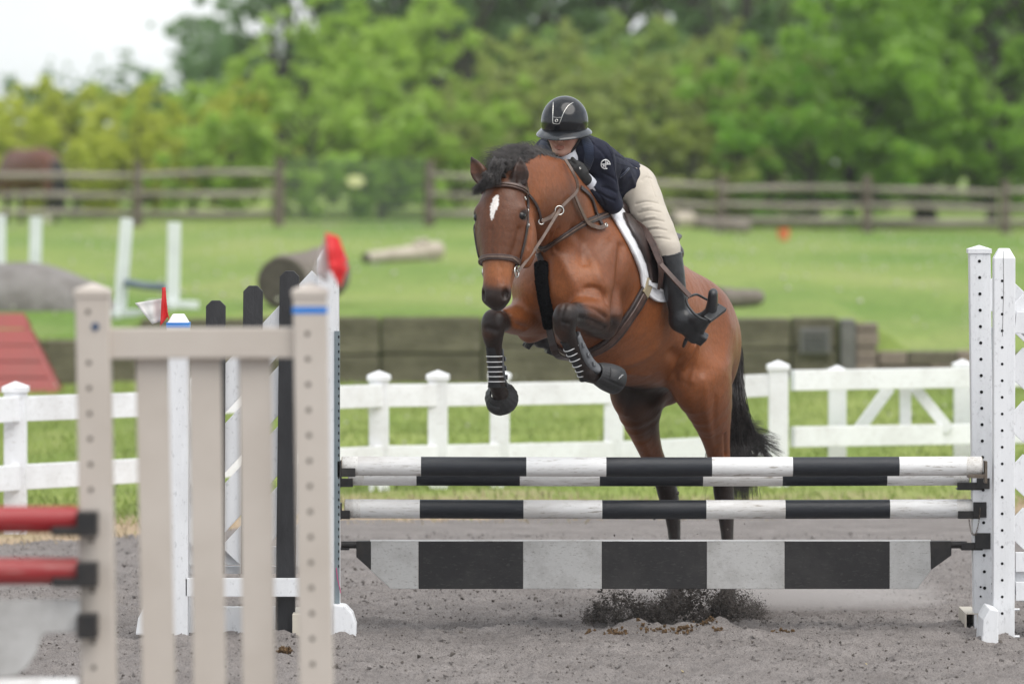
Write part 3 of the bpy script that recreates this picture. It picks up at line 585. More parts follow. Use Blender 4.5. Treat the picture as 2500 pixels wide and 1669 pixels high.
def tree(kind, px, D, sc, tint, label, cat='tree', rot=0, grp=None, sz=1.0, nm='tree'):
    x = P(px, 0, D).x; e = empty(nm, (x, D, pz(x, D) - .02), label, cat, grp); e.rotation_euler.z = rot; e.scale = (sc, sc, sc * sz)
    for nme, me in zip(('trunk', 'crown'), PROTO[kind]): o = bpy.data.objects.new(nme, me); COL.objects.link(o); o.parent = e; o.color = tuple(tint) + (1,)
    return e
YG, LG, MG, DG, BG_, BR = (2.0, 1.85, .72), (1.50, 1.78, .85), (.95, 1.22, .88), (.58, .84, .74), (.66, .95, .92), (1.42, 1.42, 1.05)  # far trees tinted greyer and bluer, haze put into the colour
T_ = [('round', 60, 122, .58, YG, 'yellow-green bushy tree above the grazing horse at the left edge'), ('round', 235, 124, .55, YG, 'second yellow-green bushy tree right of the grazing horse'), ('round', -120, 126, .56, YG, 'yellow-green bushy tree running off the left edge'), ('round', 470, 119, .58, YG, 'low yellow-green bush left of the big light green tree'),
      ('broad', 330, 215, .42, BG_, 'blue-green distant tree seen over the yellow-green bushes'), ('broad', 560, 190, .56, BG_, 'blue-green tree rising between the bushes and the tall dark trees'), ('broad', 90, 235, .42, BG_, 'hazy distant tree line at the far left'), ('round', 390, 128, .60, LG, 'light green bush behind the two white standards'),
      ('thin', 700, 160, .90, DG, 'thin open-crowned tree against the sky left of the tall dark trees'), ('tall', 1010, 165, 1.05, DG, 'tall dark tree behind the left half of the light green tree'), ('tall', 1130, 158, 1.0, DG, 'tall dark tree behind the right half of the light green tree'), ('tall', 1270, 162, 1.08, DG, 'tall dark tree above the rider helmet'),
      ('round', 745, 120, .70, LG, 'left rounded part of the light green thicket behind the wire panel'), ('broad', 935, 123, .50, LG, 'big light green tree behind the wire panel and horse head'), ('round', 1110, 119, .62, LG, 'light green bush left of the horse ears'),
      ('tall', 1480, 165, 1.05, MG, 'tall green tree behind the rider back'), ('tall', 1680, 160, 1.0, MG, 'tall green tree standing right of the rider'), ('thin', 1820, 150, 1.1, DG, 'open dark tree left of the large bright green tree'), ('tall', 1950, 168, 1.1, DG, 'dark tree partly hidden by the large bright green tree'),
      ('brush', 1240, 121, .66, BR, 'brownish thicket just behind the horse neck'), ('brush', 1420, 120, .68, BR, 'brown-green thicket left of the rider hips'), ('brush', 1590, 122, .72, (1.35, 1.55, 1.0), 'olive thicket right of the rider back'), ('brush', 1740, 119, .66, BR, 'brown scrub behind the bucket side of the far fence'), ('brush', 1880, 121, .66, (1.7, 1.6, 1.1), 'olive scrub above the orange bucket'),
      ('round', 1640, 130, .85, MG, 'green bush showing between the brown thickets'), ('broad', 2260, 118, .98, (.98, 1.42, .42), 'large bright green tree filling the upper right corner'), ('round', 2080, 116, .86, (1.05, 1.5, .45), 'low bright green bush under the large tree on the right'), ('round', 2420, 115.5, .9, (1.0, 1.45, .45), 'bright green bush at the right edge behind the fence'), ('broad', 2560, 122, 1.0, (.95, 1.4, .42), 'bright green tree running off the right edge'),
      ('tall', 2120, 165, 1.1, MG, 'tall tree behind the large bright green tree'), ('tall', 2400, 168, 1.1, MG, 'tall tree behind the right edge of the picture')]
T_ += [('brush', 1330, 124, .74, BR, 'brown-green thicket directly behind the rider shoulders'), ('brush', 1510, 125, .78, (1.35, 1.55, 1.0), 'olive thicket showing over the rider back'), ('brush', 1670, 126, .80, BR, 'tall brown scrub between the olive thickets'), ('brush', 1810, 125, .78, (1.55, 1.6, 1.05), 'olive scrub left of the large bright green tree'), ('broad', 800, 205, .95, DG, 'dark crown far behind the thin open tree'), ('broad', 1150, 210, 1.05, DG, 'dark crown far behind the tall dark trees'), ('broad', 1480, 208, 1.05, DG, 'dark crown far behind the rider'), ('broad', 1800, 205, 1.0, DG, 'dark crown far behind the olive scrub'), ('broad', 2130, 210, 1.05, DG, 'dark crown far behind the large bright tree'), ('broad', 2480, 208, 1.0, DG, 'dark crown far behind the right edge'), ('broad', -560, 150, .8, MG, 'green tree far beyond the left edge'), ('broad', 3000, 140, 1.0, MG, 'green tree beyond the right edge'), ('bush', 560, 116, .75, LG, 'low light green bush left of the wire panel'), ('bush', 760, 115.5, .8, LG, 'low light green bush behind the left of the wire panel'), ('bush', 930, 116, .8, (1.4, 1.75, .75), 'low green bush behind the middle of the wire panel'), ('bush', 180, 117, .7, YG, 'low yellow bush between the grazing horse and the white standards'), ('bush', 330, 116.5, .6, YG, 'low yellow bush behind the leaning white standard'), ('bush', 1330, 116, .8, BR, 'low brown bush hidden behind the rider'), ('bush', 1540, 116, .7, (1.6, 1.6, 1.0), 'low olive bush right of the rider thigh'), ('bush', 1700, 116, .7, BR, 'low brown bush behind the long log'), ('bush', 1990, 115, .8, (1.1, 1.7, .55), 'low bright green bush right of the orange bucket')]
for i, a in enumerate(T_): tree(*a, rot=i * 1.37, grp='trees beyond the pasture')
# ---- horse grazing beyond the far fence
gh = SDF((-11.2, 109.8, .7), (-8.2, 112.2, 2.8), .03); bx, by = P(78, 0, 111).x, 111.0; bz = pz(bx, by)
gh.chain([((bx + .62, by, bz + 1.10), .22, .30), ((bx + .3, by, bz + 1.10), .30, .40), ((bx - .2, by, bz + 1.03), .31, .43), ((bx - .6, by, bz + 1.10), .23, .38), ((bx - .8, by, bz + 1.1), .15, .22)], side=(0, 1, 0), k=.05, fine=2)
gh.chain([((bx - .75, by, bz + 1.15), .13, .2), ((bx - 1.15, by, bz + .8), .09, .14), ((bx - 1.4, by, bz + .48), .07, .10)], side=(0, 1, 0), k=.06); gh.chain([((bx - 1.38, by, bz + .52), .08, .11), ((bx - 1.52, by, bz + .14), .055, .07)], side=(0, 1, 0), k=.04)
for lx, ly in ((.6, .13), (.7, -.13), (-.55, .12), (-.68, -.12)): gh.chain([((bx + lx, by + ly, bz + .95), .11, .15), ((bx + lx + .03, by + ly, bz + .5), .06, .07), ((bx + lx, by + ly, bz + .15), .04, .045), ((bx + lx, by + ly, bz + .02), .06, .06)], side=(0, 1, 0), k=.05)
gr_h = empty('horse', (bx, by, bz - .10), 'brown horse grazing behind the far fence at the left edge', 'horse'); gme = gh.mesh('body', 1); gv = verts_of(gme); cg = np.tile(np.array((.125, .044, .024)), (len(gv), 1)); lowm = 1 - sstep(.35, .75, gv[:, 2] - bz); cg = cg * (1 - lowm[:, None]) + np.array((.02, .016, .015)) * lowm[:, None]
sock = (gv[:, 2] - bz < .16) & (gv[:, 0] > bx + .5) & (gv[:, 1] < by); cg[sock] = (.6, .55, .5); set_color(gme, 'coat', cg); link_mesh('body', gme, None, gr_h)
t = NT('grazing_coat'); at = t.n('ShaderNodeAttribute', attribute_name='coat'); t.l(at.outputs['Color'], t.b.inputs['Base Color']); setin(t.b, Roughness=.5); gme.materials.append(t.m)
mb = MB()
for k_ in range(40): a = rng.gauss(0, .03); mb.tube([(bx + .72, by + a, bz + 1.28), (bx + .88 + a, by + a, bz + 1.1), (bx + .9 + a * 2, by + a * 2, bz + .6), (bx + .88 + a * 2.5, by + a, bz + .28)], [.06, .06, .05, .015], 4, caps=False)
mb.build('tail', surf('dark_tail', (.012, .010, .010), (.02, .017, .016), rough=.6), gr_h)
gr_h.scale = (1.08, 1.08, .98); gr_h.rotation_euler.z = math.radians(-52)

# ---- thin summer haze: one closed box of even air
hz = MB(); hz.box((-420, -60, -2.0), (420, 800, 18)); hm = bpy.data.materials.new('haze_air'); hm.use_nodes = True; ht_ = hm.node_tree; ht_.nodes.clear(); hvn = ht_.nodes.new('ShaderNodeVolumePrincipled'); hon = ht_.nodes.new('ShaderNodeOutputMaterial')
hvn.inputs['Color'].default_value = (.90, .95, 1, 1); hvn.inputs['Density'].default_value = .00026; ht_.links.new(hvn.outputs[0], hon.inputs['Volume'])
ho = hz.build('haze', hm); tag(ho, 'thin pale haze in the air over the pasture and trees', 'haze', kind='stuff')
# ---------------------------------------------------------------- the oxer and the near wing
WP = paint('white_wood_paint', (.80, .80, .80), (.26, .22, .18), amount=.8, rough=.55, scale=4, bump=.002, grain=(.25, 1, 1))
BP = paint('black_wood_paint', (.010, .013, .019), (.055, .055, .06), amount=.5, rough=.5, scale=6, bump=.002, grain=(.25, 1, 1))
WPV = paint('white_post_paint', (.80, .81, .83), (.40, .40, .41), amount=.42, rough=.5, scale=5, bump=.002, grain=(1, 1, .2))
WG = paint('dusty_white_board', (.52, .515, .505), (.26, .245, .23), amount=.8, rough=.85, scale=5, bump=.002)
BG2 = paint('dusty_black_board', (.026, .025, .026), (.060, .057, .055), amount=.8, rough=.85, scale=4, bump=.002)
BLKM = surf('black_cup_metal', (.012, .012, .013), (.030, .026, .024), scale=20, rough=.5)
RUSTY = surf('rusty_bracket', (.10, .075, .055), (.20, .17, .14), scale=40, rough=.6, metal=.5)
GREYT = surf('grey_cup_track', (.16, .20, .22), (.20, .24, .26), scale=12, rough=.5)
HOLE_SHADE = surf('peg_hole_shade', (.004, .004, .005), rough=1.0)  # solid dark pieces in place of holes and slots, their shade given as colour
WPE = paint('chipped_pole_paint', (.74, .73, .71), (.30, .25, .20), rust=(.34, .22, .13), amount=.9, rough=.7, scale=9, bump=.003)
ENDW = surf('worn_pole_end', (.45, .41, .36), (.30, .25, .20), scale=30, rough=.9)
D1, D2 = 25.95, 26.40                      # front and back planes of the oxer
def pole(label, y, D, cuts, ends, r, first='w', endmat=None, lastworn=True):
    """round rail with painted bands: one mesh, a material per band"""
    xs_ = [ends[0]] + cuts + [ends[1]]; n = 28; me = bpy.data.meshes.new('jump_rail'); vs, fs, mi = [], [], []; zc = tz(y, D); X = [P(a, 0, D).x for a in xs_]
    rings = []
    def ring_at(x, rr):
        o = len(vs); sag = .004 * math.sin(math.pi * (x - X[0]) / (X[-1] - X[0]))
        for j in range(n): a = 2 * math.pi * j / n; vs.append((x, D + rr * math.cos(a), zc - sag + rr * math.sin(a)))
        return o
    for k_ in range(len(X) - 1):
        st = [X[k_] + (X[k_ + 1] - X[k_]) * i / 4 for i in range(5)]
        if k_ == 0: st = [X[0] + .004, X[0] + .075] + st[1:]
        if k_ == len(X) - 2: st = st[:-1] + [X[-1] - .075, X[-1] - .004]
        os_ = [ring_at(x, r) for x in st]
        for ii, (a, b) in enumerate(zip(os_[:-1], os_[1:])):
            wear = (k_ == 0 and ii == 0) or (k_ == len(X) - 2 and ii == len(os_) - 2)
            for j in range(n): fs.append((a + j, b + j, b + (j + 1) % n, a + (j + 1) % n)); mi.append(3 if wear else 0 if (k_ % 2 == 0) == (first == 'w') else 1)
        if k_ == 0: o0 = os_[0]
        if k_ == len(X) - 2: o1 = os_[-1]
    a = ring_at(X[0], r - .005); b = ring_at(X[-1], r - .005)
    for j in range(n): fs.append((a + j, o0 + j, o0 + (j + 1) % n, a + (j + 1) % n)); mi.append(2); fs.append((o1 + j, b + j, b + (j + 1) % n, o1 + (j + 1) % n)); mi.append(2)
    fs.append(tuple(range(a + n - 1, a - 1, -1))); mi.append(2); fs.append(tuple(range(b, b + n))); mi.append(2)
    me.from_pydata(vs, [], fs); [me.materials.append(m) for m in (WP, BP, endmat or ENDW, WPE)]; me.polygons.foreach_set('material_index', mi); me.polygons.foreach_set('use_smooth', [len(f_) == 4 for f_ in fs]); me.update()
    o = link_mesh('jump_rail', me); return tag(o, label, 'rail', 'striped rails of the jump')
pole('black and white striped top rail at the front of the jump', 1137, D1, [1028, 1285, 1480, 1738, 1935, 2195], (834, 2398), .0445)
pole('striped rail showing thin just below the top rail, at the back', 1161, D2, [1017, 1269, 1464, 1716, 1910, 2165], (850, 2366), .0445)
pole('striped middle rail hung between the top rails and the plank', 1241, D2, [1025, 1278, 1470, 1724, 1917, 2172], (841, 2375), .0445)
# hanging plank with sloping ends
pk = empty('plank_gate', P(1600, 1380, D2), 'wide black and white plank hanging lowest in the jump', 'plank'); th = .038
def pk_sec(poly, mat, name='panel', dth=0.0):
    pts = [(P(x, y, D2).x, tz(y, D2)) for x, y in poly]; mb = MB(); mb.prism(pts, D2 - th / 2 - dth, D2 + th / 2 + dth); mb.build(name, mat, pk, bevel=.002, seg=1)
yt, yb = 1319.5, 1436
cs = [1022, 1277, 1469, 1725, 1915, 2171]
pk_sec([(904, yt), (1022, yt), (1022, yb), (955, yb), (904, 1390)], WG)
for i in range(5): pk_sec([(cs[i] + .3, yt), (cs[i + 1], yt), (cs[i + 1], yb), (cs[i] + .3, yb)], BG2 if i % 2 == 0 else WG)
pk_sec([(2171.3, yt), (2272, yt), (2272, 1391), (2238, yb), (2171.3, yb)], WG)
pk_sec([(870, yt), (906, yt), (906, 1390), (870, 1358)], BLKM, 'end_plate', .003); pk_sec([(2270, yt), (2322, yt), (2322, 1354), (2273, 1389)], BLKM, 'end_plate', .003)
mb = MB(); mb.box((P(904, 0, D2).x, D2 - th / 2 - .001, tz(yt, D2) - .001), (P(2272, 0, D2).x, D2 + th / 2 + .001, tz(yt, D2) + .004)); mb.build('top_edge', WP, pk)
for x0, x1 in ((833, 871), (2321, 2360)): mb = MB(); mb.tube([P(x0, 1329, D2), P(x1, 1329, D2)], .017, 12); mb.build('hanging_pin', BLKM, pk)

def holes(par, x, y0, n, D, pitch=.0762, lean=0.0, r=.0075, hw=.05):
    for i in range(n):
        c_ = P(x, y0, D); c_.z -= i * pitch; c_.x += lean * i * pitch; mb = MB(); mb.tube([(c_.x, D - hw - .0012, c_.z), (c_.x, D - hw + .01, c_.z)], r, 10, smooth=False); mb.build('peg_hole_disc', HOLE_SHADE, par)
def post_m(name, xb, xt, yt, zb, D, w, mat, par, top='chamfer', bev=.005):
    b = P(xb, 0, D); b.z = zb; tp = P(xt, yt, D); h = w / 2; mb = MB(); c_ = .045 if top == 'chamfer' else .06; sh_ = (tp.x - b.x)
    zt = tp.z; vs = []
    for z, k_ in ((zb, 1), (zt - c_, 1), (zt, .5 if top == 'chamfer' else 1)):
        x = b.x + sh_ * (z - zb) / (zt - zb)
        for sx, sy in ((-1, -1), (1, -1), (1, 1), (-1, 1)): vs.append((x + sx * h * k_, D + sy * h * k_, z if top == 'chamfer' or z < zt else zt - .035))
    fs = [(3, 2, 1, 0)] + [(i * 4 + j, i * 4 + (j + 1) % 4, (i + 1) * 4 + (j + 1) % 4, (i + 1) * 4 + j) for i in range(2) for j in range(4)] + [(8, 9, 10, 11)]
    mb.add(vs, fs); o = mb.build(name, mat, par, bevel=bev)
    if top == 'cap':
        c_ = h + .006; z0 = zt - .038; x = tp.x; v2 = [(x - c_, D - c_, z0), (x + c_, D - c_, z0), (x + c_, D + c_, z0), (x - c_, D + c_, z0), (x - c_, D - c_, z0 + .02), (x + c_, D - c_, z0 + .02), (x + c_, D + c_, z0 + .02), (x - c_, D + c_, z0 + .02), (x, D, zt)]
        mb = MB(); mb.add(v2, [(3, 2, 1, 0), (0, 1, 5, 4), (1, 2, 6, 5), (2, 3, 7, 6), (3, 0, 4, 7), (4, 5, 8), (5, 6, 8), (6, 7, 8), (7, 4, 8)]); mb.build('post_cap', mat, o)
    return o
def cup(x, y, D, w_, par, tongue, up=.055, name='jump_cup', mat=None):
    """bracket on the post with a bent tongue under the rail end"""
    c_ = P(x, y, D); mb = MB(); mb.box((c_.x - w_ / 2, D - .058, c_.z - up / 2), (c_.x + w_ / 2, D - .050, c_.z + up / 2)); tx = P(tongue, 0, D).x; lo, hi = sorted((tx, c_.x))
    mb.box((lo, D - .052, c_.z - up / 2 - .002), (hi, D - .046, c_.z - up / 2 + .030)); mb.box((lo, D - .052, c_.z - up / 2 - .006), (hi, D + .045, c_.z - up / 2)); return mb.build(name, mat or BLKM, par, bevel=.0015, seg=1)
# right-hand standards
rs = empty('jump_standard', P(2400, 0, D2) * 1, 'white capped vinyl standard holding the back rails at the right', 'jump standard', 'standards of the jump'); rs.location.z = 0
post_m('post', 2402, 2390.5, 598, -.03, D2, .098, WPV, rs, 'cap'); holes(rs, 2389, 637, 21, D2, lean=.016)
for yy in (1430, 1453): holes(rs, 2392, yy, 1, D2, r=.005); holes(rs, 2420, yy - 8, 1, D2, r=.004)
mb = MB(); mb.box((P(2418, 0, D2).x, D2 - .03, tz(1439, D2)), (P(2427, 0, D2).x, D2 + .02, tz(799, D2))); mb.build('cup_track', GREYT, rs)
cup(2398, 1178, D2, .06, rs, 2335, .05); cup(2390, 1242, D2, .062, rs, 2337, .072); cup(2397, 1318, D2, .072, rs, 2345, .075)
a_, b_ = P(2355, 0, D2).x, P(2386, 0, D2).x; mb = MB(); w_ = .005      # hollow square tube lying under the post
mb.box((a_, D2 - .05, -.02), (a_ + w_, D2 + .35, .075)); mb.box((b_ - w_, D2 - .05, -.02), (b_, D2 + .35, .075)); mb.box((a_ + w_, D2 - .05, .070), (b_ - w_, D2 + .35, .0752)); mb.box((a_ + w_, D2 + .30, -.02), (b_ - w_, D2 + .35, .070)); mb.build('foot_tube', surf('cream_vinyl', (.55, .50, .42), (.62, .57, .48), rough=.6), rs)
# wing boards of the back standard show between the posts
mb = MB(); mb.beam(P(2412, 690, D2 + .02), P(2560, 830, D2 + .02), .17, .025); mb.build('wing_board', WPV, rs, bevel=.003)
# chain hanging from the cup pin
ch = empty('safety_chain', P(2368, 1270, D2 - .06), 'small rusty chain looping below the middle cup', 'chain')
cpts = [Vector(p) for p in densify([tuple(P(*q, D2 - .066)) for q in ((2366, 1266), (2368, 1285), (2374, 1302), (2382, 1303), (2387, 1285), (2391, 1262), (2393, 1240))], 5)]
for i in range(0, len(cpts) - 1, 1):
    a, b = cpts[i], cpts[i + 1]; mb = MB(); mb.ring(lerp(a, b, .5), (1, .1, 0) if i % 2 else (0, 1, 0), .0055, .0013, 10, 5, .6, up=(b - a)); mb.build('link', RUSTY, ch)
rf = empty('jump_standard', P(2450, 0, D1) * 1, 'white wooden wing standard with chipped foot at the right end of the front rail', 'jump standard', 'standards of the jump'); rf.location.z = 0
post_m('post', 2449, 2451, 606, -.03, D1, .098, WPV, rf, 'chamfer'); holes(rf, 2444.5, 685, 21, D1, r=.0065, hw=.049)
mb = MB(); c_ = P(2446, 0, D1).x; mb.tube([(c_ + .002, D1 - .0497, tz(612, D1)), (c_ + .004, D1 - .0497, tz(700, D1)), (c_ - .002, D1 - .0497, tz(820, D1))], .0012, 4); mb.build('crack', surf('crack_dark', (.16, .15, .15), rough=1), rf)
c_ = P(2402, 1139, D1); mb = MB(); mb.box((c_.x, D1 - .05, tz(1178, D1)), (c_.x + .012, D1 + .03, tz(1124, D1))); mb.box((P(2362, 0, D1).x, D1 - .045, tz(1165, D1)), (c_.x, D1 + .045, tz(1161.5, D1))); mb.box((P(2362, 0, D1).x, D1 - .05, tz(1165, D1)), (c_.x, D1 - .045, tz(1156, D1))); mb.build('jump_cup', RUSTY, rf, bevel=.001, seg=1)
# chipped foot block in front of the posts
mb = MB(); mb.prism([(P(2383, 0, D1).x, -.02), (P(2424, 0, D1).x, -.02), (P(2424, 0, D1).x, tz(1477, D1)), (P(2403, 0, D1).x, tz(1472, D1)), (P(2388, 0, D1).x, tz(1500, D1))], D1 - .30, D1 + .02); mb.build('foot', WPV, rf, bevel=.006)
ox = P(2478, 0, D1).x; wx = ox + .62
mb = MB(); mb.box((wx, D1 - .045, -.03), (wx + .09, D1 + .045, 1.45)); mb.build('outer_post', WPV, rf, bevel=.005)
for k_ in range(6):
    z = tz(745, D1) - .245 * k_; a = Vector((ox - .01, D1 + .01, z)); b = Vector((wx + .02, D1 + .01, z - .60))
    if b.z < .1: f_ = (z - .1) / .60; b = lerp(a, b, max(.1, f_))
    mb = MB(); mb.beam(a, b, .14, .022); mb.build('wing_board', WPV, rf, bevel=.003)
for y0, y1, dy in ((759, 812, -.02), (1346, 1394, -.022), (1418, 1464, -.03)):
    mb = MB(); mb.beam((ox, D1 + dy, tz((y0 + y1) / 2, D1)), (wx, D1 + dy, tz((y0 + y1) / 2, D1) - (.06 if y0 < 1000 else 0)), (y1 - y0) / 530, .024); mb.build('cross_board', WPV, rf, bevel=.003)
for yy in (1487, 1553): mb = MB(); mb.tube([P(2476, yy, D1 - .04), P(2489, yy, D1 - .04)], .006, 8); mb.build('bolt', WPV, rf)

# left-hand wing standard: white frame, diagonal boards, black pickets
lw = empty('jump_standard', P(620, 0, D1) * 1, 'white wing standard with diagonal boards and blue tape at the left end of the rails', 'jump standard', 'standards of the jump'); lw.location.z = 0
post_m('post', 805, 801, 609, -.03, D1, .099, WPV, lw, 'chamfer'); op = post_m('outer_post', 432, 436, 766, -.03, D1 + .06, .104, WPV, lw, 'chamfer')
c_ = P(436, 793, D1 + .06); mb = MB(); mb.box((c_.x - .0535, D1 + .005, c_.z - .012), (c_.x + .0535, D1 + .115, c_.z + .012)); mb.build('blue_tape', surf('blue_tape', (.015, .19, .62), (.02, .23, .68), scale=12, rough=.4), lw)
mb = MB(); mb.box((P(817, 0, D1).x, D1 - .055, tz(1470, D1)), (P(830, 0, D1).x, D1 + .02, tz(807, D1))); o = mb.build('cup_track', GREYT, lw)
for i in range(32): mb = MB(); z = tz(820 + i * 18, D1); mb.box((P(826.5, 0, D1).x, D1 - .0565, z - .008), (P(829.5, 0, D1).x, D1 - .053, z + .004)); mb.build('track_slot_mark', HOLE_SHADE, lw)
for x, y, D, tg in ((838, 1147, D1, 868), (838, 1172, D2, 862), (838, 1250, D2, 855)):
    a = P(826, y, D); b = P(tg, y, D); mb = MB(); mb.box((a.x, D - .05, a.z - .022), (b.x, D - .044, a.z + .012)); mb.box((a.x, D - .05, a.z - .028), (b.x, D + .045, a.z - .022)); mb.box((a.x - .004, D - .055, a.z - .03), (a.x + .016, D + .03, a.z + .045)); mb.build('jump_cup', BLKM, lw, bevel=.0015, seg=1)
mb = MB(); mb.box((P(822, 0, D2).x, D2 - .03, tz(1341, D2)), (P(853, 0, D2).x, D2 + .03, tz(1336, D2))); mb.build('jump_cup', BLKM, lw)
xa, xb = P(462, 0, D1).x, P(778, 0, D1).x
for k_ in range(7):       # diagonal boards rising to the tall post
    zt_ = tz(690, D1) - .275 * k_; a = Vector((xb + .02, D1 + .14, zt_)); b = Vector((xa, D1 + .14, zt_ - .66))
    if b.z < .35: f_ = max(.12, (zt_ - .35) / .66); b = lerp(a, b, min(1, f_))
    if zt_ > .4: mb = MB(); mb.beam(a, b, .155, .022); mb.build('wing_board', WPV, lw, bevel=.003)
for y0, y1, dy in ((1339, 1384, .17), (1388, 1407, .20), (1411, 1456, .02)):
    mb = MB(); mb.beam((xa - .02, D1 + dy, tz((y0 + y1) / 2, D1)), (xb, D1 + dy, tz((y0 + y1) / 2, D1)), (y1 - y0) / 530, .024); mb.build('cross_board', WPV, lw, bevel=.003)
mb = MB(); mb.box((P(447, 0, D1).x, D1 + .2, 0), (P(468, 0, D1).x, D1 + .24, tz(1040, D1))); mb.build('back_board', WPV, lw, bevel=.003)
mb = MB(); mb.box((P(450, 0, D1).x, D1 + .22, -.02), (P(668, 0, D1).x, D1 + .26, tz(1490, D1))); mb.build('base_board', WPV, lw)
for pts, y0, y1 in (([(816, 1580), (870, 1575), (871, 1520), (862, 1492), (845, 1474), (815, 1470)], D1 - .10, D1 + .05), ([(330, 1550), (420, 1552), (420, 1470), (352, 1478), (336, 1510)], D1 + .02, D1 + .10)):
    mb = MB(); mb.prism([(P(x, y, D1).x, tz(y, D1)) for x, y in pts], y0, y1); mb.build('foot', WPV, lw, bevel=.008)
mb = MB(); mb.box((P(714, 0, D1).x, D1 - .02, -.02), (P(740, 0, D1).x, D1 + .4, tz(1497, D1))); mb.build('foot_tube', surf('cream_vinyl', (.55, .50, .42), rough=.6), lw, bevel=.004)
mb = MB(); mb.tube([P(821, 1385, D1 - .06), P(824, 1412, D1 - .06), P(829, 1432, D1 - .065), P(832, 1447, D1 - .06)], .0018, 6); tag(mb.build('baling_twine', surf('pink_twine', (.55, .06, .20), rough=.7)), 'short pink twine dangling from the left standard', 'twine')
bpk = surf('black_picket_paint', (.014, .014, .016), (.032, .032, .035), scale=9, rough=.55, bump=.003, bscale=60, stretch=(1, 1, .3))
for xt, xb_, wpx, yt_, zb_, D, lb in ((527, 524, 48, 733, .28, D1 + .11, 'shortest black picket on the left wing'), (618, 612, 48, 697, .28, D1 + .11, 'middle black picket on the left wing'), (707, 696, 48, 661, -.02, D1 + .10, 'tallest black picket on the left wing, reaching the sand')):
    w_ = wpx / F * D / 2; tp = P(xt, yt_, D); bt = P(xb_, 0, D); bt.z = zb_; mb = MB(); c_ = .026
    mb.prism([(bt.x - w_, bt.z), (bt.x + w_, bt.z), (tp.x + w_, tp.z - c_), (tp.x + w_ - c_, tp.z), (tp.x - w_ + c_, tp.z), (tp.x - w_, tp.z - c_)], D - .011, D + .011); o = mb.build('picket', bpk, lw, bevel=.002, seg=1); o['label'] = lb
# flags: thin cloth with folds on wire stems
def cloth(name, rows, mat, par, th_=.0012):
    """rows: lists of points"""
    nu, nv = len(rows), len(rows[0]); vs = [Vector(p) for r_0 in rows for p in r_0]; vs2 = [v + Vector((0, th_, 0)) for v in vs]; N = len(vs); fs = []
    for i in range(nu - 1):
        for j in range(nv - 1): a = i * nv + j; fs += [(a, a + 1, a + nv + 1, a + nv), (N + a, N + a + nv, N + a + nv + 1, N + a + 1)]
    rim = [i * nv for i in range(nu)] + [(nu - 1) * nv + j for j in range(1, nv)] + [i * nv + nv - 1 for i in range(nu - 2, -1, -1)] + [j for j in range(nv - 2, 0, -1)]
    fs += [(a, b, N + b, N + a) for a, b in zip(rim, rim[1:] + rim[:1])]; mb = MB(); mb.add(vs + vs2, fs, True); return mb.build(name, mat, par)
def quadcloth(c4, D, n, amp, ph=0.0, depth=.06):
    (x0, y0), (x1, y1), (x2, y2), (x3, y3) = c4; rows = []
    for i in range(n + 1):
        u = i / n; row = []
        for j in range(n + 1):
            v = j / n; x = lerp(lerp(x0, x1, v), lerp(x3, x2, v), u); y = lerp(lerp(y0, y1, v), lerp(y3, y2, v), u); row.append(P(x, y, D) + Vector((0, depth * (v - .5) + amp * math.sin(v * 7 + u * 2 + ph) + amp * .5 * math.sin(u * 9 + ph), 0)))
        rows.append(row)
    return rows
M_FW = leafy('white_flag_cloth', (.78, .77, .76), (.85, .84, .83), 6, .5); M_FR = leafy('red_flag_cloth', (.75, .025, .03), (.85, .035, .04), 6, .35)
fl = empty('marker_flag', P(402, 780, D1 + .02), 'small red and white plastic flag on the blue-taped white post', 'flag', 'red and white flags')
mb = MB(); mb.tube([P(412, 778, D1 + .03), P(403, 740, D1 + .02), P(396, 702, D1 + .02)], .0025, 6); mb.build('stem', M_FR, fl)
cloth('white_cloth', quadcloth([(330, 739), (393, 729), (395, 784), (372, 791)], D1 + .02, 8, .012), M_FW, fl); cloth('red_cloth', quadcloth([(396, 702), (403, 701), (410, 772), (391, 797)], D1 + .015, 8, .010, 1.0, .03), M_FR, fl)

# near beige wing standard with red rails, out of focus
D0 = 17.0
BEI = surf('beige_vinyl', (.50, .445, .39), (.56, .505, .45), scale=3, rough=.55, bump=.0008, bscale=30)
bw = empty('jump_standard', P(480, 0, D0) * 1, 'beige picket wing standard nearest the camera, out of focus', 'jump standard', 'standards of the near jump'); bw.location.z = 0
def bpost(xt, ln, yt_):
    tp = P(xt, yt_, D0); b = Vector((tp.x + ln, D0, -.02)); h = .0505; mb = MB(); vs = [(b.x - h, D0 - h, b.z), (b.x + h, D0 - h, b.z), (b.x + h, D0 + h, b.z), (b.x - h, D0 + h, b.z), (tp.x - h, D0 - h, tp.z - .03), (tp.x + h, D0 - h, tp.z - .03), (tp.x + h, D0 + h, tp.z - .03), (tp.x - h, D0 + h, tp.z - .03)]
    mb.add(vs, [(3, 2, 1, 0), (4, 5, 6, 7), (0, 1, 5, 4), (1, 2, 6, 5), (2, 3, 7, 6), (3, 0, 4, 7)]); o = mb.build('post', BEI, bw, bevel=.006); c_ = h + .004; z0 = tp.z - .042
    mb = MB(); mb.add([(tp.x + a * c_, D0 + b_ * c_, z0) for a, b_ in ((-1, -1), (1, -1), (1, 1), (-1, 1))] + [(tp.x + a * c_, D0 + b_ * c_, z0 + .024) for a, b_ in ((-1, -1), (1, -1), (1, 1), (-1, 1))] + [(tp.x, D0, tp.z + .004)], [(3, 2, 1, 0), (0, 1, 5, 4), (1, 2, 6, 5), (2, 3, 7, 6), (3, 0, 4, 7), (4, 5, 8), (5, 6, 8), (6, 7, 8), (7, 4, 8)]); mb.build('post_cap', BEI, o, bevel=.003, seg=1)
bpost(227, .030, 692); bpost(757, .030, 692)
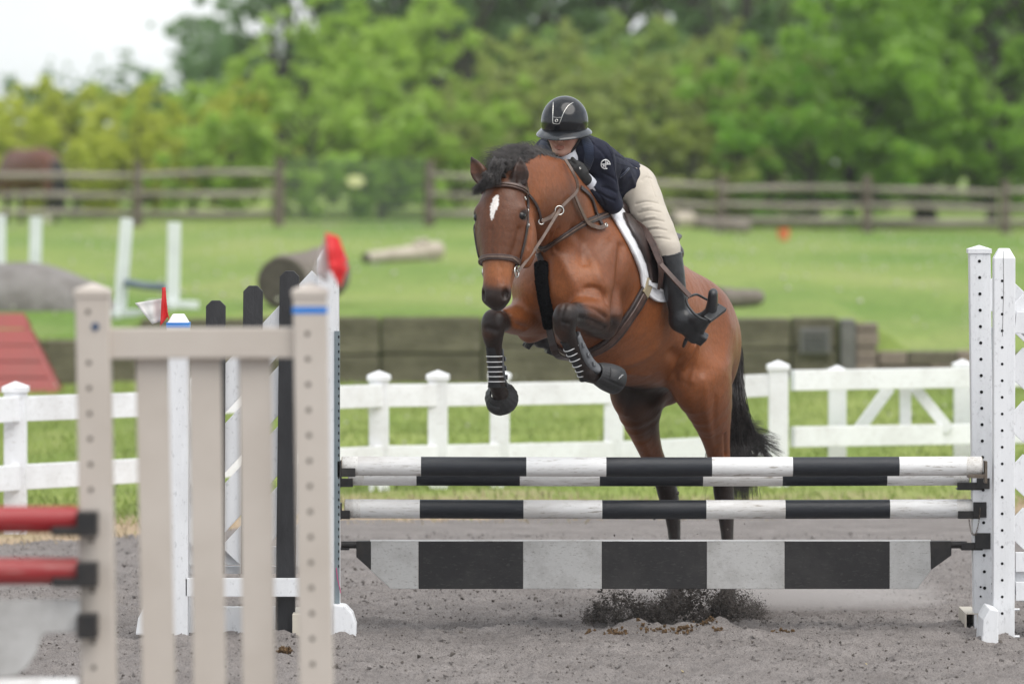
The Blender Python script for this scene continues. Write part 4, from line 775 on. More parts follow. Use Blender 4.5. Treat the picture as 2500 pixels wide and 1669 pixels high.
HB2 = surf('beige_hole_shade', (.10, .085, .07), rough=1)  # brown discs on the beige posts, the shade inside holes as colour
for x, y0, n_h, skip in ((218, 760, 15, (1,)), (752, 813, 15, ())):
    for i in range(n_h):
        if i in skip: continue
        c_ = P(x, y0, D0); c_.z -= .0762 * i; c_.x += .016 * .0762 * i * 1.0 + 0; mb = MB(); mb.tube([(c_.x, D0 - .0518, c_.z), (c_.x, D0 - .04, c_.z)], .0075, 12, smooth=False); mb.build('peg_hole_disc', HB2, bw)
a, b = P(258, 838, D0), P(722, 836, D0); mb = MB(); mb.beam(a, b, .092, .05); mb.build('top_bar', BEI, bw, bevel=.005)
for xt, xb_ in ((371, 388), (500, 512), (623, 632)):
    w_ = .049; tp = P(xt, 868, D0 + .03); bt = P(xb_, 1669, D0 + .03); d_ = (bt.x - tp.x) / (tp.z - bt.z); bz_ = .12; mb = MB(); bx_ = tp.x + d_ * (tp.z - bz_)
    mb.prism([(bx_ - w_, bz_), (bx_ + w_, bz_), (tp.x + w_, tp.z), (tp.x - w_, tp.z)], D0 + .012, D0 + .046); mb.build('picket', BEI, bw, bevel=.004)
a, b = P(240, 0, D0), P(770, 0, D0); mb = MB(); mb.beam((a.x + .05, D0, .16), (b.x - .02, D0, .16), .09, .05); mb.build('bottom_bar', BEI, bw, bevel=.005)
for x in (227, 757): c_ = P(x, 0, D0).x + .03; mb = MB(); mb.box((c_ - .045, D0 - .42, -.01), (c_ + .045, D0 + .42, .07)); mb.build('foot', BEI, bw, bevel=.006)
c_ = P(757, 756, D0); mb = MB(); mb.box((c_.x - .0515, D0 - .052, c_.z - .010), (c_.x + .0515, D0 + .052, c_.z + .010)); mb.build('blue_tape', MATS['blue_tape'], bw)
c_ = P(236, 796, D0); mb = MB(); mb.tube([(c_.x, D0 - .0512, c_.z), (c_.x, D0 - .054, c_.z)], .012, 12); mb.build('blue_sticker', surf('navy_sticker', (.02, .06, .14), rough=.6), bw)
f2 = empty('marker_flag', P(790, 690, D0 - .02), 'red and white flag on top of the near beige post, out of focus', 'flag', 'red and white flags')
mb = MB(); mb.tube([P(786, 692, D0 - .02), P(796, 640, D0 - .02), P(802, 578, D0 - .02)], .0025, 6); mb.build('stem', M_FW, f2)
cloth('white_cloth', quadcloth([(796, 570), (806, 572), (800, 690), (766, 668)], D0 - .03, 8, .006), M_FW, f2); cloth('red_cloth', quadcloth([(795, 567), (826, 578), (848, 640), (804, 664)], D0 - .04, 8, .008, .6), M_FR, f2); cloth('red_cloth', quadcloth([(806, 636), (850, 650), (830, 704), (812, 668)], D0 - .045, 8, .006, 2.0), M_FR, f2)
# red rails, white hanging board and cups on the near side of the beige wing
DR = 16.92
M_REDR = paint('red_rail_paint', (.30, .013, .018), (.42, .24, .21), amount=.5, rough=.42, scale=4, bump=.001, grain=(.25, 1, 1))
for y, lb in ((1267, 'upper red rail of the near jump at the left edge'), (1393, 'lower red rail of the near jump at the left edge')):
    e_ = P(190, y, DR); mb = MB(); mb.tube([(e_.x - 3.05, DR, e_.z), (e_.x - 1.5, DR, e_.z - .004), (e_.x - .006, DR, e_.z), (e_.x, DR, e_.z)], [.0405, .0405, .0405, .036], 24); tag(mb.build('jump_rail', M_REDR), lb, 'rail', 'red rails of the near jump')
hb_ = empty('hanging_board', P(60, 1550, DR), 'white shaped board hanging below the red rails', 'board')
pts = [(P(x, 0, DR).x, tz(y, DR)) for x, y in ((-700, 1463), (196, 1463), (196, 1530), (185, 1541), (115, 1543), (101, 1556), (90, 1590), (66, 1628), (40, 1647), (8, 1652), (-60, 1648), (-700, 1648))]
mb = MB(); mb.prism(pts, DR - .012, DR + .012); mb.build('board', WG, hb_, bevel=.003)
a = P(190, 1678, DR); mb = MB(); mb.tube([(a.x - 3, DR, a.z), (a.x, DR, a.z)], .03, 18); tag(mb.build('jump_rail', WP), 'white rail just entering the bottom left corner', 'rail')
for y, tg in ((1276, 128), (1400, 130), (1525, None)):
    c_ = P(215, y, DR); mb = MB(); mb.box((c_.x - .030, DR - .06, c_.z - .036), (c_.x + .030, D0 - .051, c_.z + .036))
    if tg: x0 = P(tg, 0, DR).x; z0 = c_.z - .030; mb.box((x0, DR - .05, z0 - .006), (c_.x - .02, DR + .04, z0)); mb.box((x0, DR - .052, z0 - .004), (c_.x - .02, DR - .046, z0 + .022))
    mb.build('jump_cup', BLKM, bw, bevel=.002, seg=1)

# ---------------------------------------------------------------- kicked-up sand, crumbs and dust
r_ = np.random.default_rng(21)
M_CLOD = surf('dark_sand_clod', (.055, .047, .041), (.125, .108, .096), scale=40, rough=.95)
M_CRUMB = surf('brown_dung_crumb', (.075, .042, .018), (.125, .075, .034), scale=60, rough=.95)
M_SCLOD = surf('sand_clod', (.14, .125, .118), (.24, .22, .208), scale=40, rough=.95)
TET = np.array([(1, 0, -.7), (-1, 0, -.7), (0, 1, .7), (0, -1, .7)]); TF = np.array([(0, 3, 1), (0, 1, 2), (0, 2, 3), (1, 3, 2)])
OCT = np.array([(1, 0, 0), (-1, 0, 0), (0, 1, 0), (0, -1, 0), (0, 0, 1), (0, 0, -1.)]); OF = np.array([(0, 2, 4), (2, 1, 4), (1, 3, 4), (3, 0, 4), (2, 0, 5), (1, 2, 5), (3, 1, 5), (0, 3, 5)])
def scatter(name, pos, size, mat, label, cat, base=(TET, TF), jit=.35):
    Vb, Fb = base; n = len(pos); k_ = len(Vb); q = r_.normal(0, 1, (n, 4)); q /= np.linalg.norm(q, axis=1)[:, None]; w, x, y, z = q.T
    Rm = np.stack([np.stack([1 - 2 * (y * y + z * z), 2 * (x * y - z * w), 2 * (x * z + y * w)], -1), np.stack([2 * (x * y + z * w), 1 - 2 * (x * x + z * z), 2 * (y * z - x * w)], -1), np.stack([2 * (x * z - y * w), 2 * (y * z + x * w), 1 - 2 * (x * x + y * y)], -1)], 1)
    v = np.einsum('nij,nkj->nki', Rm, Vb[None] * (1 + r_.normal(0, jit, (n, k_, 3)))) * size[:, None, None] + pos[:, None, :]; f_ = Fb[None] + (np.arange(n) * k_)[:, None, None]
    o = link_mesh(name, np_mesh(name, v.reshape(-1, 3), f_.reshape(-1, 3), False), mat); return tag(o, label, cat, kind='stuff')
def plume(n, x0, x1, D, hgt, lean, sz, nc, sp):
    """clods and grains bunched round ragged clumps that fan up from a strip of ground"""
    f_ = r_.random(nc); env = (1 - np.abs(2 * f_ - 1)) ** .75 * .92 + .10; ch = hgt * env * r_.random(nc) ** .9; bx = lerp(x0, x1, f_) + lean * ch / hgt + (lerp(x0, x1, f_) - lerp(x0, x1, .5)) * .3 * ch / hgt
    k_ = r_.integers(0, nc, n); s3 = sp * (.4 + r_.random(nc))[k_]; Dv = D + r_.normal(0, .10, nc)[k_] + r_.normal(0, .03, n); px = bx[k_] + r_.normal(0, 1, n) * s3 * 520; z = np.abs(ch[k_] + r_.normal(0, 1, n) * s3 * .9)
    return np.stack([(px - 1250) / F * Dv, Dv, z + .002], -1), sz * (.35 + r_.gamma(1.5, .6, n))
ps, ss = [], []
for a in ((2600, 1440, 1610, 26.75, .13, -12, .0026, 70, .013), (4600, 1590, 1800, 26.80, .21, 6, .0026, 110, .015), (900, 1740, 1850, 26.85, .14, -30, .0020, 40, .014), (500, 1440, 1820, 26.8, .40, 0, .0026, 160, .03), (120, 1350, 1900, 26.8, .75, 0, .0026, 90, .05)):
    p_, s_ = plume(*a); ps.append(p_); ss.append(s_)
scatter('kicked_up_sand', np.concatenate(ps), np.concatenate(ss), M_CLOD, 'dark clods of sand thrown up under the plank by the hind feet', 'sand', (OCT, OF))
ps, ss = [], []
for a in ((9000, 1430, 1630, 26.8, .16, -10, .0012, 120, .022), (17000, 1580, 1830, 26.85, .25, 6, .0012, 160, .025), (7000, 1760, 1870, 26.9, .17, -30, .0011, 60, .022)):
    p_, s_ = plume(*a); ps.append(p_); ss.append(s_)
scatter('sand_spray', np.concatenate(ps), np.concatenate(ss), surf('grey_sand_grain', (.085, .073, .066), (.15, .132, .122), scale=40, rough=.95), 'fine grey spray of sand hanging round the hind feet', 'sand')
n = 60000; x = r_.uniform(-2.9, 2.9, n); y = 21 + 12 * r_.random(n) ** 1.15; kp_ = fnoise(x, y, .25, 91, 3) + r_.normal(0, .35, n) > .0; x, y = x[kp_], y[kp_]; n = len(x); z = sand_z(x, y); s = .0015 + .0042 * r_.gamma(1.2, .5, n)
scatter('sand_lumps', np.stack([x, y, z + s * .3], -1), s, M_SCLOD, 'small lumps of sand over the arena footing', 'sand', (OCT, OF))
n = 6000; x = r_.uniform(-2.9, 2.9, n); y = 21 + 9 * r_.random(n) ** 1.2; z = sand_z(x, y); s = .0015 + .0042 * r_.gamma(1.1, .5, n)  # extra grains in a dark colour imitate the shaded sides of lumps
scatter('shade_specks', np.stack([x, y, z + s * .3], -1), s, M_CLOD, 'crumbs coloured dark as lump shade, dotted over the arena footing', 'sand', (OCT, OF))
pp, sz_ = [], []
for cx in list(np.linspace(1500, 1830, 14)) + [1432, 1905, 1925]:
    cx += r_.normal(0, 8); D_ = 26.16 + r_.normal(0, .04) if cx > 1400 else 25.2 + r_.normal(0, .3)
    for i in range(int(r_.integers(5, 22))): X_ = (cx + r_.normal(0, 10) - 1250) / F * D_; Y_ = D_ + r_.normal(0, .03); pp.append((X_, Y_, float(sand_z(np.array([X_]), np.array([Y_]))[0]) + abs(r_.normal(0, .008)) + .004)); sz_.append(r_.uniform(.004, .011))
scatter('dung_crumbs', np.array(pp), np.array(sz_), M_CRUMB, 'orange-brown dung crumbs strewn along the take-off spot', 'crumbs', (OCT, OF))
pp = np.array([(P(697, 0, 25.0).x + r_.normal(0, .012), 25.0 + r_.normal(0, .012), .012 + abs(r_.normal(0, .010))) for i in range(60)]); o = scatter('dung_clod', pp, r_.uniform(.006, .013, 60), M_CRUMB, 'brown dung clod on the sand seen between the beige pickets', 'clod', (OCT, OF)); del o['kind']
# straw bits
for i, (px, D_) in enumerate(((1382, 23.6), (1742, 23.0), (1500, 22.5), (1668, 24.2), (2120, 24.6))):
    p = P(px, 0, D_); z = float(sand_z(np.array([p.x]), np.array([D_]))[0]) + .008; a = r_.uniform(0, 3.1); mb = MB(); mb.tube([(p.x, D_, z), (p.x + .025 * math.cos(a), D_ + .025 * math.sin(a), z + .006)], [.0022, .0014], 5)
    tag(mb.build('straw_bit', surf('straw', (.55, .42, .16), (.65, .52, .24), rough=.8)), ('yellow straw bit near the bottom edge under the first dark band of the plank', 'straw bit on the sand below the plank, right of the dung crumbs', 'straw bit nearest the camera on the bare sand', 'straw bit just in front of the dung crumbs', 'straw bit on the sand below the right end of the plank')[i], 'straw', 'straw bits on the sand')
# pale dust drifting right of the hind feet
ds = SDF((.40, 26.85, -.05), (2.3, 28.2, .6), .03); ds.ball((1.32, 27.5, .05), (.84, .55, .24), k=.1)
ds.half((0, 0, .02), (0, 0, -1)); dm = bpy.data.materials.new('dust_air'); dm.use_nodes = True; dt = dm.node_tree; dt.nodes.clear(); vo_ = dt.nodes.new('ShaderNodeVolumePrincipled'); om = dt.nodes.new('ShaderNodeOutputMaterial'); vo_.inputs['Color'].default_value = (.82, .78, .76, 1); tcd = dt.nodes.new('ShaderNodeTexCoord'); mpd = dt.nodes.new('ShaderNodeMapping'); gdd = dt.nodes.new('ShaderNodeTexGradient'); gdd.gradient_type = 'SPHERICAL'; mud = dt.nodes.new('ShaderNodeMath'); mud.operation = 'MULTIPLY'; mud.inputs[1].default_value = 5.0; mpd.inputs['Location'].default_value = (-1.32 / .85, -27.5 / .6, -.05 / .24); mpd.inputs['Scale'].default_value = (1 / .85, 1 / .6, 1 / .24)
for a_, b_ in ((tcd.outputs['Object'], mpd.inputs[0]), (mpd.outputs[0], gdd.inputs[0]), (gdd.outputs['Fac'], mud.inputs[0]), (mud.outputs[0], vo_.inputs['Density'])): dt.links.new(a_, b_)
dt.links.new(vo_.outputs[0], om.inputs['Volume']); o = link_mesh('dust_cloud', ds.mesh('dust_cloud', 4), dm); tag(o, 'pale dust drifting over the sand right of the hind feet', 'dust', kind='stuff')
# ---------------------------------------------------------------- jumping horse
TH, PH = math.radians(29), math.radians(20)          # heading off the camera axis, body pitch
HU = Vector((-math.sin(TH) * math.cos(PH), -math.cos(TH) * math.cos(PH), math.sin(PH)))
HV = Vector((math.sin(TH) * math.sin(PH), math.cos(TH) * math.sin(PH), math.cos(PH)))
HW = Vector((math.cos(TH), -math.sin(TH), 0))
HO = P(1468, 500, 26.35) - HU * .42 - HV * .36
def T(u, v, w=0.0): return HO + HU * u + HV * v + HW * w
# head frame
HP = P(1230, 440, 25.50); HM = P(1211, 752, 25.33)
hf = (HM - HP).normalized(); _y = math.radians(20)
hn = Vector((-math.sin(_y), -math.cos(_y), 0)); hn = (hn - hf * hn.dot(hf)).normalized(); hl = hn.cross(hf)
HLEN = (HM - HP).length
def HD(t, n=0.0, l=0.0): return HP + hf * (t * HLEN) + hn * n + hl * l

S = SDF((-.42, 25.05, -.03), (1.22, 27.75, 2.40), .0075)
# trunk
S.chain([(T(.76, -.08), .10, .13), (T(.68, -.08), .16, .20), (T(.55, -.06), .20, .285), (T(.40, -.025), .225, .345), (T(.2, -.025), .262, .352), (T(0, -.02), .29, .345),
         (T(-.2, .0), .292, .325), (T(-.4, .035), .275, .29), (T(-.58, .06), .245, .26), (T(-.74, .06), .19, .22), (T(-.84, .04), .11, .14)], side=HW, k=.02, fine=3)
S.chain([(T(.56, .28), .05, .05), (T(.40, .305), .05, .06), (T(.2, .29), .06, .06)], side=HW, k=.12)             # withers
for s_ in (1, -1):
    S.chain([(T(.36, .2, .15 * s_), .045, .09), (T(.53, .02, .185 * s_), .06, .125), (T(.66, -.12, .165 * s_), .075, .095)], side=HW, k=.07)   # shoulder blade
    S.ball(T(.72, -.14, .085 * s_), (.10, .13, .095), k=.05, ax=(HU, HV, HW))                                     # breast muscle
    S.chain([(T(.66, -.14, .15 * s_), .085, .09), (T(.53, -.22, .16 * s_), .075, .10)], side=HW, k=.06)           # upper arm
    S.ball(T(-.48, .10, .14 * s_), (.24, .17, .12), k=.08, ax=(HU, HV, HW))                                       # croup
    S.ball(T(-.70, -.02, .11 * s_), (.16, .24, .12), k=.06, ax=(HU, HV, HW))                                      # buttock
S.chain([(T(-.78, .20), .06, .05), (T(-.90, .19), .035, .035)], side=HW, k=.06)                                   # dock
# neck
S.chain([(T(.42, .0), .15, .28), (T(.60, .12), .13, .245), (P(1372, 520, 25.98), .118, .218), (P(1325, 488, 25.80), .105, .188), (P(1272, 476, 25.63), .085, .150), (P(1240, 474, 25.54), .07, .105)], side=HW, k=.06, fine=3)
S.chain([(T(.40, .33), .035, .04), (P(1402, 458, 26.06), .04, .05), (P(1345, 422, 25.88), .04, .05), (P(1290, 400, 25.70), .04, .05), (P(1248, 418, 25.56), .04, .05)], side=HW, k=.09, fine=3)     # crest
# head
S.chain([(HD(.0, -.045), .066, .075), (HD(.14, -.005), .100, .082), (HD(.30, -.0), .112, .092), (HD(.45, .0), .099, .085), (HD(.62, .004), .077, .070), (HD(.78, .008), .063, .060), (HD(.90, .004), .064, .058), (HD(.955, -.012), .040, .038)], side=hl, k=.03, fine=3)
for s_ in (1, -1):
    S.ball(HD(.42, -.105, .078 * s_), (.135, .12, .040), k=.035, ax=(hf, hn, hl))      # cheek
    S.ball(HD(.265, .022, .099 * s_), (.038, .026, .028), k=.03, ax=(hf, hn, hl))      # brow
    S.chain([(HD(.36, .0, .112 * s_), .012), (HD(.62, -.01, .078 * s_), .010)], k=.03)   # facial crest
    S.ball(HD(.905, .012, .047 * s_), (.036, .028, .022), k=.02, ax=(hf, hn, hl))       # nostril rim
S.chain([(HD(.50, -.15), .045, .045), (HD(.72, -.10), .036, .038), (HD(.90, -.065), .034, .03)], side=hl, k=.03)
S.ball(HD(.925, -.045), (.034, .030, .030), k=.02, ax=(hf, hn, hl))                    # chin
for s_ in (1, -1):
    S.ball(HD(.912, .032, .052 * s_), (.027, .020, .015), k=.008, ax=(hf, hn, hl), sub=True)
    S.ball(HD(.30, .042, .120 * s_), (.020, .014, .014), k=.012, ax=(hf, hn, hl), sub=True)
# ears
EARS = ((P(1186, 448, 25.52), P(1166, 416, 25.53), P(1152, 386, 25.55), -1), (P(1264, 456, 25.47), P(1271, 420, 25.46), P(1269, 386, 25.47), 1))
for b, m_, tp, o in EARS:
    dr = Vector((.42 * o - .15, -.9, .05)).normalized(); sd = (tp - b).cross(dr)
    S.chain([(b, .030, .030), (lerp(b, m_, .5), .041, .030), (m_, .040, .028), (lerp(m_, tp, .6), .024, .016), (tp + (tp - m_) * .12, .006, .006)], side=sd, k=.02, fine=2)
    S.chain([(lerp(b, m_, .35) + dr * .026, .020, .020), (m_ + dr * .022, .028, .020), (lerp(m_, tp, .62) + dr * .014, .014, .011)], side=sd, k=.006, sub=True, fine=2)
# fore legs
KL, FL_ = P(1380, 776, 25.62), P(1436, 912, 25.74)
S.chain([(T(.56, -.20, .15), .085, .10), (P(1466, 768, 25.97), .085, .100), (P(1438, 766, 25.83), .075, .088), (P(1405, 766, 25.68), .052, .058), (KL, .050, .052)], side=(0, 0, 1), k=.05, fine=2)
S.ball(P(1482, 808, 26.03), .036, k=.05)                                                # elbow point
S.chain([(P(1380, 762, 25.62), .050, .046), (P(1377, 800, 25.63), .052, .050), (P(1391, 828, 25.65), .037, .035), (P(1412, 868, 25.69), .032, .030), (P(1430, 902, 25.73), .040, .038), (FL_, .041, .040), (P(1466, 922, 25.80), .034, .034)], side=HW, k=.025, fine=2)
S.chain([(P(1466, 922, 25.80), .040, .040), (P(1500, 927, 25.86), .056, .056)], side=HW, k=.01)
KR, FR_ = P(1205, 788, 25.74), P(1213, 945, 25.82)
S.chain([(T(.52, -.24, -.19), .085, .10), (P(1300, 778, 26.16), .085, .10), (P(1258, 780, 25.98), .070, .085), (P(1226, 782, 25.83), .052, .055), (KR, .050, .050)], side=(0, 0, 1), k=.05, fine=2)
S.ball(P(1292, 812, 26.18), .045, k=.05)
S.chain([(P(1206, 778, 25.74), .050, .046), (P(1203, 812, 25.74), .053, .050), (P(1206, 845, 25.76), .038, .036), (P(1209, 895, 25.79), .031, .030), (P(1213, 936, 25.82), .040, .038), (P(1222, 962, 25.88), .034, .034)], side=HW, k=.025, fine=2)
S.chain([(P(1222, 962, 25.88), .040, .040), (P(1232, 980, 25.95), .056, .056)], side=HW, k=.01)
# hind legs
S.chain([(T(-.50, .02, .16), .13, .21), (P(1712, 905, 26.80), .125, .205), (P(1730, 970, 26.88), .105, .165), (P(1743, 1030, 26.98), .078, .115), (P(1752, 1090, 27.10), .056, .076), (P(1762, 1160, 27.2), .046, .060), (P(1767, 1200, 27.24), .046, .064), (P(1773, 1265, 27.24), .036, .046),
         (P(1776, 1320, 27.22), .028, .034), (P(1778, 1392, 27.18), .031, .034), (P(1778, 1415, 27.16), .040, .042), (P(1776, 1450, 27.10), .034, .034)], side=HW, k=.06, fine=2)
S.ball(P(1688, 940, 26.70), (.07, .10, .07), k=.08, ax=(HU, HV, HW))                    # stifle
S.chain([(P(1776, 1452, 27.10), .040, .042), (P(1774, 1500, 27.03), .058, .062)], side=HW, k=.01)
S.chain([(T(-.50, .02, -.16), .13, .21), (P(1566, 925, 26.98), .125, .205), (P(1566, 985, 27.03), .10, .165), (P(1574, 1045, 27.12), .064, .105), (P(1592, 1108, 27.26), .050, .066), (P(1618, 1165, 27.36), .044, .056), (P(1631, 1205, 27.4), .046, .062), (P(1643, 1265, 27.4), .035, .045),
         (P(1647, 1320, 27.38), .028, .034), (P(1650, 1390, 27.34), .031, .034), (P(1650, 1412, 27.32), .040, .042), (P(1648, 1446, 27.26), .034, .034)], side=HW, k=.06, fine=2)
S.ball(P(1536, 940, 26.92), (.07, .10, .07), k=.08, ax=(HU, HV, HW))
S.chain([(P(1648, 1448, 27.26), .040, .042), (P(1645, 1494, 27.19), .058, .062)], side=HW, k=.01)
for zc in (P(1774, 1500, 27.03), P(1645, 1492, 27.19)): pass
S.half((0, 0, -.012), (0, 0, -1))
# muscle hollows
S.ball(T(.30, -.02, .30), (.06, .20, .03), k=.08, ax=(HU, HV, HW), sub=True)             # behind the shoulder
S.ball(T(-.34, .02, .33), (.07, .14, .035), k=.08, ax=(HU, HV, HW), sub=True)            # flank
S.chain([(T(.86, -.08), .012), (T(.85, -.16), .018), (T(.80, -.28), .016)], k=.05, sub=True)  # between the breast muscles
horse = empty('horse', (P(1705, 1495, 27.1).x, 27.1, 0), 'bay horse with a white star jumping over the striped rails', 'horse')
hme = S.mesh('body', 5)

# creases and veins pressed into the surface
def sculpt(me, lines):
    v = verts_of(me); nn = np.empty(len(me.vertices) * 3, np.float32); me.vertex_normals.foreach_get('vector', nn); nn = nn.reshape(-1, 3)
    bv = BVHTree.FromPolygons([tuple(p) for p in v.tolist()], [tuple(p.vertices) for p in me.polygons]); disp = np.zeros(len(v), np.float32)
    for pts, dep, wd in lines:
        q = [hit(bv, *p)[0] for p in densify(pts, 5)]; q = [p for p in q if p is not None]; best = np.full(len(v), 9.0, np.float32)
        for a, b in zip(q[:-1], q[1:]):
            if (a - b).length > .12: continue
            A, B = npv(a), npv(b); t_ = np.clip(((v - A) @ (B - A)) / max(float((B - A) @ (B - A)), 1e-9), 0, 1); best = np.minimum(best, np.linalg.norm(v - (A + t_[:, None] * (B - A)), axis=1))
        disp -= dep * np.exp(-(best / wd) ** 2)
    v = v + nn * (1.35 * disp)[:, None]; me.vertices.foreach_set('co', v.astype(np.float32).ravel()); me.update()
sculpt(hme, [([(1430, 704), (1452, 703), (1470, 716), (1480, 738)], .007, .012), ([(1440, 716), (1462, 722), (1472, 745)], -.004, .02),
    ([(1520, 600), (1512, 680), (1502, 745), (1500, 800)], .016, .03), ([(1430, 610), (1455, 650), (1470, 700)], -.007, .03),
    ([(1690, 845), (1668, 890), (1662, 915)], -.014, .02), ([(1708, 800), (1700, 870), (1690, 930)], -.007, .018), ([(1640, 860), (1660, 880), (1650, 910)], .012, .03),
    ([(1746, 975), (1742, 1030), (1750, 1085)], .004, .020), ([(1718, 930), (1724, 1000), (1738, 1060)], -.005, .026), ([(1770, 1060), (1772, 1110)], .008, .012),
    ([(1540, 965), (1528, 1010)], -.005, .02), ([(1290, 600), (1296, 560)], .006, .012),
    ([(1362, 560), (1352, 585), (1358, 610)], .006, .01), ([(1345, 570), (1340, 600), (1346, 625)], .006, .010), ([(1375, 640), (1400, 690), (1412, 725)], -.010, .035),
    ([(1268, 560), (1258, 600), (1248, 625)], .006, .014), ([(1200, 560), (1198, 620)], .003, .012), ([(1225, 650), (1226, 690)], .004, .01),
    ([(1420, 745), (1450, 752), (1480, 775)], .008, .012), ([(1415, 775), (1445, 785), (1475, 800)], .007, .012), ([(1380, 742), (1372, 770), (1374, 800)], .004, .010),
    ([(1388, 790), (1372, 786)], .005, .010), ([(1190, 800), (1212, 806)], .005, .012), ([(1240, 760), (1260, 790), (1285, 800)], .007, .014), ([(1400, 560), (1420, 590), (1425, 640)], .008, .03),
    ([(1600, 850), (1560, 880), (1510, 890)], -.006, .03), ([(1440, 880), (1500, 905), (1580, 915)], -.005, .02)])
# coat: bay, dark lower legs, muzzle and groin, white star, painted sheen and shade
hv = verts_of(hme)
def dist_seg(v, A, B):
    A, B = npv(A), npv(B); t = np.clip(((v - A) @ (B - A)) / ((B - A) @ (B - A)), 0, 1); return np.linalg.norm(v - (A + t[:, None] * (B - A)), axis=1)
HV_ = hv - npv(HP); ht, hnn, hll = HV_ @ npv(hf) / HLEN, HV_ @ npv(hn), HV_ @ npv(hl)
TV = hv - npv(HO); tu, tv, tw = TV @ npv(HU), TV @ npv(HV), TV @ npv(HW)
rn = NR.normal(0, 1, len(hv))
def vnoise(v, f, seed):
    r = np.random.default_rng(seed); out_ = np.zeros(len(v))
    for i in range(6):
        d = r.normal(0, 1, 3); d /= np.linalg.norm(d); out_ += np.sin(v @ d * f * r.uniform(.6, 1.6) + r.uniform(0, 6.28))
    return out_ / 3.0
n1, n2 = vnoise(hv, 9, 1), vnoise(hv, 30, 2)
bay, dark, black = np.array((.195, .060, .0170)), np.array((.056, .019, .008)), np.array((.014, .0105, .0095))
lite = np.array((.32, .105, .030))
c = np.tile(bay, (len(hv), 1))
def blend(c, col, m): return c * (1 - m[:, None]) + col * m[:, None]
c = blend(c, lite, .35 * np.clip(n1, 0, 1))
c = blend(c, dark, .45 * np.clip(-n1 * .8 + .1 * n2, 0, 1))
ishead = (np.linalg.norm(hv - npv(HD(.45, -.03)), axis=1) < .36) & (hv[:, 1] < 25.66) & (ht > -.05)
c = blend(c, dark, ishead * .72 * (1 - sstep(.62, .78, ht)) * sstep(-.09, .02, hnn))
c = blend(c, np.array((.30, .105, .035)), ishead * .8 * sstep(.60, .70, ht) * (1 - sstep(.74, .84, ht)))
c = blend(c, black, ishead * sstep(.80, .90, ht + .02 * n2) * .95)
for s_ in (1, -1):
    c = blend(c, black, ishead * .9 * (1 - sstep(.020, .034, np.linalg.norm((HV_ - npv(HD(.29, .02, .112 * s_) - HP)), axis=1))))
for q, r0 in ((P(1298, 692, 25.95), .07), (P(1376, 706, 25.85), .08), (P(1430, 655, 25.85), .10)): c = blend(c, lite, .55 * (1 - sstep(r0 * .3, r0, np.linalg.norm(hv - npv(q), axis=1))))  # pale chest blobs: hair sheen painted into the coat colour
c = blend(c, dark, .55 * (1 - sstep(.05, .15, dist_seg(hv, P(1330, 510, 25.7), P(1395, 500, 25.85)))))  # dark neck band below the crest: shading painted into the coat
# lower legs
for A, B, r0 in ((P(1405, 766, 25.68), P(1500, 927, 25.86), 0), (P(1222, 782, 25.83), P(1232, 985, 25.95), 0)): pass
fl = np.minimum(np.minimum(dist_seg(hv, P(1395, 768, 25.66), KL), dist_seg(hv, KL, FL_)), np.minimum(dist_seg(hv, FL_, P(1505, 927, 25.86)), 9))
fr = np.minimum(np.minimum(dist_seg(hv, P(1215, 785, 25.78), KR), dist_seg(hv, KR, FR_)), dist_seg(hv, FR_, P(1236, 990, 25.95)))
c = blend(c, black, (1 - sstep(.055, .10, np.minimum(fl, fr) + .008 * n2)) * .97)
fup = dist_seg(hv, KL, P(1478, 795, 25.97))
c = blend(c, black, (1 - sstep(.05, .13, fup)) * .85 * sstep(-.05, .03, npv(P(1440, 768, 25.8))[2] - hv[:, 2] + .035))
c = blend(c, black, (1 - sstep(.62, .80, hv[:, 2] + .03 * n1)) * .97)
grn = (tu < -.15) * (1 - sstep(.05, .17, np.abs(tw + .05))) * (1 - sstep(-.34, -.22, tv)) * sstep(.75, .9, hv[:, 2])
c = blend(c, black, grn * .75)
c = blend(c, black, .85 * (1 - sstep(.06, .15, dist_seg(hv, P(1525, 945, 26.80), P(1645, 940, 26.85)) + .02 * n2)) * (tw < .09) * sstep(-.02, .06, npv(P(1590, 905, 26.8))[2] - hv[:, 2]))  # dark groin skin, plus painted shade between the hind legs
for b, m_, tp, o in EARS:
    de = dist_seg(hv, b, tp); dr = npv(Vector((.42 * o - .15, -.9, .05)).normalized()); inner = sstep(-.004, .008, ((hv - npv(lerp(b, tp, .5))) @ dr))
    m = (1 - sstep(.045, .055, de)) * (hv[:, 2] > npv(b)[2] + .005)
    c = blend(c, black, m * (inner * .8 + .25 * (1 - inner)) * (1 if o > 0 else .7)); c = blend(c, black, m * sstep(.7, .95, (hv[:, 2] - npv(b)[2]) / (tp - b).z) * .8)
# star
sx, sz = (hll - (-.004 + .03 * (.27 - ht))), ht
sw_ = np.interp(ht, [.15, .175, .21, .27, .31, .345, .36], [0, .013, .0155, .0165, .012, .004, 0]) 
sw_ = np.where(sw_ > .0001, sw_ + .0014 * rn, -1)
star = ishead & (hnn > .02) & (np.abs(sx + .003 * n2 - .03 * (.25 - ht)) < sw_)
c[star] = (.78, .74, .70)
set_color(hme, 'coat', np.clip(c, 0, 1))

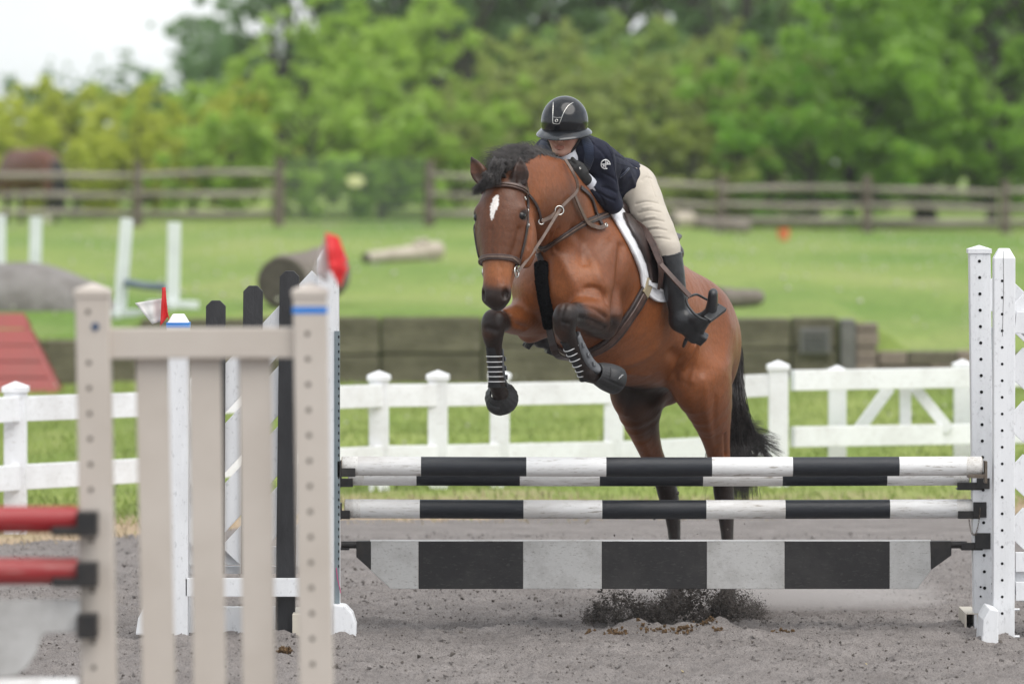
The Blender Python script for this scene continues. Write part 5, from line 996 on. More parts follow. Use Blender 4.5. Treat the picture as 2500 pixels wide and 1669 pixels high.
t = NT('bay_coat'); at = t.n('ShaderNodeAttribute', attribute_name='coat')
hz_ = t.noise(85, 6, .75, (1, 1, .5)); cc = t.mix(t.ramp(hz_, [(.3, (0, 0, 0)), (.7, (1, 1, 1))]), (.74, .74, .74, 1), (1.22, 1.22, 1.22, 1))
cm = t.mix(1.0, at.outputs['Color'], cc, 'MULTIPLY'); t.l(cm, t.b.inputs['Base Color'])
setin(t.b, Roughness=.42, Specular_IOR_Level=.34, Coat_Weight=.05, Coat_Roughness=.22)
bz = t.noise(14, 8, .65); t.bump(bz, .012, .55)
M_COAT = t.m
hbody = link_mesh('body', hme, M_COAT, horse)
HB = bvh_of(hbody)

M_EYE = surf('eye_gloss', (.006, .004, .003), rough=.12, spec=.4)
for s_ in (1, -1):
    mb = MB(); c0 = HD(.30, .024, .1015 * s_)
    bm = bmesh.new(); bmesh.ops.create_uvsphere(bm, u_segments=16, v_segments=10, radius=.023, matrix=Matrix.Translation(c0)); me = bpy.data.meshes.new('eye'); bm.to_mesh(me); bm.free()
    for p in me.polygons: p.use_smooth = True
    link_mesh('eye', me, M_EYE, horse)

# hair
t = NT('black_hair'); ob = t.noise(30, 4, .6); t.l(t.ramp(ob, [(.3, (.012, .010, .010)), (.75, (.095, .084, .080))]), t.b.inputs['Base Color']); setin(t.b, Roughness=.42, Specular_IOR_Level=.6)  # pale end of the ramp paints highlights into the black hair
M_HAIR = t.m
def strands(name, roots, mat, parent, r0=.0022, seg=9):
    """roots: list of lists of control points; each becomes a thin tapered three-sided strand"""
    vs, fs = [], []
    for pts in roots:
        q = densify([tuple(p) for p in pts], max(2, seg // (len(pts) - 1))); m = len(q); o = len(vs); rr = r0 * rng.uniform(.7, 1.3)
        for i, p in enumerate(q):
            p = Vector(p); d = (Vector(q[min(i + 1, m - 1)]) - Vector(q[max(i - 1, 0)])).normalized(); u = d.cross(Vector((.3, .2, 1))); u = (u if u.length > 1e-4 else Vector((1, 0, 0))).normalized(); w = d.cross(u)
            r = rr * (1 - .85 * (i / (m - 1)) ** 2)
            for a in (0, 2.094, 4.189): vs.append(p + (u * math.cos(a) + w * math.sin(a)) * r)
        fs += [(o + i * 3 + j, o + i * 3 + (j + 1) % 3, o + (i + 1) * 3 + (j + 1) % 3, o + (i + 1) * 3 + j) for i in range(m - 1) for j in range(3)]
    return link_mesh(name, np_mesh(name, np.array([tuple(v) for v in vs]), np.array(fs)), mat, parent)
g = rng.gauss
# mane: roots along the crest, swept to the far (viewer's left) side, short tufts standing up
crest = [P(1236, 432, 25.53), P(1262, 406, 25.60), P(1300, 392, 25.74), P(1345, 410, 25.88), P(1390, 444, 26.04), P(1432, 474, 26.18)]
cr = [Vector(p) for p in densify([tuple(p) for p in crest], 30)]
ms = []
def mane_lock(f_, cl, tuft):
    p = cr[min(int(f_ * (len(cr) - 1)), len(cr) - 1)] + Vector((g(0, .012) + .018, g(0, .012), g(0, .005))); h, nn, _, _ = HB.find_nearest(p); p = h - nn * .004
    up = (.008 + .018 * tuft + g(0, .004)) * (1 - .75 * min(1, max(0, f_ - .35) / .3)); Ln = (.13 + .03 * tuft + g(0, .014)) * (1 - .35 * f_) * (.45 + .55 * min(1, f_ / .28))
    cl = tuple(max(-1.4, min(1.4, a)) for a in cl); sd = Vector((-.9 + cl[0] * .3, -.2 + cl[1] * .3, 0)).normalized()
    w1, w2 = g(0, .004), g(0, .008)
    return [p, p + Vector((w1, 0, up * .75)) + sd * Ln * .10, p + Vector((w1, w2, up * 1.05)) + sd * Ln * .36, p + Vector((w2, w1, up * .45 + cl[2] * .02)) + sd * Ln * .72, p + Vector((w2, w2, -.035 + cl[2] * .05)) + sd * Ln]
for i in range(420):
    f0 = rng.random() ** 1.1; cl = (g(0, 1), g(0, 1), g(0, 1)); tf = max(0, g(0, 1))
    for j in range(20): ms.append(mane_lock(min(1, max(0, f0 + g(0, .012))), tuple(a + g(0, .25) for a in cl), tf))
for i in range(34):        # wind-lifted tufts along the top
    f0 = rng.uniform(.05, .62); p0 = cr[int(f0 * (len(cr) - 1))]; dx, dz, lift_ = g(-.028, .016), g(0, .008), rng.uniform(.025, .055)
    for j in range(16):
        h, nn, _, _ = HB.find_nearest(p0 + Vector((g(0, .010), g(0, .010), .01))); q = h - nn * .004; w1, w2 = g(0, .004), g(0, .007)
        ms.append([q, q + Vector((dx * .3 + w1, w1, lift_ * .6)), q + Vector((dx + w2, w2, lift_ + dz + w1)), q + Vector((dx * 1.7 + w2, w2, lift_ * .95 + dz * 1.5 + w2))])
strands('mane', ms, M_HAIR, horse, .0009, 12)
fs_ = []
def lock(pts, n, sp):
    off = [(g(0, sp), g(0, sp)) for _ in pts]
    for i in range(n):
        q = []
        for k_, (x, y, D_) in enumerate(pts): q.append(P(x + off[k_][0] + g(0, sp * (.35 + .18 * k_)), y + off[k_][1] + g(0, sp * (.35 + .18 * k_)), D_ + g(0, .006)))
        h, nn, _, _ = HB.find_nearest(q[0]); q[0] = h - nn * .004; fs_.append(q)
for i in range(26):      # locks thrown forward between the ears
    x = rng.uniform(1208, 1238); lock([(x, 428, 25.50), (x - 5, 402 + g(0, 6), 25.45), (x - 14, 408 + g(0, 6), 25.415), (x - 20, 438 + g(0, 8), 25.40)], 34, 4)
for i in range(22):      # forelock under the browband, swept to the viewer's left
    x = rng.uniform(1195, 1235); lock([(x, 436, 25.47), (x - 16, 424, 25.41), (1188 + g(0, 6), 440 + g(0, 4), 25.395), (1166 + g(0, 7), 464 + g(0, 8), 25.40)], 34, 3.4)
strands('forelock', fs_, M_HAIR, horse, .0013, 12)
tl = []
dk = T(-.86, .21)
for i in range(150):
    a, b = g(0, 1), rng.random(); wisp = rng.random() < .20; o = [(g(0, 4), g(0, 8)) for _ in range(6)]
    for j in range(22):
        e = lambda k_, sc=1.0: (o[k_][0] + g(0, 2.2 + .5 * k_) * sc, o[k_][1] + g(0, 5))
        p0 = T(-.80 - .11 * b, .205, .025 * g(0, .6))
        p1 = P(1758 + 13 * a + e(1)[0], 800 + e(1)[1], 27.43 + .02 * g(0, 1)); p2 = P(1786 + 8 * a + e(2)[0], 885 + e(2)[1], 27.47 + .03 * g(0, 1)); p3 = P(1790 + 10 * a + e(3)[0], 985 + e(3)[1], 27.47 + .04 * g(0, 1))
        if wisp: p4 = P(1815 + 14 * a + 14 * b + e(4)[0], 1056 + 14 * a + e(4)[1], 27.46); p5 = P(1845 + 62 * b + 6 * a + e(5)[0], 1098 + 30 * a + e(5)[1], 27.45)
        else: p4 = P(1794 + 18 * a + e(4)[0], 1085 + e(4)[1], 27.46); p5 = P(1800 + 24 * a + e(5)[0], 1185 + 26 * g(0, 1), 27.45)
        tl.append([p0, p1, p2, p3, p4, p5])
strands('tail', tl, M_HAIR, horse, .0018, 20)
# ---------------------------------------------------------------- tack
def leather(name, c, c2, rough=.42):
    return surf(name, c, c2, scale=25, rough=rough, bump=.0012, bscale=160, coat=.15)
M_BROWN = leather('brown_leather', (.045, .022, .016), (.085, .042, .030))
M_DBROWN = leather('dark_leather', (.020, .012, .011), (.040, .022, .019), .38)
M_REIN = leather('worn_rein_leather', (.075, .045, .032), (.14, .09, .065), .5)
M_STEEL = surf('polished_steel', (.75, .74, .70), (.55, .54, .50), scale=30, rough=.18, metal=1)
M_BLACKF = surf('black_fleece', (.004, .004, .005), (.008, .008, .009), scale=60, rough=.95, bump=.01, bscale=130, spec=.1)
M_WPAD = surf('white_cotton_pad', (.78, .78, .80), (.68, .68, .71), scale=14, rough=.9, bump=.002, bscale=300, sheen=.2)
M_ELASTIC = surf('tan_elastic', (.33, .27, .17), (.24, .20, .13), scale=30, rough=.9)
M_RUB = surf('black_rubber', (.020, .021, .022), (.038, .038, .040), scale=20, rough=.55, bump=.002, bscale=90)
M_NEO = surf('black_neoprene', (.010, .010, .012), (.020, .020, .022), scale=30, rough=.75)
M_GREYP = surf('grey_boot_shell', (.085, .088, .095), (.13, .135, .145), scale=40, rough=.5, bump=.001, bscale=200)
M_WHITE = surf('white_piping', (.75, .75, .75), rough=.6)
M_BSTEEL = surf('black_stirrup', (.014, .015, .017), (.030, .031, .033), scale=40, rough=.38)

def strap(bvh, name, pts, wdt, th, mat, parent, n=6, lift=.002):
    mb, pos, nor = px_strap(bvh, pts, wdt, th, n, lift); return mb.build(name, mat, parent), pos, nor
def to_h(p): d = p - HP; return d.dot(hf) / HLEN, d.dot(hn), d.dot(hl)
def to_t(p): d = p - HO; return d.dot(HU), d.dot(HV), d.dot(HW)
def mir_t(p): u, v, w = to_t(p); return T(u, v, -w)
def mir_tn(n): return n - HW * (2 * n.dot(HW))
def mir_h(p): t_, n_, l_ = to_h(p); return HD(t_, n_, -l_)
def mir_hn(n): return n - hl * (2 * n.dot(hl))
def on(p, lift):
    h, nn, _, _ = HB.find_nearest(p); return h + nn * lift, nn
def wrap(bvh, pts, lift):
    pos, nor = [], []
    for p in pts:
        h, nn, _, _ = bvh.find_nearest(Vector(p)); pos.append(h + nn * lift); nor.append(nn)
    for _ in range(2):
        pos = [pos[0]] + [(pos[i - 1] + pos[i] * 2 + pos[i + 1]) / 4 for i in range(1, len(pos) - 1)] + [pos[-1]]
        nor = [nor[0]] + [(nor[i - 1] + nor[i] * 2 + nor[i + 1]).normalized() for i in range(1, len(nor) - 1)] + [nor[-1]]
    return pos, nor

# bridle -----------------------------------------------------------
bridle = empty('bridle', HD(.1), 'brown leather snaffle bridle with reins on the jumping bay horse', 'bridle')
def head_loop(t0, tilt, a0, a1, n=26, r=.3):
    """points round the head at distance t along the face, angle 0 = front"""
    out_ = []
    for i in range(n + 1):
        a = lerp(a0, a1, i / n); o = HD(t0, -.03); d = hn * math.cos(a) + hl * math.sin(a) + hf * (tilt * abs(math.sin(a)))
        h = HB.ray_cast(o + d.normalized() * r, -d.normalized(), r * 1.2)
        if h[0] is not None: out_.append((h[0], h[1]))
    return out_
def loop_strap(name, lp, w_, th_, mat, lift=.002):
    pos = [a + b * lift for a, b in lp]; nor = [b for a, b in lp]
    for _ in range(2):
        pos = [pos[0]] + [(pos[i - 1] + pos[i] * 2 + pos[i + 1]) / 4 for i in range(1, len(pos) - 1)] + [pos[-1]]
        nor = [nor[0]] + [(nor[i - 1] + nor[i] * 2 + nor[i + 1]).normalized() for i in range(1, len(nor) - 1)] + [nor[-1]]
    return strap_from(pos, nor, w_, th_).build(name, mat, bridle)
loop_strap('browband', head_loop(.075, .03, -1.75, 1.75, 30), .026, .010, M_BROWN, .004)
loop_strap('browband_stitching', head_loop(.078, .03, -1.6, 1.6, 30), .003, .015, M_REIN, .004)
loop_strap('noseband', head_loop(.635, -.02, -1.85, 1.85, 30), .027, .008, M_BROWN, .003)
loop_strap('noseband_padding', head_loop(.637, -.02, -1.7, 1.7, 30), .010, .013, M_REIN, .003)
lc, cpos, cnor = strap(HB, 'cheekpiece', [(1284, 474), (1288, 493), (1287, 522), (1287, 541), (1282, 579), (1273, 617), (1267, 640)], .015, .005, M_DBROWN, bridle)
strap_from([mir_h(p) for p in cpos], [mir_hn(n_) for n_ in cnor], .015, .005).build('cheekpiece', M_DBROWN, bridle)
strap(HB, 'headpiece', [(1279, 440), (1284, 455), (1287, 474)], .022, .005, M_DBROWN, bridle)
strap(HB, 'throatlatch', [(1288, 476), (1297, 486), (1308, 503), (1315, 522), (1318, 536)], .013, .006, M_DBROWN, bridle, lift=.006)
bit = HD(.70, -.035, .073)
for s_ in (1, -1):
    b = HD(.705, -.030, .076 * s_); mb = MB(); mb.ring(b, hl, .026, .0042); mb.build('bit_ring', M_STEEL, bridle)
mb = MB(); mb.tube([HD(.70, -.03, -.085), HD(.705, -.02, 0), HD(.70, -.03, .085)], .007, 8); mb.build('bit_mouthpiece', M_STEEL, bridle)
for i, (t_, l_) in enumerate(((.14, .118), (.245, .121), (.36, .116))):
    o, nn = on(HD(t_, -.01, l_), .006); mb = MB(); mb.ring(o, nn, .009, .0022, 12, 6); mb.build('buckle', M_STEEL, bridle)
# reins: bit -> martingale ring -> hand, with the slack loop below the hand
ring_c, rn_ = hit(HB, 1356, 512); ring_c = ring_c + rn_ * .022
hand_p = P(1392, 442, 25.965)
def free_strap(name, pts, wdt, th, mat, parent, nor=(0, -1, .2)):
    q = [Vector(p) for p in densify([tuple(p) for p in pts], 6)]; return strap_from(q, [Vector(nor)] * len(q), wdt, th).build(name, mat, parent)
b0 = HD(.705, -.03, .085)
def PH_(x, y, l_):
    h, nn = hit(HB, x, y)
    if h is None: h, nn, _, _ = HB.find_nearest(P(x, y, 25.95))
    return h + nn * l_
free_strap('rein', [b0, lerp(b0, ring_c, .5) + Vector((0, 0, -.012)), ring_c, PH_(1379, 490, .016), PH_(1397, 470, .022), PH_(1395, 450, .03), PH_(1384, 424, .03), PH_(1372, 396, .02)], .014, .005, M_REIN, bridle, (.3, -.9, .2))
free_strap('rein', [HD(.705, -.03, -.085), HD(.62, -.10, -.085), HD(.45, -.2, -.08), T(.74, .28, -.16), T(.60, .34, -.13), P(1352, 412, 26.02)], .017, .005, M_REIN, bridle, (-.9, -.4, .1))
strap(HB, 'rein', [(1394, 474), (1404, 497), (1416, 523), (1428, 543), (1444, 553), (1458, 558), (1474, 554)], .020, .006, M_REIN, bridle, lift=.014)
strap(HB, 'rein', [(1415, 458), (1430, 470), (1443, 486), (1451, 512), (1460, 536), (1469, 550)], .020, .005, M_DBROWN, bridle, lift=.006)
mb = MB(); o, nn = hit(HB, 1473, 553); mb.ring(o + nn * .018, nn, .009, .003, 12, 6); mb.build('buckle', M_STEEL, bridle)

# breastplate and martingale ---------------------------------------
bp = empty('breastplate', T(.75, 0), 'brown leather breastplate with black sheepskin strap on the horse chest', 'breastplate')
lb, bpos, bnor = strap(HB, 'shoulder_strap', [(1326, 608), (1346, 595), (1370, 579), (1417, 549), (1440, 538), (1462, 530), (1484, 523)], .030, .008, M_DBROWN, bp)
strap(HB, 'strap_piping', [(1326, 607), (1346, 594), (1370, 578), (1417, 548), (1440, 537), (1462, 529), (1484, 522)], .006, .013, M_REIN, bp)
q = [mir_t(p) for p in bpos]; pos, nor = wrap(HB, q, .002); strap_from(pos, nor, .030, .008).build('shoulder_strap', M_DBROWN, bp)
mb = MB(); mb.ring(ring_c, (.25, -.9, .1), .020, .0032, 22, 8); mb.build('martingale_ring', M_STEEL, bp)
bk, bkn = hit(HB, 1317, 538); bk = bk + bkn * .012
free_strap('martingale_strap', [ring_c + Vector((-.016, -.004, -.01)), lerp(ring_c, bk, .5) + Vector((0, -.006, -.006)), bk], .018, .006, M_REIN, bp, (.3, -.9, .1))
mb = MB(); mb.ring(bk, (.3, -.9, .1), .013, .003, 14, 6); mb.build('buckle', M_STEEL, bp)
cr_, crn = hit(HB, 1314, 612); cr_ = cr_ + crn * .018
mb = MB(); mb.ring(cr_, crn, .018, .0035, 16, 6); mb.build('chest_ring', M_STEEL, bp)
for dx, dz in ((.012, -.012), (-.012, -.018)):
    mb = MB(); mb.ring(cr_ + Vector((dx, -.012, dz)), (dx * 40, -.6, .3), .013, .003, 14, 6, 1.5); mb.build('snap_hook', M_STEEL, bp)
cs, cspos, csnor = strap(HB, 'chest_strap', [(1318, 618), (1321, 632), (1325, 652)], .028, .006, M_DBROWN, bp, lift=.006)
# sheepskin sleeve: fuzzy tube down the breast
fp, fn = [], []
for q in densify([(1324, 648), (1327, 690), (1334, 738), (1344, 790)], 6):
    h, nn = hit(HB, *q)
    if h is not None and h.y > 25.70: fp.append(h); fn.append(nn)
SF = SDF(np.min([npv(p) for p in fp], 0) - .1, np.max([npv(p) for p in fp], 0) + .1, .004)
SF.chain([(p + n_ * .012, .036 - .008 * (i / len(fp)), .022) for i, (p, n_) in enumerate(zip(fp, fn))], side=(1, .2, 0), k=.0)
fme = SF.mesh('sheepskin_sleeve', 1); fv = verts_of(fme); fv += NR.normal(0, .0016, fv.shape); fme.vertices.foreach_set('co', fv.astype(np.float32).ravel()); link_mesh('sheepskin_sleeve', fme, M_BLACKF, bp)
tail_pts = [fp[-1] + fn[-1] * .012, T(.60, -.43, .0), T(.45, -.405, .0), T(.33, -.395, .0)]
free_strap('girth_loop', tail_pts, .034, .008, M_DBROWN, bp, (0, -.6, -.8))

# saddle pad --------------------------------------------------------
pad = empty('saddle_pad', T(.1, .35), 'white quilted saddle pad under the brown jumping saddle', 'saddle pad')
def side_sheet(name, A, B, nu, nv, lift, th, mat, parent, both=True, quilt=0.0, bulge=None, trunk=None):
    """sheet on the flank between two photo polylines A (front/lower edge) and B (rear/upper edge)"""
    qa, qb = densify(A, 6), densify(B, 6); grid = []
    for i in range(nu + 1):
        a = qa[round(i / nu * (len(qa) - 1))]; b = qb[round(i / nu * (len(qb) - 1))]; row = []
        for j in range(nv + 1):
            x = a + (b - a) * (j / nv); h, nn = hit(HB, *x)
            if h is None: h, nn, _, _ = HB.find_nearest(P(x[0], x[1], 26.4))
            row.append([h, nn])
        grid.append(row)
    for _ in range(3):
        G = [[list(c_) for c_ in r_] for r_ in grid]
        for i in range(nu + 1):
            for j in range(nv + 1):
                nb = [grid[a][b_] for a, b_ in ((i - 1, j), (i + 1, j), (i, j - 1), (i, j + 1)) if 0 <= a <= nu and 0 <= b_ <= nv]
                s0, s1 = Vector(), Vector()
                for q in nb: s0 += q[0]; s1 += q[1]
                if 0 < i < nu and 0 < j < nv: G[i][j][0] = grid[i][j][0] * .5 + s0 / len(nb) * .5
                G[i][j][1] = (grid[i][j][1] + s1 / len(nb)).normalized()
        grid = G
    res = []
    for side in ((0, 1) if both else (0,)):
        mb = MB(); out_, inn = [], []
        for i in range(nu + 1):
            for j in range(nv + 1):
                h, nn = grid[i][j]; f_ = 0 if bulge is None else bulge(i / nu, j / nv)
                q = quilt * abs(math.sin(i * 1.05 + j * .8)) * abs(math.sin(i * 1.05 - j * .8)) if quilt else 0
                o = h + nn * (lift + th + f_ + q); p = h + nn * (lift + f_)
                if side: o, p = mir_t(o), mir_t(p)
                out_.append(o); inn.append(p)
        N = (nu + 1) * (nv + 1); w_ = nv + 1
        fs = []
        for i in range(nu):
            for j in range(nv):
                a, b, c_, d = i * w_ + j, i * w_ + j + 1, (i + 1) * w_ + j + 1, (i + 1) * w_ + j
                fs.append((a, b, c_, d)); fs.append((N + a, N + d, N + c_, N + b))
        rim = [i * w_ for i in range(nu + 1)] + [nu * w_ + j for j in range(1, w_)] + [i * w_ + nv for i in range(nu - 1, -1, -1)] + [j for j in range(nv - 1, 0, -1)]
        for a, b in zip(rim, rim[1:] + rim[:1]): fs.append((a, b, N + b, N + a))
        mb.add(out_ + inn, fs, True); res.append(mb.build(name, mat, parent))
    return res, grid
side_sheet('pad_half', [(1462, 488), (1479, 511), (1507, 557), (1538, 613), (1558, 664), (1565, 704), (1584, 726), (1604, 737), (1628, 737)],
           [(1500, 488), (1530, 520), (1570, 560), (1610, 600), (1640, 640), (1650, 670), (1660, 690), (1665, 705), (1665, 718)], 40, 16, .004, .010, M_WPAD, pad, quilt=.006)
side_sheet('pad_binding', [(1462, 488), (1479, 511), (1507, 557), (1538, 613), (1558, 664), (1565, 704), (1584, 726), (1604, 737), (1628, 737)],
           [(1467, 487), (1484, 510), (1512, 556), (1543, 612), (1563, 663), (1569, 701), (1587, 722), (1606, 733), (1628, 733)], 44, 2, .005, .014, M_WPAD, pad)
# saddle ------------------------------------------------------------
saddle = empty('saddle', T(.1, .38), 'dark brown leather jumping saddle with girth and black stirrups', 'saddle')
lo_ = [min(T(u, v, w)[i] for u in (-.45, .5) for v in (.2, .6) for w in (-.3, .3)) for i in range(3)]; hi_ = [max(T(u, v, w)[i] for u in (-.45, .5) for v in (.2, .6) for w in (-.3, .3)) for i in range(3)]
SS = SDF(lo_, hi_, .006)
SS.chain([(T(.33, .385), .07, .035), (T(.22, .37), .075, .035), (T(.05, .355), .11, .03), (T(-.10, .375), .145, .03), (T(-.19, .42), .12, .025)], side=HW, k=.02, fine=3)
for s_ in (1, -1): SS.chain([(T(.33, .36, .05 * s_), .04, .045), (T(.1, .315, .10 * s_), .05, .05), (T(-.15, .32, .11 * s_), .05, .05)], side=HW, k=.03)
link_mesh('seat', SS.mesh('seat', 2), M_DBROWN, saddle)
side_sheet('under_flap', [(1512, 528), (1526, 556), (1548, 598), (1565, 634), (1574, 664), (1578, 690)], [(1575, 545), (1600, 575), (1615, 605), (1628, 640), (1630, 670), (1620, 700)], 26, 8, .018, .012, M_DBROWN, saddle)
FE = [P(*q) for q in ((1512, 540, 26.40), (1526, 533, 26.385), (1546, 538, 26.35), (1573, 557, 26.30), (1594, 588, 26.26), (1608, 622, 26.235), (1616, 645, 26.22), (1616, 675, 26.23), (1611, 702, 26.26))]
fe = [Vector(p) for p in densify([tuple(p) for p in FE], 4)]
def flap_row(p, j):
    q = p - HU * (.20 * j); h, nn, _, _ = HB.find_nearest(q); s_ = h + nn * .035; k_ = min(1, j * 2.2); return lerp(q, s_, k_ * .85), nn
for side in (0, 1):
    f_ = (lambda p: mir_t(p)) if side else (lambda p: p); mb = MB(); nv = 8; o1, o2 = [], []
    for p in fe:
        for j in range(nv + 1):
            q, nn = flap_row(p, j / nv); o1.append(f_(q + nn * .004)); o2.append(f_(q - nn * .005))
    N = len(o1); w_ = nv + 1; nu = len(fe) - 1; fs = []
    for i in range(nu):
        for j in range(nv):
            a, b, c_, d = i * w_ + j, i * w_ + j + 1, (i + 1) * w_ + j + 1, (i + 1) * w_ + j; fs += [(a, b, c_, d), (N + a, N + d, N + c_, N + b)]
    rim = [i * w_ for i in range(nu + 1)] + [nu * w_ + j for j in range(1, w_)] + [i * w_ + nv for i in range(nu - 1, -1, -1)] + [j for j in range(nv - 1, 0, -1)]
    for a, b in zip(rim, rim[1:] + rim[:1]): fs.append((a, b, N + b, N + a))
    mb.add(o1 + o2, fs, True); mb.build('flap', M_DBROWN, saddle)
    nn_ = (0, -1, .1) if not side else (-.6, -.8, 0)
    strap_from([f_(p + Vector((-.006, -.006, -.004))) for p in fe], [Vector(nn_)] * len(fe), [.012 + .022 * math.sin(math.pi * i / nu) for i in range(nu + 1)], .010).build('knee_roll', M_BROWN, saddle)
    mb = MB(); mb.tube([f_(p + Vector((.004, -.012, .004))) for p in fe], .004, 8); mb.build('flap_welt', M_BROWN, saddle)
# girth: visible run from the photo, then under the chest and up the far side
g1 = []
for q in densify([(1571, 712), (1556, 740), (1540, 764), (1507, 811), (1480, 838)], 5):
    h, nn = hit(HB, *q); g1.append((h, nn))
u_e, v_e, w_e = to_t(g1[-1][0])
for i in range(1, 14):
    a = i / 13; ang = lerp(math.atan2(v_e + .02, w_e), -math.pi - math.atan2(v_e + .02, w_e), a); uu = u_e + .02 * math.sin(math.pi * a)
    o = T(uu, -.02, 0); d = HW * math.cos(ang) + HV * math.sin(ang); h = HB.ray_cast(o, d, .6)
    if h[0] is not None: g1.append((h[0], h[1] if h[1].dot(d) > 0 else -h[1]))
for h, nn in g1[20::-1][:21]: g1.append((mir_t(h), mir_tn(nn)))
pos = [a + b * .004 for a, b in g1]; nor = [b for a, b in g1]
for _ in range(3):
    pos = [pos[0]] + [(pos[i - 1] + pos[i] * 2 + pos[i + 1]) / 4 for i in range(1, len(pos) - 1)] + [pos[-1]]; nor = [nor[0]] + [(nor[i - 1] + nor[i] * 2 + nor[i + 1]).normalized() for i in range(1, len(nor) - 1)] + [nor[-1]]
strap_from(pos, nor, .070, .012).build('girth', M_DBROWN, saddle)
strap_from([p + n_ * .006 for p, n_ in zip(pos, nor)], nor, .030, .012).build('girth_overlay', M_BROWN, saddle)
strap(HB, 'girth_elastic', [(1580, 686), (1576, 698), (1571, 712), (1567, 720)], .050, .014, M_ELASTIC, saddle, lift=.010)
strap(HB, 'pad_keeper', [(1573, 690), (1590, 698), (1606, 706), (1622, 713)], .026, .012, M_WPAD, pad, lift=.016)
# stirrups: left one built from the photo, right one hangs on the far side
def stirrup(fn, par):
    far_side = fn(P(1612, 645, 26.14)).x < .5
    lth = [fn(P(1612, 645, 26.14)), fn(P(1645, 682, 26.14)), fn(P(1684, 724, 26.15))]
    free = lambda name, pts, w_, th_, mat, nor_: strap_from([Vector(p) for p in densify([tuple(p) for p in pts], 6)], [Vector(nor_)] * (6 * (len(pts) - 1) + 1), w_, th_).build(name, mat, par)
    free('stirrup_leather', lth, .026, .007, M_BROWN, (.5, -.8, .3))
    st = empty('stirrup_root'); 
    bpy.data.objects.remove(st)
    near = [fn(P(*q)) for q in ((1690, 721, 26.16), (1677, 728, 26.14), (1678, 742, 26.13), (1690, 760, 26.12), (1706, 774, 26.12), (1722, 781, 26.13), (1729, 782, 26.15))]
    far = [fn(P(*q)) for q in ((1690, 721, 26.16), (1702, 719, 26.20), (1718, 727, 26.24), (1736, 736, 26.27), (1754, 744, 26.27), (1763, 750, 26.25))]
    mb = MB(); mb.tube([Vector(p) for p in densify([tuple(p) for p in near], 5)], .0062, 8); mb.tube([Vector(p) for p in densify([tuple(p) for p in far], 5)], .0062, 8)
    mb.build('stirrup_arch', M_BSTEEL, par)
    mb = MB(); mb.beam(fn(P(1725, 781, 26.14)), fn(P(1765, 751, 26.25)), .022, .042, up=(.5, 0, .8)); mb.build('stirrup_tread', M_BSTEEL, par, bevel=.006)
stirrup(lambda p: p, saddle)
R_OFF = P(1300, 832, 26.60) - mir_t(P(1745, 768, 26.2))
stirrup(lambda p: mir_t(p) + R_OFF, saddle)

# leg boots -----------------------------------------------------------
def tendon_boot(axis, fwd, lat, label):
    """axis: knee-end to fetlock points; fwd: direction of the shin front; lat: outer side"""
    e = empty('tendon_boot', axis[-1], label, 'horse boot', 'tendon boots on the front legs')
    q = [Vector(p) for p in densify([tuple(p) for p in axis], 6)]; m = len(q); mb = MB(); vs = []; n = 20
    fw, lt = Vector(fwd).normalized(), Vector(lat).normalized()
    def prof(i, a, off):
        f_ = i / (m - 1); r = .0408 - .003 * math.sin(math.pi * f_) + .008 * max(0, f_ - .7) / .3; return q[i] + (fw * math.cos(a) * 1.05 + lt * math.sin(a) * .95) * (r + off)
    for i in range(m):
        for j in range(n): vs.append(prof(i, 2 * math.pi * j / n, 0))
    mb.add(vs, [(i * n + j, i * n + (j + 1) % n, (i + 1) * n + (j + 1) % n, (i + 1) * n + j) for i in range(m - 1) for j in range(n)], True)
    mb.add(vs[:n], [tuple(range(n))]); mb.add(vs[-n:], [tuple(range(n))]); mb.build('sleeve', M_NEO, e)
    for f_ in (.22, .34, .46, .58, .70, .82):           # white-edged elastic straps
        i = f_ * (m - 1); i0 = int(i); cpts = []
        for j in range(-6, 9):
            a = j * .24; p = lerp(prof(i0, a, .0022), prof(min(i0 + 1, m - 1), a, .0022), i - i0); cpts.append(p)
        mb = MB(); mb.tube(cpts, .0022, 6); mb.build('strap_edge', M_WHITE, e)
    sh, N2 = [], 9                                        # hard shell behind
    mb = MB(); i_a = max(1, int(m * .02))
    for k_ in (0.009, 0.001):
        for i in range(i_a, m):
            wd = .55 + .35 * math.sin(math.pi * (i - i_a) / (m - i_a))
            for j in range(N2): a = math.radians(135) + (j / (N2 - 1) - .5) * 2 * wd * 1.5; sh.append(prof(i, a, k_))
    mm = m - i_a; fs = []
    for i in range(mm - 1):
        for j in range(N2 - 1):
            a, b, c_, d = i * N2 + j, i * N2 + j + 1, (i + 1) * N2 + j + 1, (i + 1) * N2 + j; o = mm * N2; fs += [(a, b, c_, d), (o + a, o + d, o + c_, o + b)]
    rim = [i * N2 for i in range(mm)] + [(mm - 1) * N2 + j for j in range(1, N2)] + [i * N2 + N2 - 1 for i in range(mm - 2, -1, -1)] + [j for j in range(N2 - 2, 0, -1)]
    for a, b in zip(rim, rim[1:] + rim[:1]): fs.append((a, b, mm * N2 + b, mm * N2 + a))
    mb.add(sh, fs, True); mb.build('shell', M_GREYP, e)
    for f_ in (.30, .52, .74):
        i = int(f_ * (m - 1)); a = math.radians(95); p = prof(i, a, .012)
        mb = MB(); mb.box((-.011, -.011, -.003), (.011, .011, .003), Matrix.Translation(p) @ (prof(i, a, 1) - prof(i, a, 0)).to_track_quat('Z', 'Y').to_matrix().to_4x4()); mb.build('closure_tab', M_GREYP, e, bevel=.002)
        mb = MB(); mb.tube([p, p + (prof(i, a, 1) - prof(i, a, 0)).normalized() * .006], .004, 8); mb.build('stud', M_STEEL, e)
    return e
axL = [P(1389, 824, 25.65), P(1404, 854, 25.68), P(1424, 890, 25.72), P(1440, 914, 25.75)]
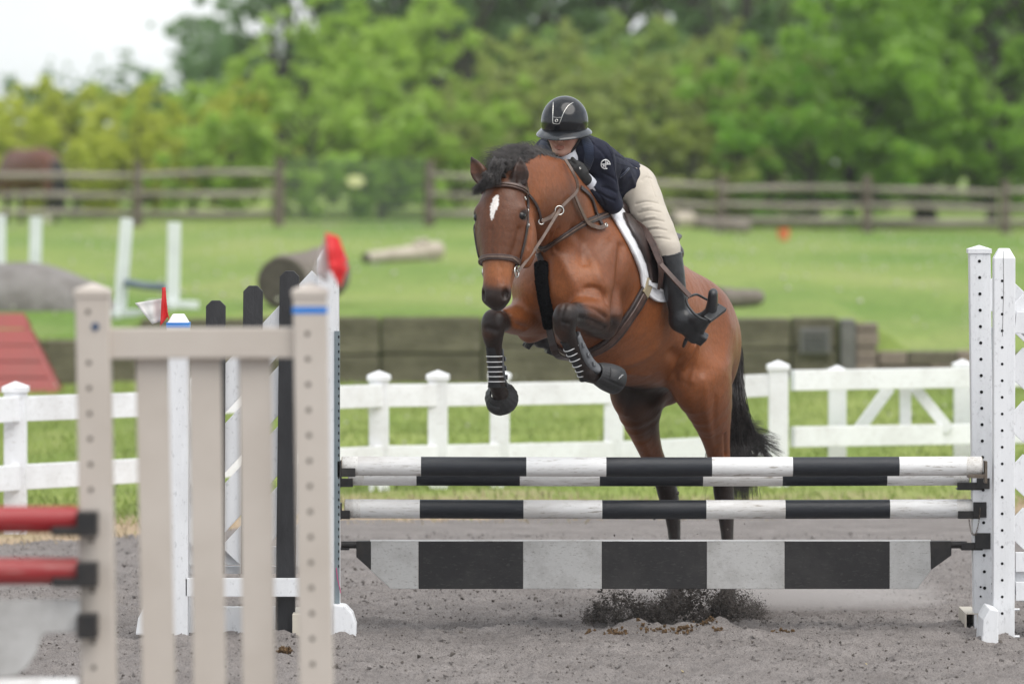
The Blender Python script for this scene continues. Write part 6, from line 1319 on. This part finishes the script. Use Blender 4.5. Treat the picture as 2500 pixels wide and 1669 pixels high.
dL = (axL[-1] - axL[0]).normalized(); tendon_boot(axL, Vector((-.6, -.7, -.35)) - dL * Vector((-.6, -.7, -.35)).dot(dL), Vector((.75, -.45, .3)) - dL * Vector((.75, -.45, .3)).dot(dL), 'black tendon boot with grey shell on the folded foreleg nearest the rails')
axR = [P(1206, 848, 25.765), P(1208, 882, 25.785), P(1211, 915, 25.805), P(1214, 945, 25.83)]
tendon_boot(axR, (0, -1, 0), (1, .3, 0), 'black tendon boot with white strap edges on the foreleg hanging straight down')
def bell_boot(a, b, r0, r1, label, tabdir):
    e = empty('bell_boot', b, label, 'horse boot', 'bell boots on the front hooves'); mb = MB(); n = 120; vs = []
    a, b = Vector(a), Vector(b); d = (b - a).normalized(); u = d.cross(Vector((0, 0, 1))).normalized(); w = d.cross(u)
    prof = [(0, r0), (.08, r0 * 1.06), (.3, lerp(r0, r1, .55)), (.6, lerp(r0, r1, .92)), (.9, r1), (1.0, r1 * .99), (1.0, r1 * .90), (.5, r0 * 1.05), (.05, r0 * .90)]
    for t_, r in prof:
        for j in range(n):
            an = 2 * math.pi * j / n; rr = r * (1 + (.016 if .2 < t_ < .95 else .005) * math.sin(an * 19 + 1.5 * math.sin(an * 3))); vs.append(a + (b - a) * t_ + (u * math.cos(an) + w * math.sin(an)) * rr)
    m = len(prof); mb.add(vs, [(i * n + j, i * n + (j + 1) % n, ((i + 1) % m) * n + (j + 1) % n, ((i + 1) % m) * n + j) for i in range(m) for j in range(n)], True); mb.build('cuff', M_RUB, e)
    td = Vector(tabdir); td = (td - d * td.dot(d)).normalized(); sd = d.cross(td)
    vs = []
    for t_, r in ((.30, lerp(r0, r1, .55) + .004), (.6, lerp(r0, r1, .92) + .005), (.92, r1 + .004)):
        for j in range(-3, 4):
            an = j * .16; vs.append(a + (b - a) * t_ + (td * math.cos(an) + sd * math.sin(an)) * r)
    vs2 = [v - td * .004 for v in vs]; fs = [(i * 7 + j, i * 7 + j + 1, (i + 1) * 7 + j + 1, (i + 1) * 7 + j) for i in range(2) for j in range(6)]
    rim = [0, 7, 14] + list(range(15, 21)) + [13, 6] + list(range(5, 0, -1))
    mb = MB(); mb.add(vs + vs2, fs + [(21 + f_[3], 21 + f_[2], 21 + f_[1], 21 + f_[0]) for f_ in fs] + [(x, y, 21 + y, 21 + x) for x, y in zip(rim, rim[1:] + rim[:1])], True); mb.build('closure_flap', M_RUB, e)
    cen = a + (b - a) * .66 + td * (lerp(r0, r1, .92) + .0075); return e, cen, td, d
eb, cen, td, dd = bell_boot(P(1452, 908, 25.755), P(1503, 928, 25.87), .044, .066, 'black rubber bell boot on the folded left front hoof', (.35, -.85, .2))
sd = dd.cross(td)                                         # small pale script on the closure flap
mb = MB(); pts = []
for k_ in range(40):
    x = (k_ / 39 - .5) * .034; pts.append(cen + dd * (x * .25) - sd * x * 0 + (dd * math.cos(.9) - sd * math.sin(.9)) * x + (dd * math.sin(.9) + sd * math.cos(.9)) * (.0032 * math.sin(k_ * 1.05) + .0015 * math.sin(k_ * .4)))
mb.tube(pts, .0009, 4); mb.build('script_mark', M_WHITE, eb)
bell_boot(P(1217, 958, 25.865), P(1226, 975, 25.955), .040, .077, 'black rubber bell boot flaring over the lowest hanging front hoof', (-.5, -.4, -.8))
# ---------------------------------------------------------------- rider
M_SKIN = None
t = NT('skin'); n_ = t.noise(22, 6, .6); t.l(t.ramp(n_, [(.3, (.50, .27, .195)), (.7, (.60, .35, .265))]), t.b.inputs['Base Color']); setin(t.b, Roughness=.48, Subsurface_Weight=.12, Subsurface_Radius=(.01, .004, .002)); M_SKIN = t.m
M_NAVY = surf('navy_jacket_cloth', (.010, .0115, .024), (.017, .0195, .037), scale=20, rough=.82, bump=.0012, bscale=300, sheen=.03, spec=.25)
M_VELVET = surf('blue_collar_cloth', (.007, .014, .038), (.011, .022, .055), scale=25, rough=.9, sheen=.5)
t = NT('tan_breeches'); a_ = t.noise(9, 5, .6, (1, 1, 1.2)); t.l(t.ramp(a_, [(.3, (.44, .395, .33)), (.7, (.52, .47, .40))]), t.b.inputs['Base Color']); setin(t.b, Roughness=.85, Sheen_Weight=.15)
w_ = t.n('ShaderNodeTexWave', wave_type='BANDS', bands_direction='Z'); tcx = t.n('ShaderNodeTexCoord'); mpx = t.n('ShaderNodeMapping'); mpx.inputs['Rotation'].default_value = (0, .5, .3); setin(w_, Scale=5.0, Distortion=5.0, Detail=2.0, Detail_Scale=.8)
t.l(tcx.outputs['Object'], mpx.inputs[0]); t.l(mpx.outputs[0], w_.inputs['Vector']); t.bump(w_.outputs['Fac'], .004, .3); M_TAN = t.m
M_BOOT = surf('black_boot_leather', (.010, .011, .013), (.020, .021, .024), scale=15, rough=.34, bump=.004, bscale=40, coat=.2, rough2=.5)
M_GLOVE = surf('black_glove', (.012, .012, .012), (.024, .024, .024), scale=40, rough=.7, bump=.001, bscale=200)
M_SHIRT = surf('white_shirt', (.66, .67, .72), (.50, .52, .58), scale=20, rough=.85, bump=.002, bscale=60)
M_HELM = surf('gloss_black_helmet', (.004, .0045, .006), (.006, .007, .009), scale=10, rough=.14, spec=.5)
M_BRIM = surf('grey_gloss_brim', (.010, .011, .013), (.020, .022, .026), scale=18, rough=.14, coat=.3)
M_SILVER = surf('silver_trim', (.70, .68, .64), rough=.25, metal=1)
M_BLK = surf('black_webbing', (.008, .008, .009), (.014, .014, .015), scale=60, rough=.8)

rider = empty('person', P(1530, 470, 26.55), 'rider in navy jacket, tan breeches and black helmet crouched over the jumping horse', 'person')
# joints
PEL = P(1512, 446, 26.54); SHL, SHR = P(1466, 380, 26.06), P(1336, 370, 26.22); NCK = P(1398, 366, 26.08); CHS = lerp(lerp(SHL, SHR, .5), PEL, .15)
HIPL, HIPR = P(1552, 452, 26.50), P(1470, 452, 26.60); KNL, ANL = P(1630, 607, 26.28), P(1660, 778, 26.30)
KNR = mir_t(KNL) + Vector((.02, 0, -.06)); ANR = T(.02, -.16, -.32)
ELL, WRL = P(1494, 497, 26.16), P(1430, 441, 26.01)
ELR = P(1330, 455, 26.32); WRR = P(1352, 418, 26.13)
BU = (lerp(SHL, SHR, .5) - PEL).normalized(); BL = (SHL - SHR).normalized(); BF = BL.cross(BU)      # torso up, left, front(down)
if BF.z > 0: BF = -BF
# head frame
rc = P(1377, 309, 26.02); _a = math.radians(15)
rfw = Vector((-math.sin(_a), -math.cos(_a), -.14)).normalized(); rup = Vector((.03, 0, 1)); rup = (rup - rfw * rup.dot(rfw)).normalized(); rlt = rup.cross(rfw) * -1
if rlt.x < 0: rlt = -rlt
def R(f, l, u): return rc + rfw * f + rlt * l + rup * u
AX = (rfw, rlt, rup)
B = SDF(npv(rc) + npv((-.45, -.35, -1.15)), npv(rc) + npv((.85, .85, .16)), .006)
# thin body hidden under the clothes
for ch in ([(PEL, .10, .09), (lerp(PEL, CHS, .5), .10, .085), (CHS, .12, .09), (NCK, .06, .06)],): B.chain(ch, side=BL, k=.03)
for a, b, c_, r in ((SHL, ELL, WRL, .030), (SHR, ELR, WRR, .030)): B.chain([(CHS, .05), (a, .05), (lerp(a, b, .5), .040), (b, .034), (c_, .024)], k=.02)
for a, b, c_ in ((HIPL, KNL, ANL), (HIPR, KNR, ANR)): B.chain([(PEL, .08), (a, .075), (lerp(a, b, .5), .062), (b, .046), (lerp(b, c_, .4), .046), (c_, .032)], k=.02)
B.chain([(NCK, .055), (R(-.02, 0, -.09), .05)], k=.03)
bv_, bq_ = B.surface(2)
# head at finer resolution, same skin, joined to the body
Hs = SDF(npv(rc) - .20, npv(rc) + npv((.16, .16, .14)), .0028)
Hs.ball(R(-.015, 0, .015), (.098, .076, .095), k=.02, ax=AX)
Hs.chain([(R(.040, 0, -.01), .060, .050), (R(.042, 0, -.055), .052, .046), (R(.050, 0, -.098), .030, .030)], side=rlt, k=.03)          # face and jaw
Hs.chain([(R(-.005, .055, -.05), .018, .03), (R(.040, .030, -.105), .014, .018)], side=rlt, k=.03); Hs.chain([(R(-.005, -.055, -.05), .018, .03), (R(.040, -.030, -.105), .014, .018)], side=rlt, k=.03)
Hs.ball(R(.070, 0, -.112), (.020, .022, .016), k=.02, ax=AX)                                                                               # chin
for s_ in (1, -1):
    Hs.ball(R(.062, .040 * s_, -.040), (.022, .022, .022), k=.025, ax=AX)                                                                   # cheek
    Hs.ball(R(.093, .028 * s_, -.010), (.018, .017, .012), k=.02, ax=AX, sub=True)                                                          # eye socket
    Hs.ball(R(.078, .029 * s_, -.011), .0145, k=.006)
    Hs.ball(R(-.005, .079 * s_, -.025), (.020, .009, .030), k=.008, ax=AX)                                                                  # ear
    Hs.ball(R(.098, .0105 * s_, -.0555), (.010, .008, .007), k=.006, ax=AX)                                                                 # nostril wing
Hs.chain([(R(.088, 0, -.008), .010, .009), (R(.104, 0, -.035), .009, .010), (R(.112, 0, -.050), .0105, .010)], side=rlt, k=.012)          # nose
for s_ in (1, -1): Hs.ball(R(.1035, .0075 * s_, -.062), (.005, .0035, .004), k=.003, ax=AX, sub=True)
Hs.chain([(R(.086, -.022, -.0815), .0045, .0055), (R(.0975, -.006, -.0785), .006, .0065), (R(.0975, .006, -.0785), .006, .0065), (R(.086, .022, -.0815), .0045, .0055)], side=rup, k=.006)
Hs.chain([(R(.086, -.018, -.0885), .0045, .006), (R(.0955, 0, -.0905), .0065, .0075), (R(.086, .018, -.0885), .0045, .006)], side=rup, k=.006)
Hs.chain([(R(.094, -.020, -.0848), .0022), (R(.104, 0, -.0846), .0026), (R(.094, .020, -.0848), .0022)], k=.003, sub=True)
Hs.chain([(R(-.03, 0, -.06), .052), (NCK, .056)], k=.03)
hv2, hq2 = Hs.surface(1)
allv = np.concatenate([bv_, hv2]); allq = np.concatenate([bq_, hq2 + len(bv_)]); bme = np_mesh('body', allv, allq)
col_ = np.tile(np.array((1.0, 1.0, 1.0)), (len(allv), 1)); rel = allv - npv(rc); lf, ll, lu = rel @ npv(rfw), rel @ npv(rlt), rel @ npv(rup)
lip = (lf > .082) & (np.abs(ll) < .024) & (np.abs(lu + .0848) < .0115 - .0045 * np.abs(ll) / .024); col_[lip] = (.80, .60, .58)
chk = np.exp(-((np.abs(ll) - .04) ** 2 + (lu + .045) ** 2) / .022 ** 2) * (lf > .03); col_ *= 1 - chk[:, None] * np.array((.0, .12, .10))
set_color(bme, 'flush', col_)
nt_ = M_SKIN.node_tree; at = nt_.nodes.new('ShaderNodeAttribute'); at.attribute_name = 'flush'; mxx = nt_.nodes.new('ShaderNodeMix'); mxx.data_type = 'RGBA'; mxx.blend_type = 'MULTIPLY'; mxx.inputs[0].default_value = 1
pb = nt_.nodes['Principled BSDF']; src = pb.inputs['Base Color'].links[0].from_socket; nt_.links.new(src, mxx.inputs[6]); nt_.links.new(at.outputs['Color'], mxx.inputs[7]); nt_.links.new(mxx.outputs[2], pb.inputs['Base Color'])
link_mesh('body', bme, M_SKIN, rider)
for s_ in (1, -1):
    bm = bmesh.new(); bmesh.ops.create_uvsphere(bm, u_segments=12, v_segments=8, radius=.0118, matrix=Matrix.Translation(R(.081, .029 * s_, -.012))); me = bpy.data.meshes.new('eye'); bm.to_mesh(me); bm.free(); link_mesh('eye', me, M_EYE, rider)
# hair gathered under the helmet at the nape
hb = SDF(npv(rc) - .2, npv(rc) + .2, .004); hb.ball(R(-.055, 0, -.03), (.06, .074, .06), k=.02, ax=AX); hb.ball(R(-.095, 0, -.06), (.035, .045, .035), k=.02, ax=AX)
link_mesh('hair', hb.mesh('hair', 2), surf('brown_hair', (.045, .025, .014), (.08, .045, .026), scale=60, rough=.5, bump=.002, bscale=200), rider)

# helmet
Hh = SDF(npv(rc) - .22, npv(rc) + .22, .004)
Hh.ball(R(-.012, 0, .022), (.124, .108, .118), k=0, ax=AX); Hh.half(R(0, 0, -.018), -rup)
Hh.ball(R(-.012, 0, .005), (.112, .096, .100), k=0, ax=AX, sub=True)
helm = link_mesh('helmet', Hh.mesh('helmet', 2), M_HELM, rider)
mb = MB(); n = 56; rows = []                              # wide drooping brim
for a_f, b_l, z_, sh_ in ((.118, .102, -.006, 0), (.130, .112, -.014, .006), (.146, .120, -.022, .014), (.158, .126, -.029, .020), (.161, .128, -.034, .021), (.157, .125, -.036, .020), (.115, .100, -.020, 0)):
    for j in range(n):
        an = 2 * math.pi * j / n; cf, sl_ = math.cos(an), math.sin(an); fr = max(0, cf); bk = max(0, -cf)
        f_ = cf * (a_f - .028 * bk * (a_f > .12)) + sh_ * fr; l_ = sl_ * (b_l - .010 * bk)
        z = z_ - .008 * fr * fr * (a_f - .115) / .045 + .012 * bk * (a_f - .115) / .045 - .012 * abs(sl_) * (a_f - .115) / .045 * 0
        rows.append(R(-.012 + f_, l_, z))
m = 7; mb.add(rows, [(i * n + j, i * n + (j + 1) % n, ((i + 1) % m) * n + (j + 1) % n, ((i + 1) % m) * n + j) for i in range(m) for j in range(n)], True)
brim = mb.build('helmet_brim', M_BRIM, rider)
HLB = bvh_of(helm)
def shell_line(pts, r, mat, name, par):
    q = []
    for p in densify(pts, 6):
        h, nn = hit(HLB, p[0], p[1])
        if h is not None: q.append(h + nn * r * .5)
    mb = MB(); mb.tube(q, r, 6); return mb.build(name, mat, par)
shell_line([(1351, 250), (1350, 275), (1350, 298), (1353, 302), (1363, 303), (1367, 299), (1376, 276), (1387, 259), (1399, 251)], .0018, M_SILVER, 'helmet_trim', helm)
shell_line([(1350, 286), (1360, 287.5), (1370, 287)], .0014, M_SILVER, 'helmet_trim', helm)
h, nn = hit(HLB, 1359, 295); mb = MB(); mb.ring(h + nn * .002, nn, .006, .0022, 14, 6); mb.build('helmet_emblem', M_SILVER, helm)
o = hit(bvh_of(brim), 1363, 341)
if o[0]:
    u_ = (rup - o[1] * rup.dot(o[1])).normalized(); l_ = o[1].cross(u_); mb = MB(); b0 = o[0] + o[1] * .001
    mb.add([b0 + u_ * .006, b0 - u_ * .005 + l_ * .010, b0 - u_ * .005 - l_ * .010, b0 + u_ * .006 + o[1] * .001, b0 - u_ * .005 + l_ * .010 + o[1] * .001, b0 - u_ * .005 - l_ * .010 + o[1] * .001], [(0, 1, 2), (3, 5, 4), (0, 3, 4, 1), (1, 4, 5, 2), (2, 5, 3, 0)]); mb.build('brim_mark', M_BLK, brim)
# harness straps
for s_ in (1, -1):
    pts = [R(.01, .086 * s_, -.012), R(.012, .082 * s_, -.045), R(.028, .062 * s_, -.085), R(.050, .030 * s_, -.124), R(.056, 0, -.135)]
    q = [Vector(p) for p in densify([tuple(p) for p in pts], 5)]; strap_from(q, [(p - R(-.02, 0, -.05)).normalized() for p in q], .016, .003).build('chin_strap', M_BLK, rider)
    pts = [R(-.06, .082 * s_, -.015), R(-.03, .084 * s_, -.045), R(.012, .082 * s_, -.052)]
    q = [Vector(p) for p in densify([tuple(p) for p in pts], 5)]; strap_from(q, [(p - R(-.02, 0, -.05)).normalized() for p in q], .014, .003).build('rear_strap', M_BLK, rider)

# jacket
J = SDF(npv(P(1290, 560, 26.3)) - npv((0, .75, .1)), npv(P(1620, 290, 26.3)) + npv((0, .65, 0)), .005)
TM = lerp(lerp(SHL, SHR, .5), PEL, .5)
J.chain([(lerp(SHL, SHR, .5) + BU * .02, .16, .085), (CHS, .175, .11), (TM + BF * -.005, .155, .105), (lerp(TM, PEL, .55), .143, .100), (PEL + BU * .05, .146, .112), (PEL - BU * .03 - BF * .01, .150, .116)], side=BL, k=.03, fine=3)
for s_, sh, el, wr in ((1, SHL, ELL, WRL), (-1, SHR, ELR, WRR)):
    J.ball(sh - BL * .02 * s_, (.062, .06, .062), k=.05)
    J.chain([(sh, .056, .058), (lerp(sh, el, .5), .050, .053), (el + Vector((.004, 0, -.002)), .044, .047)], k=.04)
    J.chain([(el, .046, .047), (lerp(el, wr, .45), .043, .044), (lerp(el, wr, .80), .038, .039)], k=.02)
    J.half(lerp(el, wr, .86), (wr - el)) if False else J.chain([(lerp(el, wr, .9), .030), (wr + (wr - el).normalized() * .06, .030)], k=.004, sub=True)
J.chain([(CHS - BF * .02, .10, .06), (NCK - BF * .012 + BU * .02, .070, .058)], side=BL, k=.04)
J.chain([(NCK + BF * .01 + BU * .06, .046, .05), (NCK + BF * .015 + BU * .005, .046, .05), (CHS + BF * .10, .02, .05)], side=BL, k=.01, sub=True)
# hem: open below, hollow skirt
J.half(PEL - BU * .030, (-BU + BF * .25))
J.chain([(PEL - BU * .20, .142, .106), (PEL + BU * .01, .134, .100)], side=BL, k=.006, sub=True)
def wobble(me, f, amp, seed, st=(1, 1, 1)):
    v = verts_of(me); nn = np.empty(len(me.vertices) * 3, np.float32); me.vertex_normals.foreach_get('vector', nn); d = vnoise(v * np.array(st), f, seed) + .6 * vnoise(v * np.array(st), f * 2.3, seed + 1); v = v + nn.reshape(-1, 3) * (amp * d)[:, None]; me.vertices.foreach_set('co', v.astype(np.float32).ravel()); me.update()
jme = J.mesh('jacket', 2); wobble(jme, 30, .0022, 5); jacket = link_mesh('jacket', jme, M_NAVY, rider)
# cloth folds
def px_fold(me, lines):
    sculpt(me, lines)
px_fold(jme, [([(1448, 352), (1470, 372), (1488, 400)], .004, .006), ([(1500, 378), (1530, 392), (1556, 410)], .004, .005), ([(1470, 455), (1490, 462), (1505, 470)], .006, .006), ([(1462, 470), (1480, 482), (1500, 490)], .005, .006),
    ([(1450, 462), (1466, 480), (1476, 500)], .004, .006), ([(1475, 425), (1492, 432), (1504, 440)], .004, .006), ([(1430, 380), (1428, 410), (1430, 430)], .005, .008), ([(1520, 420), (1512, 450), (1516, 480)], .006, .012), ([(1540, 430), (1548, 450), (1550, 470)], -.005, .012),
    ([(1446, 345), (1452, 362), (1450, 385)], -.004, .008), ([(1500, 360), (1515, 372), (1535, 380)], -.004, .012)])
JB = bvh_of(jacket)
def jline(pts, r, mat, name, n=5):
    q = []
    for p in densify(pts, n):
        h, nn = hit(JB, p[0], p[1])
        if h is not None: q.append(h + nn * r * .6)
    if len(q) > 1: mb = MB(); mb.tube(q, r, 6); return mb.build(name, mat, jacket)
jline([(1497, 396), (1520, 402), (1545, 409), (1562, 416)], .0012, M_NAVY, 'seam')
jline([(1512, 432), (1522, 424), (1534, 411)], .0050, M_VELVET, 'pocket_piping')
jline([(1478, 352), (1492, 375), (1500, 410), (1506, 450)], .0012, M_NAVY, 'sleeve_seam')
# round monogram on the upper arm
def E(x, y):
    h, nn = hit(JB, 1478 + x, 401 - y); return h + Vector((0, -.004, 0)) + nn * .002
rr = 10.8
for pts in ([(rr * math.cos(a), rr * math.sin(a)) for a in [math.radians(-8 + i * 13) for i in range(22)]], [(-rr + i * rr / 4, 0) for i in range(9)], [(0, -rr + i * rr / 4) for i in range(9)], [(0, -rr), (2, -rr * .98), (4, -rr * .93)]):
    mb = MB(); mb.tube([E(*p) for p in pts], .0027, 5); mb.build('monogram', M_WHITE, jacket)
for x, y in ((4, 4), (-4, -4)):
    mb = MB(); p = E(x, y); mb.tube([p, p + Vector((0, -.003, 0))], .0042, 8); mb.build('monogram', M_WHITE, jacket)
# collar and lapels in blue cloth
for pts, wd in (([(1424, 336), (1434, 352), (1440, 372), (1436, 396), (1428, 412)], .046), ([(1318, 352), (1332, 356), (1346, 368)], .036)):
    pos, nor = [], []
    for q in densify(pts, 5):
        h, nn = hit(JB, *q)
        if h is not None: pos.append(h); nor.append(nn)
    if len(pos) > 3:
        for _ in range(4):
            pos = [pos[0]] + [(pos[i - 1] + pos[i] * 2 + pos[i + 1]) / 4 for i in range(1, len(pos) - 1)] + [pos[-1]]; nor = [nor[0]] + [(nor[i - 1] + nor[i] + nor[i + 1]).normalized() for i in range(1, len(nor) - 1)] + [nor[-1]]
        strap_from([p + n_ * .002 for p, n_ in zip(pos, nor)], nor, wd, .003).build('collar', M_VELVET, jacket)
# stock tie / shirt at the throat and the shirt cuffs
st = SDF(npv(rc) - npv((.2, .2, .32)), npv(rc) + npv((.2, .2, 0)), .004)
st.chain([(R(.0, .0, -.115), .056, .054), (R(.01, .012, -.145), .056, .054), (R(.015, .02, -.175), .05, .05)], side=rlt, k=.02); st.chain([(R(.02, 0, -.06), .056), (R(-.02, 0, -.08), .05)], k=.004, sub=True)
link_mesh('stock_tie', st.mesh('stock_tie', 2), M_SHIRT, rider)
for el, wr in ((ELL, WRL), (ELR, WRR)):
    d = (wr - el).normalized(); mb = MB(); mb.tube([wr - d * .06, wr - d * .012, wr + d * .012, wr + d * .010], [.033, .0355, .036, .028], 18); mb.build('shirt_cuff', M_SHIRT, rider)

# gloved hands closed on the reins
def glove(wr, el, grip, name, left):
    """palm from the wrist to the knuckles, four curled fingers, thumb on top"""
    d = (wr - el).normalized(); kn = wr + d * .015
    fwd = (grip - kn).normalized(); up = Vector((0, -.45, .9)); up = (up - fwd * up.dot(fwd)).normalized(); lat = fwd.cross(up)
    G = SDF(npv(wr) - .17, npv(wr) + .17, .0032); pal = kn + fwd * .045
    G.chain([(wr - d * .004, .029, .024), (kn + fwd * .012, .033, .024), (pal, .038, .024), (pal + fwd * .030, .038, .020)], side=up, k=.012, fine=2)
    cl = Vector((-1, .35, -.15)) if left else Vector((1, .2, -.1)); cl = (cl - fwd * cl.dot(fwd)); cl = (cl - up * cl.dot(up)).normalized()
    for i in range(4):
        o = up * (.030 - .0195 * i); k0 = pal + fwd * (.030 - .003 * abs(i - 1.2)) + o; ln = (1, 1.08, 1.0, .82)[i]
        p1 = k0 + fwd * .030 * ln + cl * .012; p2 = p1 + cl * .026 * ln - fwd * .006; p3 = p2 - fwd * .022 * ln + cl * .002
        G.chain([(k0, .0105), (p1, .0098), (p2, .0092), (p3, .0080)], k=.004)
    tb = kn + fwd * .020 + up * .028; G.chain([(tb, .014), (tb + fwd * .030 + up * .010 + cl * .010, .0115), (tb + fwd * .055 + up * .006 + cl * .022, .0095)], k=.008)
    return link_mesh(name, G.mesh(name, 1), M_GLOVE, rider), kn, fwd, up, lat
gl, kn, fw_, up_, lt_ = glove(WRL + Vector((0, -.03, .004)), ELL, P(1382, 398, 25.90), 'glove', True)
mb = MB(); o = hit(bvh_of(gl), 1416, 411)
if o[0]: mb.ring(o[0] + o[1] * .001, o[1], .004, .002, 10, 6); mb.build('glove_badge', M_SILVER, gl)
glove(WRR, ELR, P(1372, 404, 26.0), 'glove', False)

# breeches
lo = np.minimum.reduce([npv(p) for p in (PEL, KNL, KNR, HIPL, HIPR)]) - .2; hi = np.maximum.reduce([npv(p) for p in (PEL, KNL, KNR, HIPL, HIPR)]) + .2
Bq = SDF(lo, hi, .005)
Bq.chain([(PEL + BU * .10, .130, .10), (PEL, .132, .105), (PEL - BU * .05, .13, .11)], side=BL, k=.04)
for s_, hp, kn_, an in ((1, HIPL, KNL, ANL), (-1, HIPR, KNR, ANR)):
    Bq.chain([(hp - BU * .02, .094, .098), (lerp(hp, kn_, .35), .086, .090), (lerp(hp, kn_, .7), .074, .078), (kn_, .060, .064), (lerp(kn_, an, .22), .052, .056)], k=.05)
bqm = Bq.mesh('breeches', 2)
wobble(bqm, 38, .0016, 3, (.6, .6, 1.5))
px_fold(bqm, [([(1552 + 6 * i, 498 + 22 * i), (1580 + 6 * i, 492 + 22 * i), (1606 + 7 * i, 496 + 22 * i)], .0040, .005) for i in range(5)] + [([(1570 + 7 * i, 508 + 24 * i), (1592 + 7 * i, 505 + 24 * i)], -.003, .006) for i in range(4)]
        + [([(1582, 424), (1590, 450), (1600, 480)], .003, .004), ([(1568, 440), (1580, 432), (1590, 436)], .004, .006)])
link_mesh('breeches', bqm, M_TAN, rider)
# tall boots
def boot(kn_, an, heel, ball, toe, sole, mirror=False):
    pts = [npv(p) for p in (kn_, an, heel, ball, toe)]; Bo = SDF(np.min(pts, 0) - .13, np.max(pts, 0) + .13, .0045); d = (an - kn_).normalized()
    Bo.chain([(kn_ + d * .035, .062, .062), (lerp(kn_, an, .35), .060, .062), (lerp(kn_, an, .7), .050, .053), (lerp(kn_, an, .92), .044, .046), (an + d * .01, .046, .046)], k=.02, fine=2)
    Bo.chain([(an + d * .01, .044, .042), (lerp(an, heel, .8), .034, .038)], k=.03)
    Bo.chain([(heel - Vector(sole) * .026, .030, .032), (lerp(heel, ball, .5) - Vector(sole) * .036, .033, .034), (ball - Vector(sole) * .024, .040, .028), (toe - Vector(sole) * .018, .031, .022)], side=Vector(sole).cross(toe - heel), k=.03, fine=2)
    Bo.chain([(an, .042), (lerp(heel, ball, .45) - Vector(sole) * .045, .034)], k=.03)
    ax_ = ((ball - heel).normalized(), Vector(sole), Vector(sole).cross((ball - heel).normalized()))
    Bo.boxy(heel + Vector(sole) * .008 + (ball - heel).normalized() * .012, (.026, .020, .030), k=.004, ax=ax_, rnd=.004)
    Bo.half(kn_ + d * .022 , -d)
    bo = link_mesh('riding_boot', Bo.mesh('riding_boot', 2), M_BOOT, rider)
    sp = heel - Vector(sole) * .05 - (ball - heel).normalized() * .040; mb = MB(); mb.tube([sp, sp - (ball - heel).normalized() * .018 - d * -.006, sp - (ball - heel).normalized() * .034 + d * .012], [.010, .009, .006], 10); mb.build('spur', M_BSTEEL, bo)
    mb = MB(); mb.ring(kn_ + d * .030, d, .0615, .004, 24, 6); mb.build('boot_top', M_BOOT, bo)
hl_, bl_, to_ = P(1706, 828, 26.28), P(1745, 768, 26.215), P(1748, 722, 26.17)
so_ = Vector((.75, .1, -.62)).normalized()
boot(KNL, ANL, hl_, bl_, to_, so_)
f_ = lambda p: mir_t(p) + R_OFF
boot(KNR, P(1362, 790, 26.62), P(1352, 852, 26.64), P(1312, 846, 26.62), P(1297, 828, 26.58), Vector((-.35, 0, -.93)).normalized())
